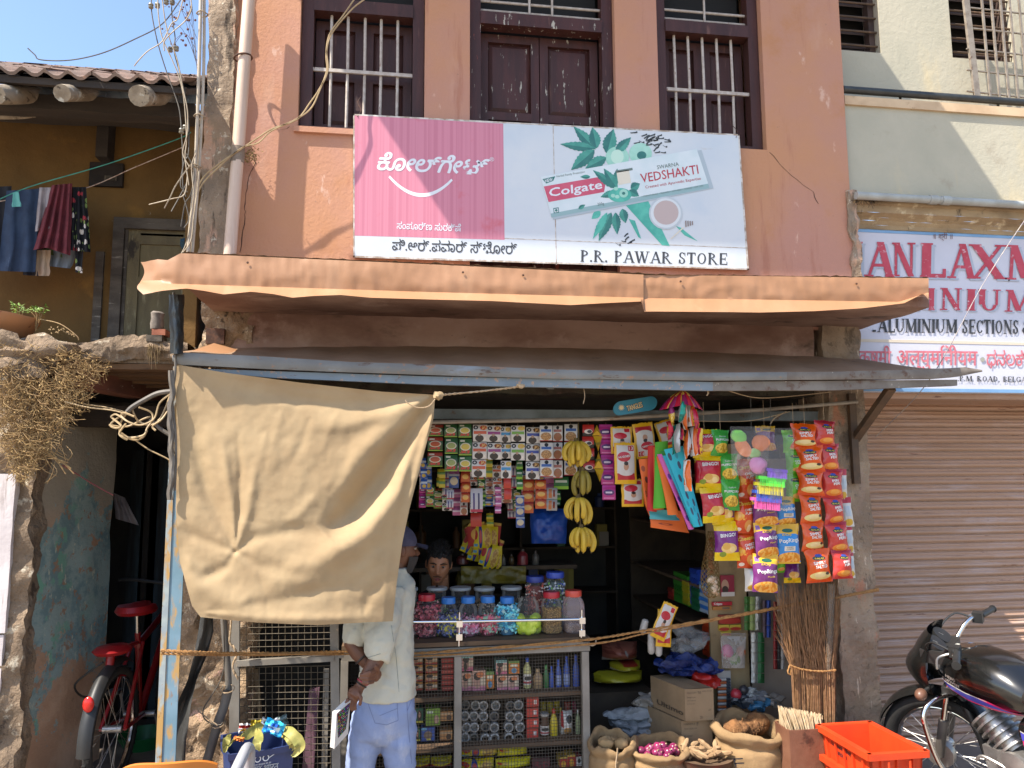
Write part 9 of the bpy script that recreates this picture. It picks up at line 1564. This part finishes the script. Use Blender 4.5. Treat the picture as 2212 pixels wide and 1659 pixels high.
decal('stripe',[(0,.745),(.3,.70),(.6,.68),(1,.665)],[(0,.765),(.3,.745),(.6,.735),(1,.668)],-.34,-.80,B('pink_stripe','d8306a',.25)); decal('stripe',[(0,.752),(.3,.715),(.6,.70),(1,.69)],[(0,.772),(.3,.752),(.6,.735),(1,.695)],-.34,-.72,B('violet_stripe','4a4aae',.25),.006); decal('stripe',[(0,.768),(.5,.745),(1,.73)],[(0,.774),(.5,.752),(1,.733)],-.34,-.62,B('white_stripe','c9c6c2',.25),.0075)
for s_,t3 in (('HERO',(-.39,.812,-.455,.016)),('HONDA',(-.385,.788,-.475,.019))): g=MB(); put_text(g,s_,(t3[0],-t3[1]),(t3[2],-t3[1]+.012),t3[3], lambda x,y,l: tside(x,-y,.004+.0003*l),bold=.04); part('lettering',g,B('badge_grey','8d8580',.3),tank,False)
g=MB(); g.lathe([(.038,0),(.04,.006),(.0,.01)],(0,0,0),20); g.xf(lambda p: RR((p.x-.44+RRo,p.y,p.z+.928))); part('filler_cap',g,m_chr2,tank); g=MB(); g.box(-.40,-.34,-.035,.03,.905,.912); g.xf(lambda p: RR((p.x+RRo,p.y,p.z))); part('label',g,B('white_label2','a8a8a0',.4),tank,False)
g=loft([(-.74,.70,.80,.09),(-.80,.70,.83,.125),(-.95,.70,.825,.14),(-1.15,.71,.845,.14),(-1.35,.74,.865,.13),(-1.46,.77,.85,.10)]); bpart('seat',g,m_seat,RR,RRo)
for k in range(9): x=-.84-k*.055; g=MB(); g.tube(spline([(x,-.145,.76),(x-.01,-.09,.835),(x-.012,0,.845),(x-.01,.09,.835),(x,.145,.76)],4),.0028,5); bpart('seat_piping',g,B('pale_piping','a8a29a',.4),RR,RRo)
g=loft([(-.72,.50,.66,.11),(-.85,.46,.68,.135),(-1.0,.50,.70,.13),(-1.1,.58,.70,.10)]); sp_=bpart('side_panel',g,m_bk,RR,RRo)
for c,z0,z1 in (('d8306a',.555,.60),('4a4aae',.585,.625),('c9c6c2',.62,.63)): g=MB(); g.grid(lambda u,v: RR((lerp(-.76,-1.0,u)+RRo,.139+(.002 if c!='d8306a' else 0),lerp(z0,z1*(1-.03*u),v)-.05*u)),8,3); part('stripe',g,B('st'+c,c,.25),sp_,False)
g=MB(); put_text(g,'Splendor',(-.80,-.645),(-1.0,-.635),.03, lambda x,y,l: RR((x+RRo,.1405+.0004*l,-y)),bold=.03,shear=.2); part('lettering',g,B('badge_grey',None),sp_,False)
g=loft([(-1.35,.66,.80,.09),(-1.55,.70,.80,.07),(-1.68,.72,.78,.04)]); bpart('tail',g,m_bk,RR,RRo); g=MB(); g.grid(fend(-1.24,.34,radians(40),radians(190),.065),24,6); bpart('rear_fender',g,m_bk,RR,RRo)
g=MB(); g.box(-.80,-.48,-.10,.10,.30,.46); bpart('crankcase',g,m_alu,RR,RRo); g=MB(); g.tube([(-.60,0,.44),(-.46,0,.58)],.075,16);
for k in range(6): a=Vector((-.59,0,.45)).lerp(Vector((-.47,0,.57)),k/5); g.tube([a,a+Vector((.008,0,.008))],.10,18)
bpart('cylinder',g,m_alu,RR,RRo); g=MB(); g.lathe([(.10,0),(.10,.02),(.06,.035),(0,.04)],(0,0,0),24); g.xf(lambda p: Vector((p.x-.66,p.z+.10,p.y+.38))); bpart('engine_cover',g,m_alu,RR,RRo)
g=MB(); g.tube(spline([(-.24,0,.78),(-.30,0,.66),(-.38,0,.45),(-.45,0,.27),(-.8,0,.26)],5),.021,10); bpart('down_tube',g,m_bp,RR,RRo); g=MB(); g.tube(spline([(-.46,-.06,.5),(-.38,-.10,.38),(-.50,-.13,.26),(-.9,-.15,.26),(-1.5,-.17,.34)],5),[.02]*12+[.04]*9,12); bpart('exhaust',g,m_chr2,RR,RRo)
g=MB(); g.tube(spline([(-.33,.02,.66),(-.31,.16,.665),(-.30,.25,.62),(-.31,.27,.52),(-.34,.26,.36),(-.38,.20,.28),(-.44,.03,.26)],6),.0135,10); bpart('crash_guard',g,m_chr2,RR,RRo); g=MB(); g.tube(spline([(-.33,-.02,.66),(-.31,-.16,.665),(-.30,-.25,.62),(-.31,-.27,.52),(-.34,-.26,.36),(-.38,-.20,.28),(-.44,-.03,.26)],6),.0135,10); bpart('crash_guard',g,m_chr2,RR,RRo)
for s_ in (-1,1): g=MB(); g.tube([(-.78,s_*.10,.30),(-.76,s_*.26,.29)],.014,8); bpart('foot_rest',g,m_bp,RR,RRo); g=MB(); g.tube([(-1.24,s_*.13,.33),(-1.18,s_*.14,.68)],.028,12); bpart('shock_absorber',g,m_chr2,RR,RRo)
g=MB(); g.tube([(-.80,s_*0+.10,.28),(-.72,.24,-.0)],.011,8); bpart('side_stand',g,m_bp,RR,RRo); g=MB(); g.tube(spline([(-.62,.13,.40),(-.52,.15,.43),(-.48,.16,.40)],4),.008,7); bpart('gear_lever',g,m_alu,RR,RRo)
#  red bicycle in the alley
m_rf=M('red_frame',H_('850f14'),H_('780d12'),6,.3,coat=.3); m_rp=M('red_plastic',H_('8f1418'),H_('821215'),6,.4)
bi=thing('bicycle','red bicycle parked in the dark alley with its rear wheel facing out','bicycle',(0,0,0)); ax_=Vector(P(246,1524,.16)); ax_.z=.27+.335; bi.location=(ax_.x,ax_.y,.27)
ang=radians(3); BF=lambda p: Vector((ax_.x,ax_.y,.27))+Vector((sin(ang),cos(ang),0))*p[0]+Vector((cos(ang),-sin(ang),0))*p[1]+Vector((0,0,1))*p[2]+Vector((.06*0,0,0))
def cpart(name,g,mat,smooth=True,par=None): g.xf(lambda p: BF(p)); return part(name,g,mat,par or bi,smooth)
def cwheel(cx):
 g=MB(); n_=64; ring(g,(cx,0,.335),.31,.024,n_,10)
 for k in range(72): a=2*pi*k/72; s_=-1 if k%2 else 1; p=Vector((cx+.334*cos(a),s_*.010,.335+.334*sin(a))); d=Vector((-sin(a),0,cos(a))); g.bar(p-d*.007,p+d*.007,.018,.008,(cos(a),0,sin(a)))
 w_=cpart('wheel',g,m_tyre); g=MB(); ring(g,(cx,0,.335),.285,.012,48,8); cpart('rim',g,m_chr2,True,w_); g=MB(); g.tube([(cx,-.05,.335),(cx,.05,.335)],.02,12); cpart('hub',g,m_alu,True,w_)
 g=MB()
 for i in range(28): a=2*pi*i/28; g.tube([(cx+.018*cos(a),(-1)**i*.03,.335+.018*sin(a)),(cx+.282*cos(a+.3*(-1)**(i//2)),0,.335+.282*sin(a+.3*(-1)**(i//2)))],.0012,3,False)
 o=cpart('spokes',g,m_alu,True,w_); o['kind']='stuff'
cwheel(0); cwheel(1.04)
for a,b,r_ in (((.40,0,.30),(.30,0,.80),.017),((.30,0,.72),(.83,0,.86),.02),((.40,0,.30),(.85,0,.78),.022),((.82,0,.72),(.80,0,.95),.02)): g=MB(); g.tube([a,b],r_,12); cpart('frame_tube',g,m_rf)
for s_ in (-1,1):
 for a,b in (((0,s_*.065,.335),(.40,s_*.03,.30)),((0,s_*.065,.335),(.31,s_*.03,.74)),((1.04,s_*.05,.335),(.86,s_*.05,.72))): g=MB(); g.tube([a,b],.011,8); cpart('stay',g,m_rf)
g=MB(); g.tube([(.30,0,.78),(.27,0,.93)],.0125,10); cpart('seat_post',g,m_chr2); g=MB(); g.lathe([(0,0),(.10,.0),(.115,.02),(.10,.05),(.0,.06)],(0,0,0),28); g.xf(lambda p: Vector((.26+p.x*1.25+.03*(p.x>0),p.y*(1 if p.x<.02 else .55),.92+p.z))); cpart('saddle',g,m_rp)
g=MB(); g.tube([(.80,0,.93),(.80,0,1.02)],.014,8); cpart('stem',g,m_rf); g=MB(); g.tube(spline([(.72,.29,1.06),(.78,.2,1.05),(.82,0,1.02),(.78,-.2,1.05),(.72,-.29,1.06)],5),.012,8); cpart('handlebar',g,m_bp)
g=MB(); g.grid(fend(0,.36,radians(60),radians(185),.035),26,6); g.xf(lambda p: Vector((p.x,p.y,p.z+.025))); cpart('mudguard',g,m_bp)
g=MB(); g.lathe([(0,0),(.085,0),(.10,.018),(.08,.035),(0,.04)],(0,0,0),24); g.xf(lambda p: Vector((-.06+p.x*1.2,p.y,.76+p.z))); cpart('carrier_pad',g,m_rp); g=MB(); g.tube([(.06,0,.76),(.30,0,.74)],.012,8); g.tube([(-.08,.0,.755),(-.09,0,.70)],.022,10); cpart('carrier_bracket',g,m_rp)
g=MB(); g.ball((-.33,0,.56),.032,14,10,.5,.9,1.25); cpart('rear_reflector',g,B('reflector','c0221a',.2)); g=MB(); g.tube([(.40,-.09,.30),(.40,.09,.30)],.02,10); g.tube([(.40,.09,.30),(.46,.10,.15)],.008,6); g.tube([(.40,-.09,.30),(.34,-.10,.45)],.008,6); cpart('crank',g,m_alu)
for p in ((.46,.13,.15),(.34,-.13,.45)): g=MB(); g.box(p[0]-.04,p[0]+.04,p[1]-.035,p[1]+.035,p[2]-.01,p[2]+.01); cpart('pedal',g,m_bp,False)
g=MB(); g.tube(spline([(-.1,-.03,.72),(-.08,-.18,.6),(.05,-.16,.5),(.12,-.06,.62),(.2,-.03,.7)],6),.006,6); cpart('lock_cable',g,m_bp)
for x,y in ((276,1432),(282,1440)): pass
g=MB(); c_=P(310,1590,.9); g.lathe([(.0,0),(.11,.0),(.16,.09),(.165,.09),(.115,.01)],(c_[0],c_[1],.27),24); whole('green_basin',g,B('green_basin','1f6a3a',.4),'small green plastic basin behind the bicycle in the alley','basin')
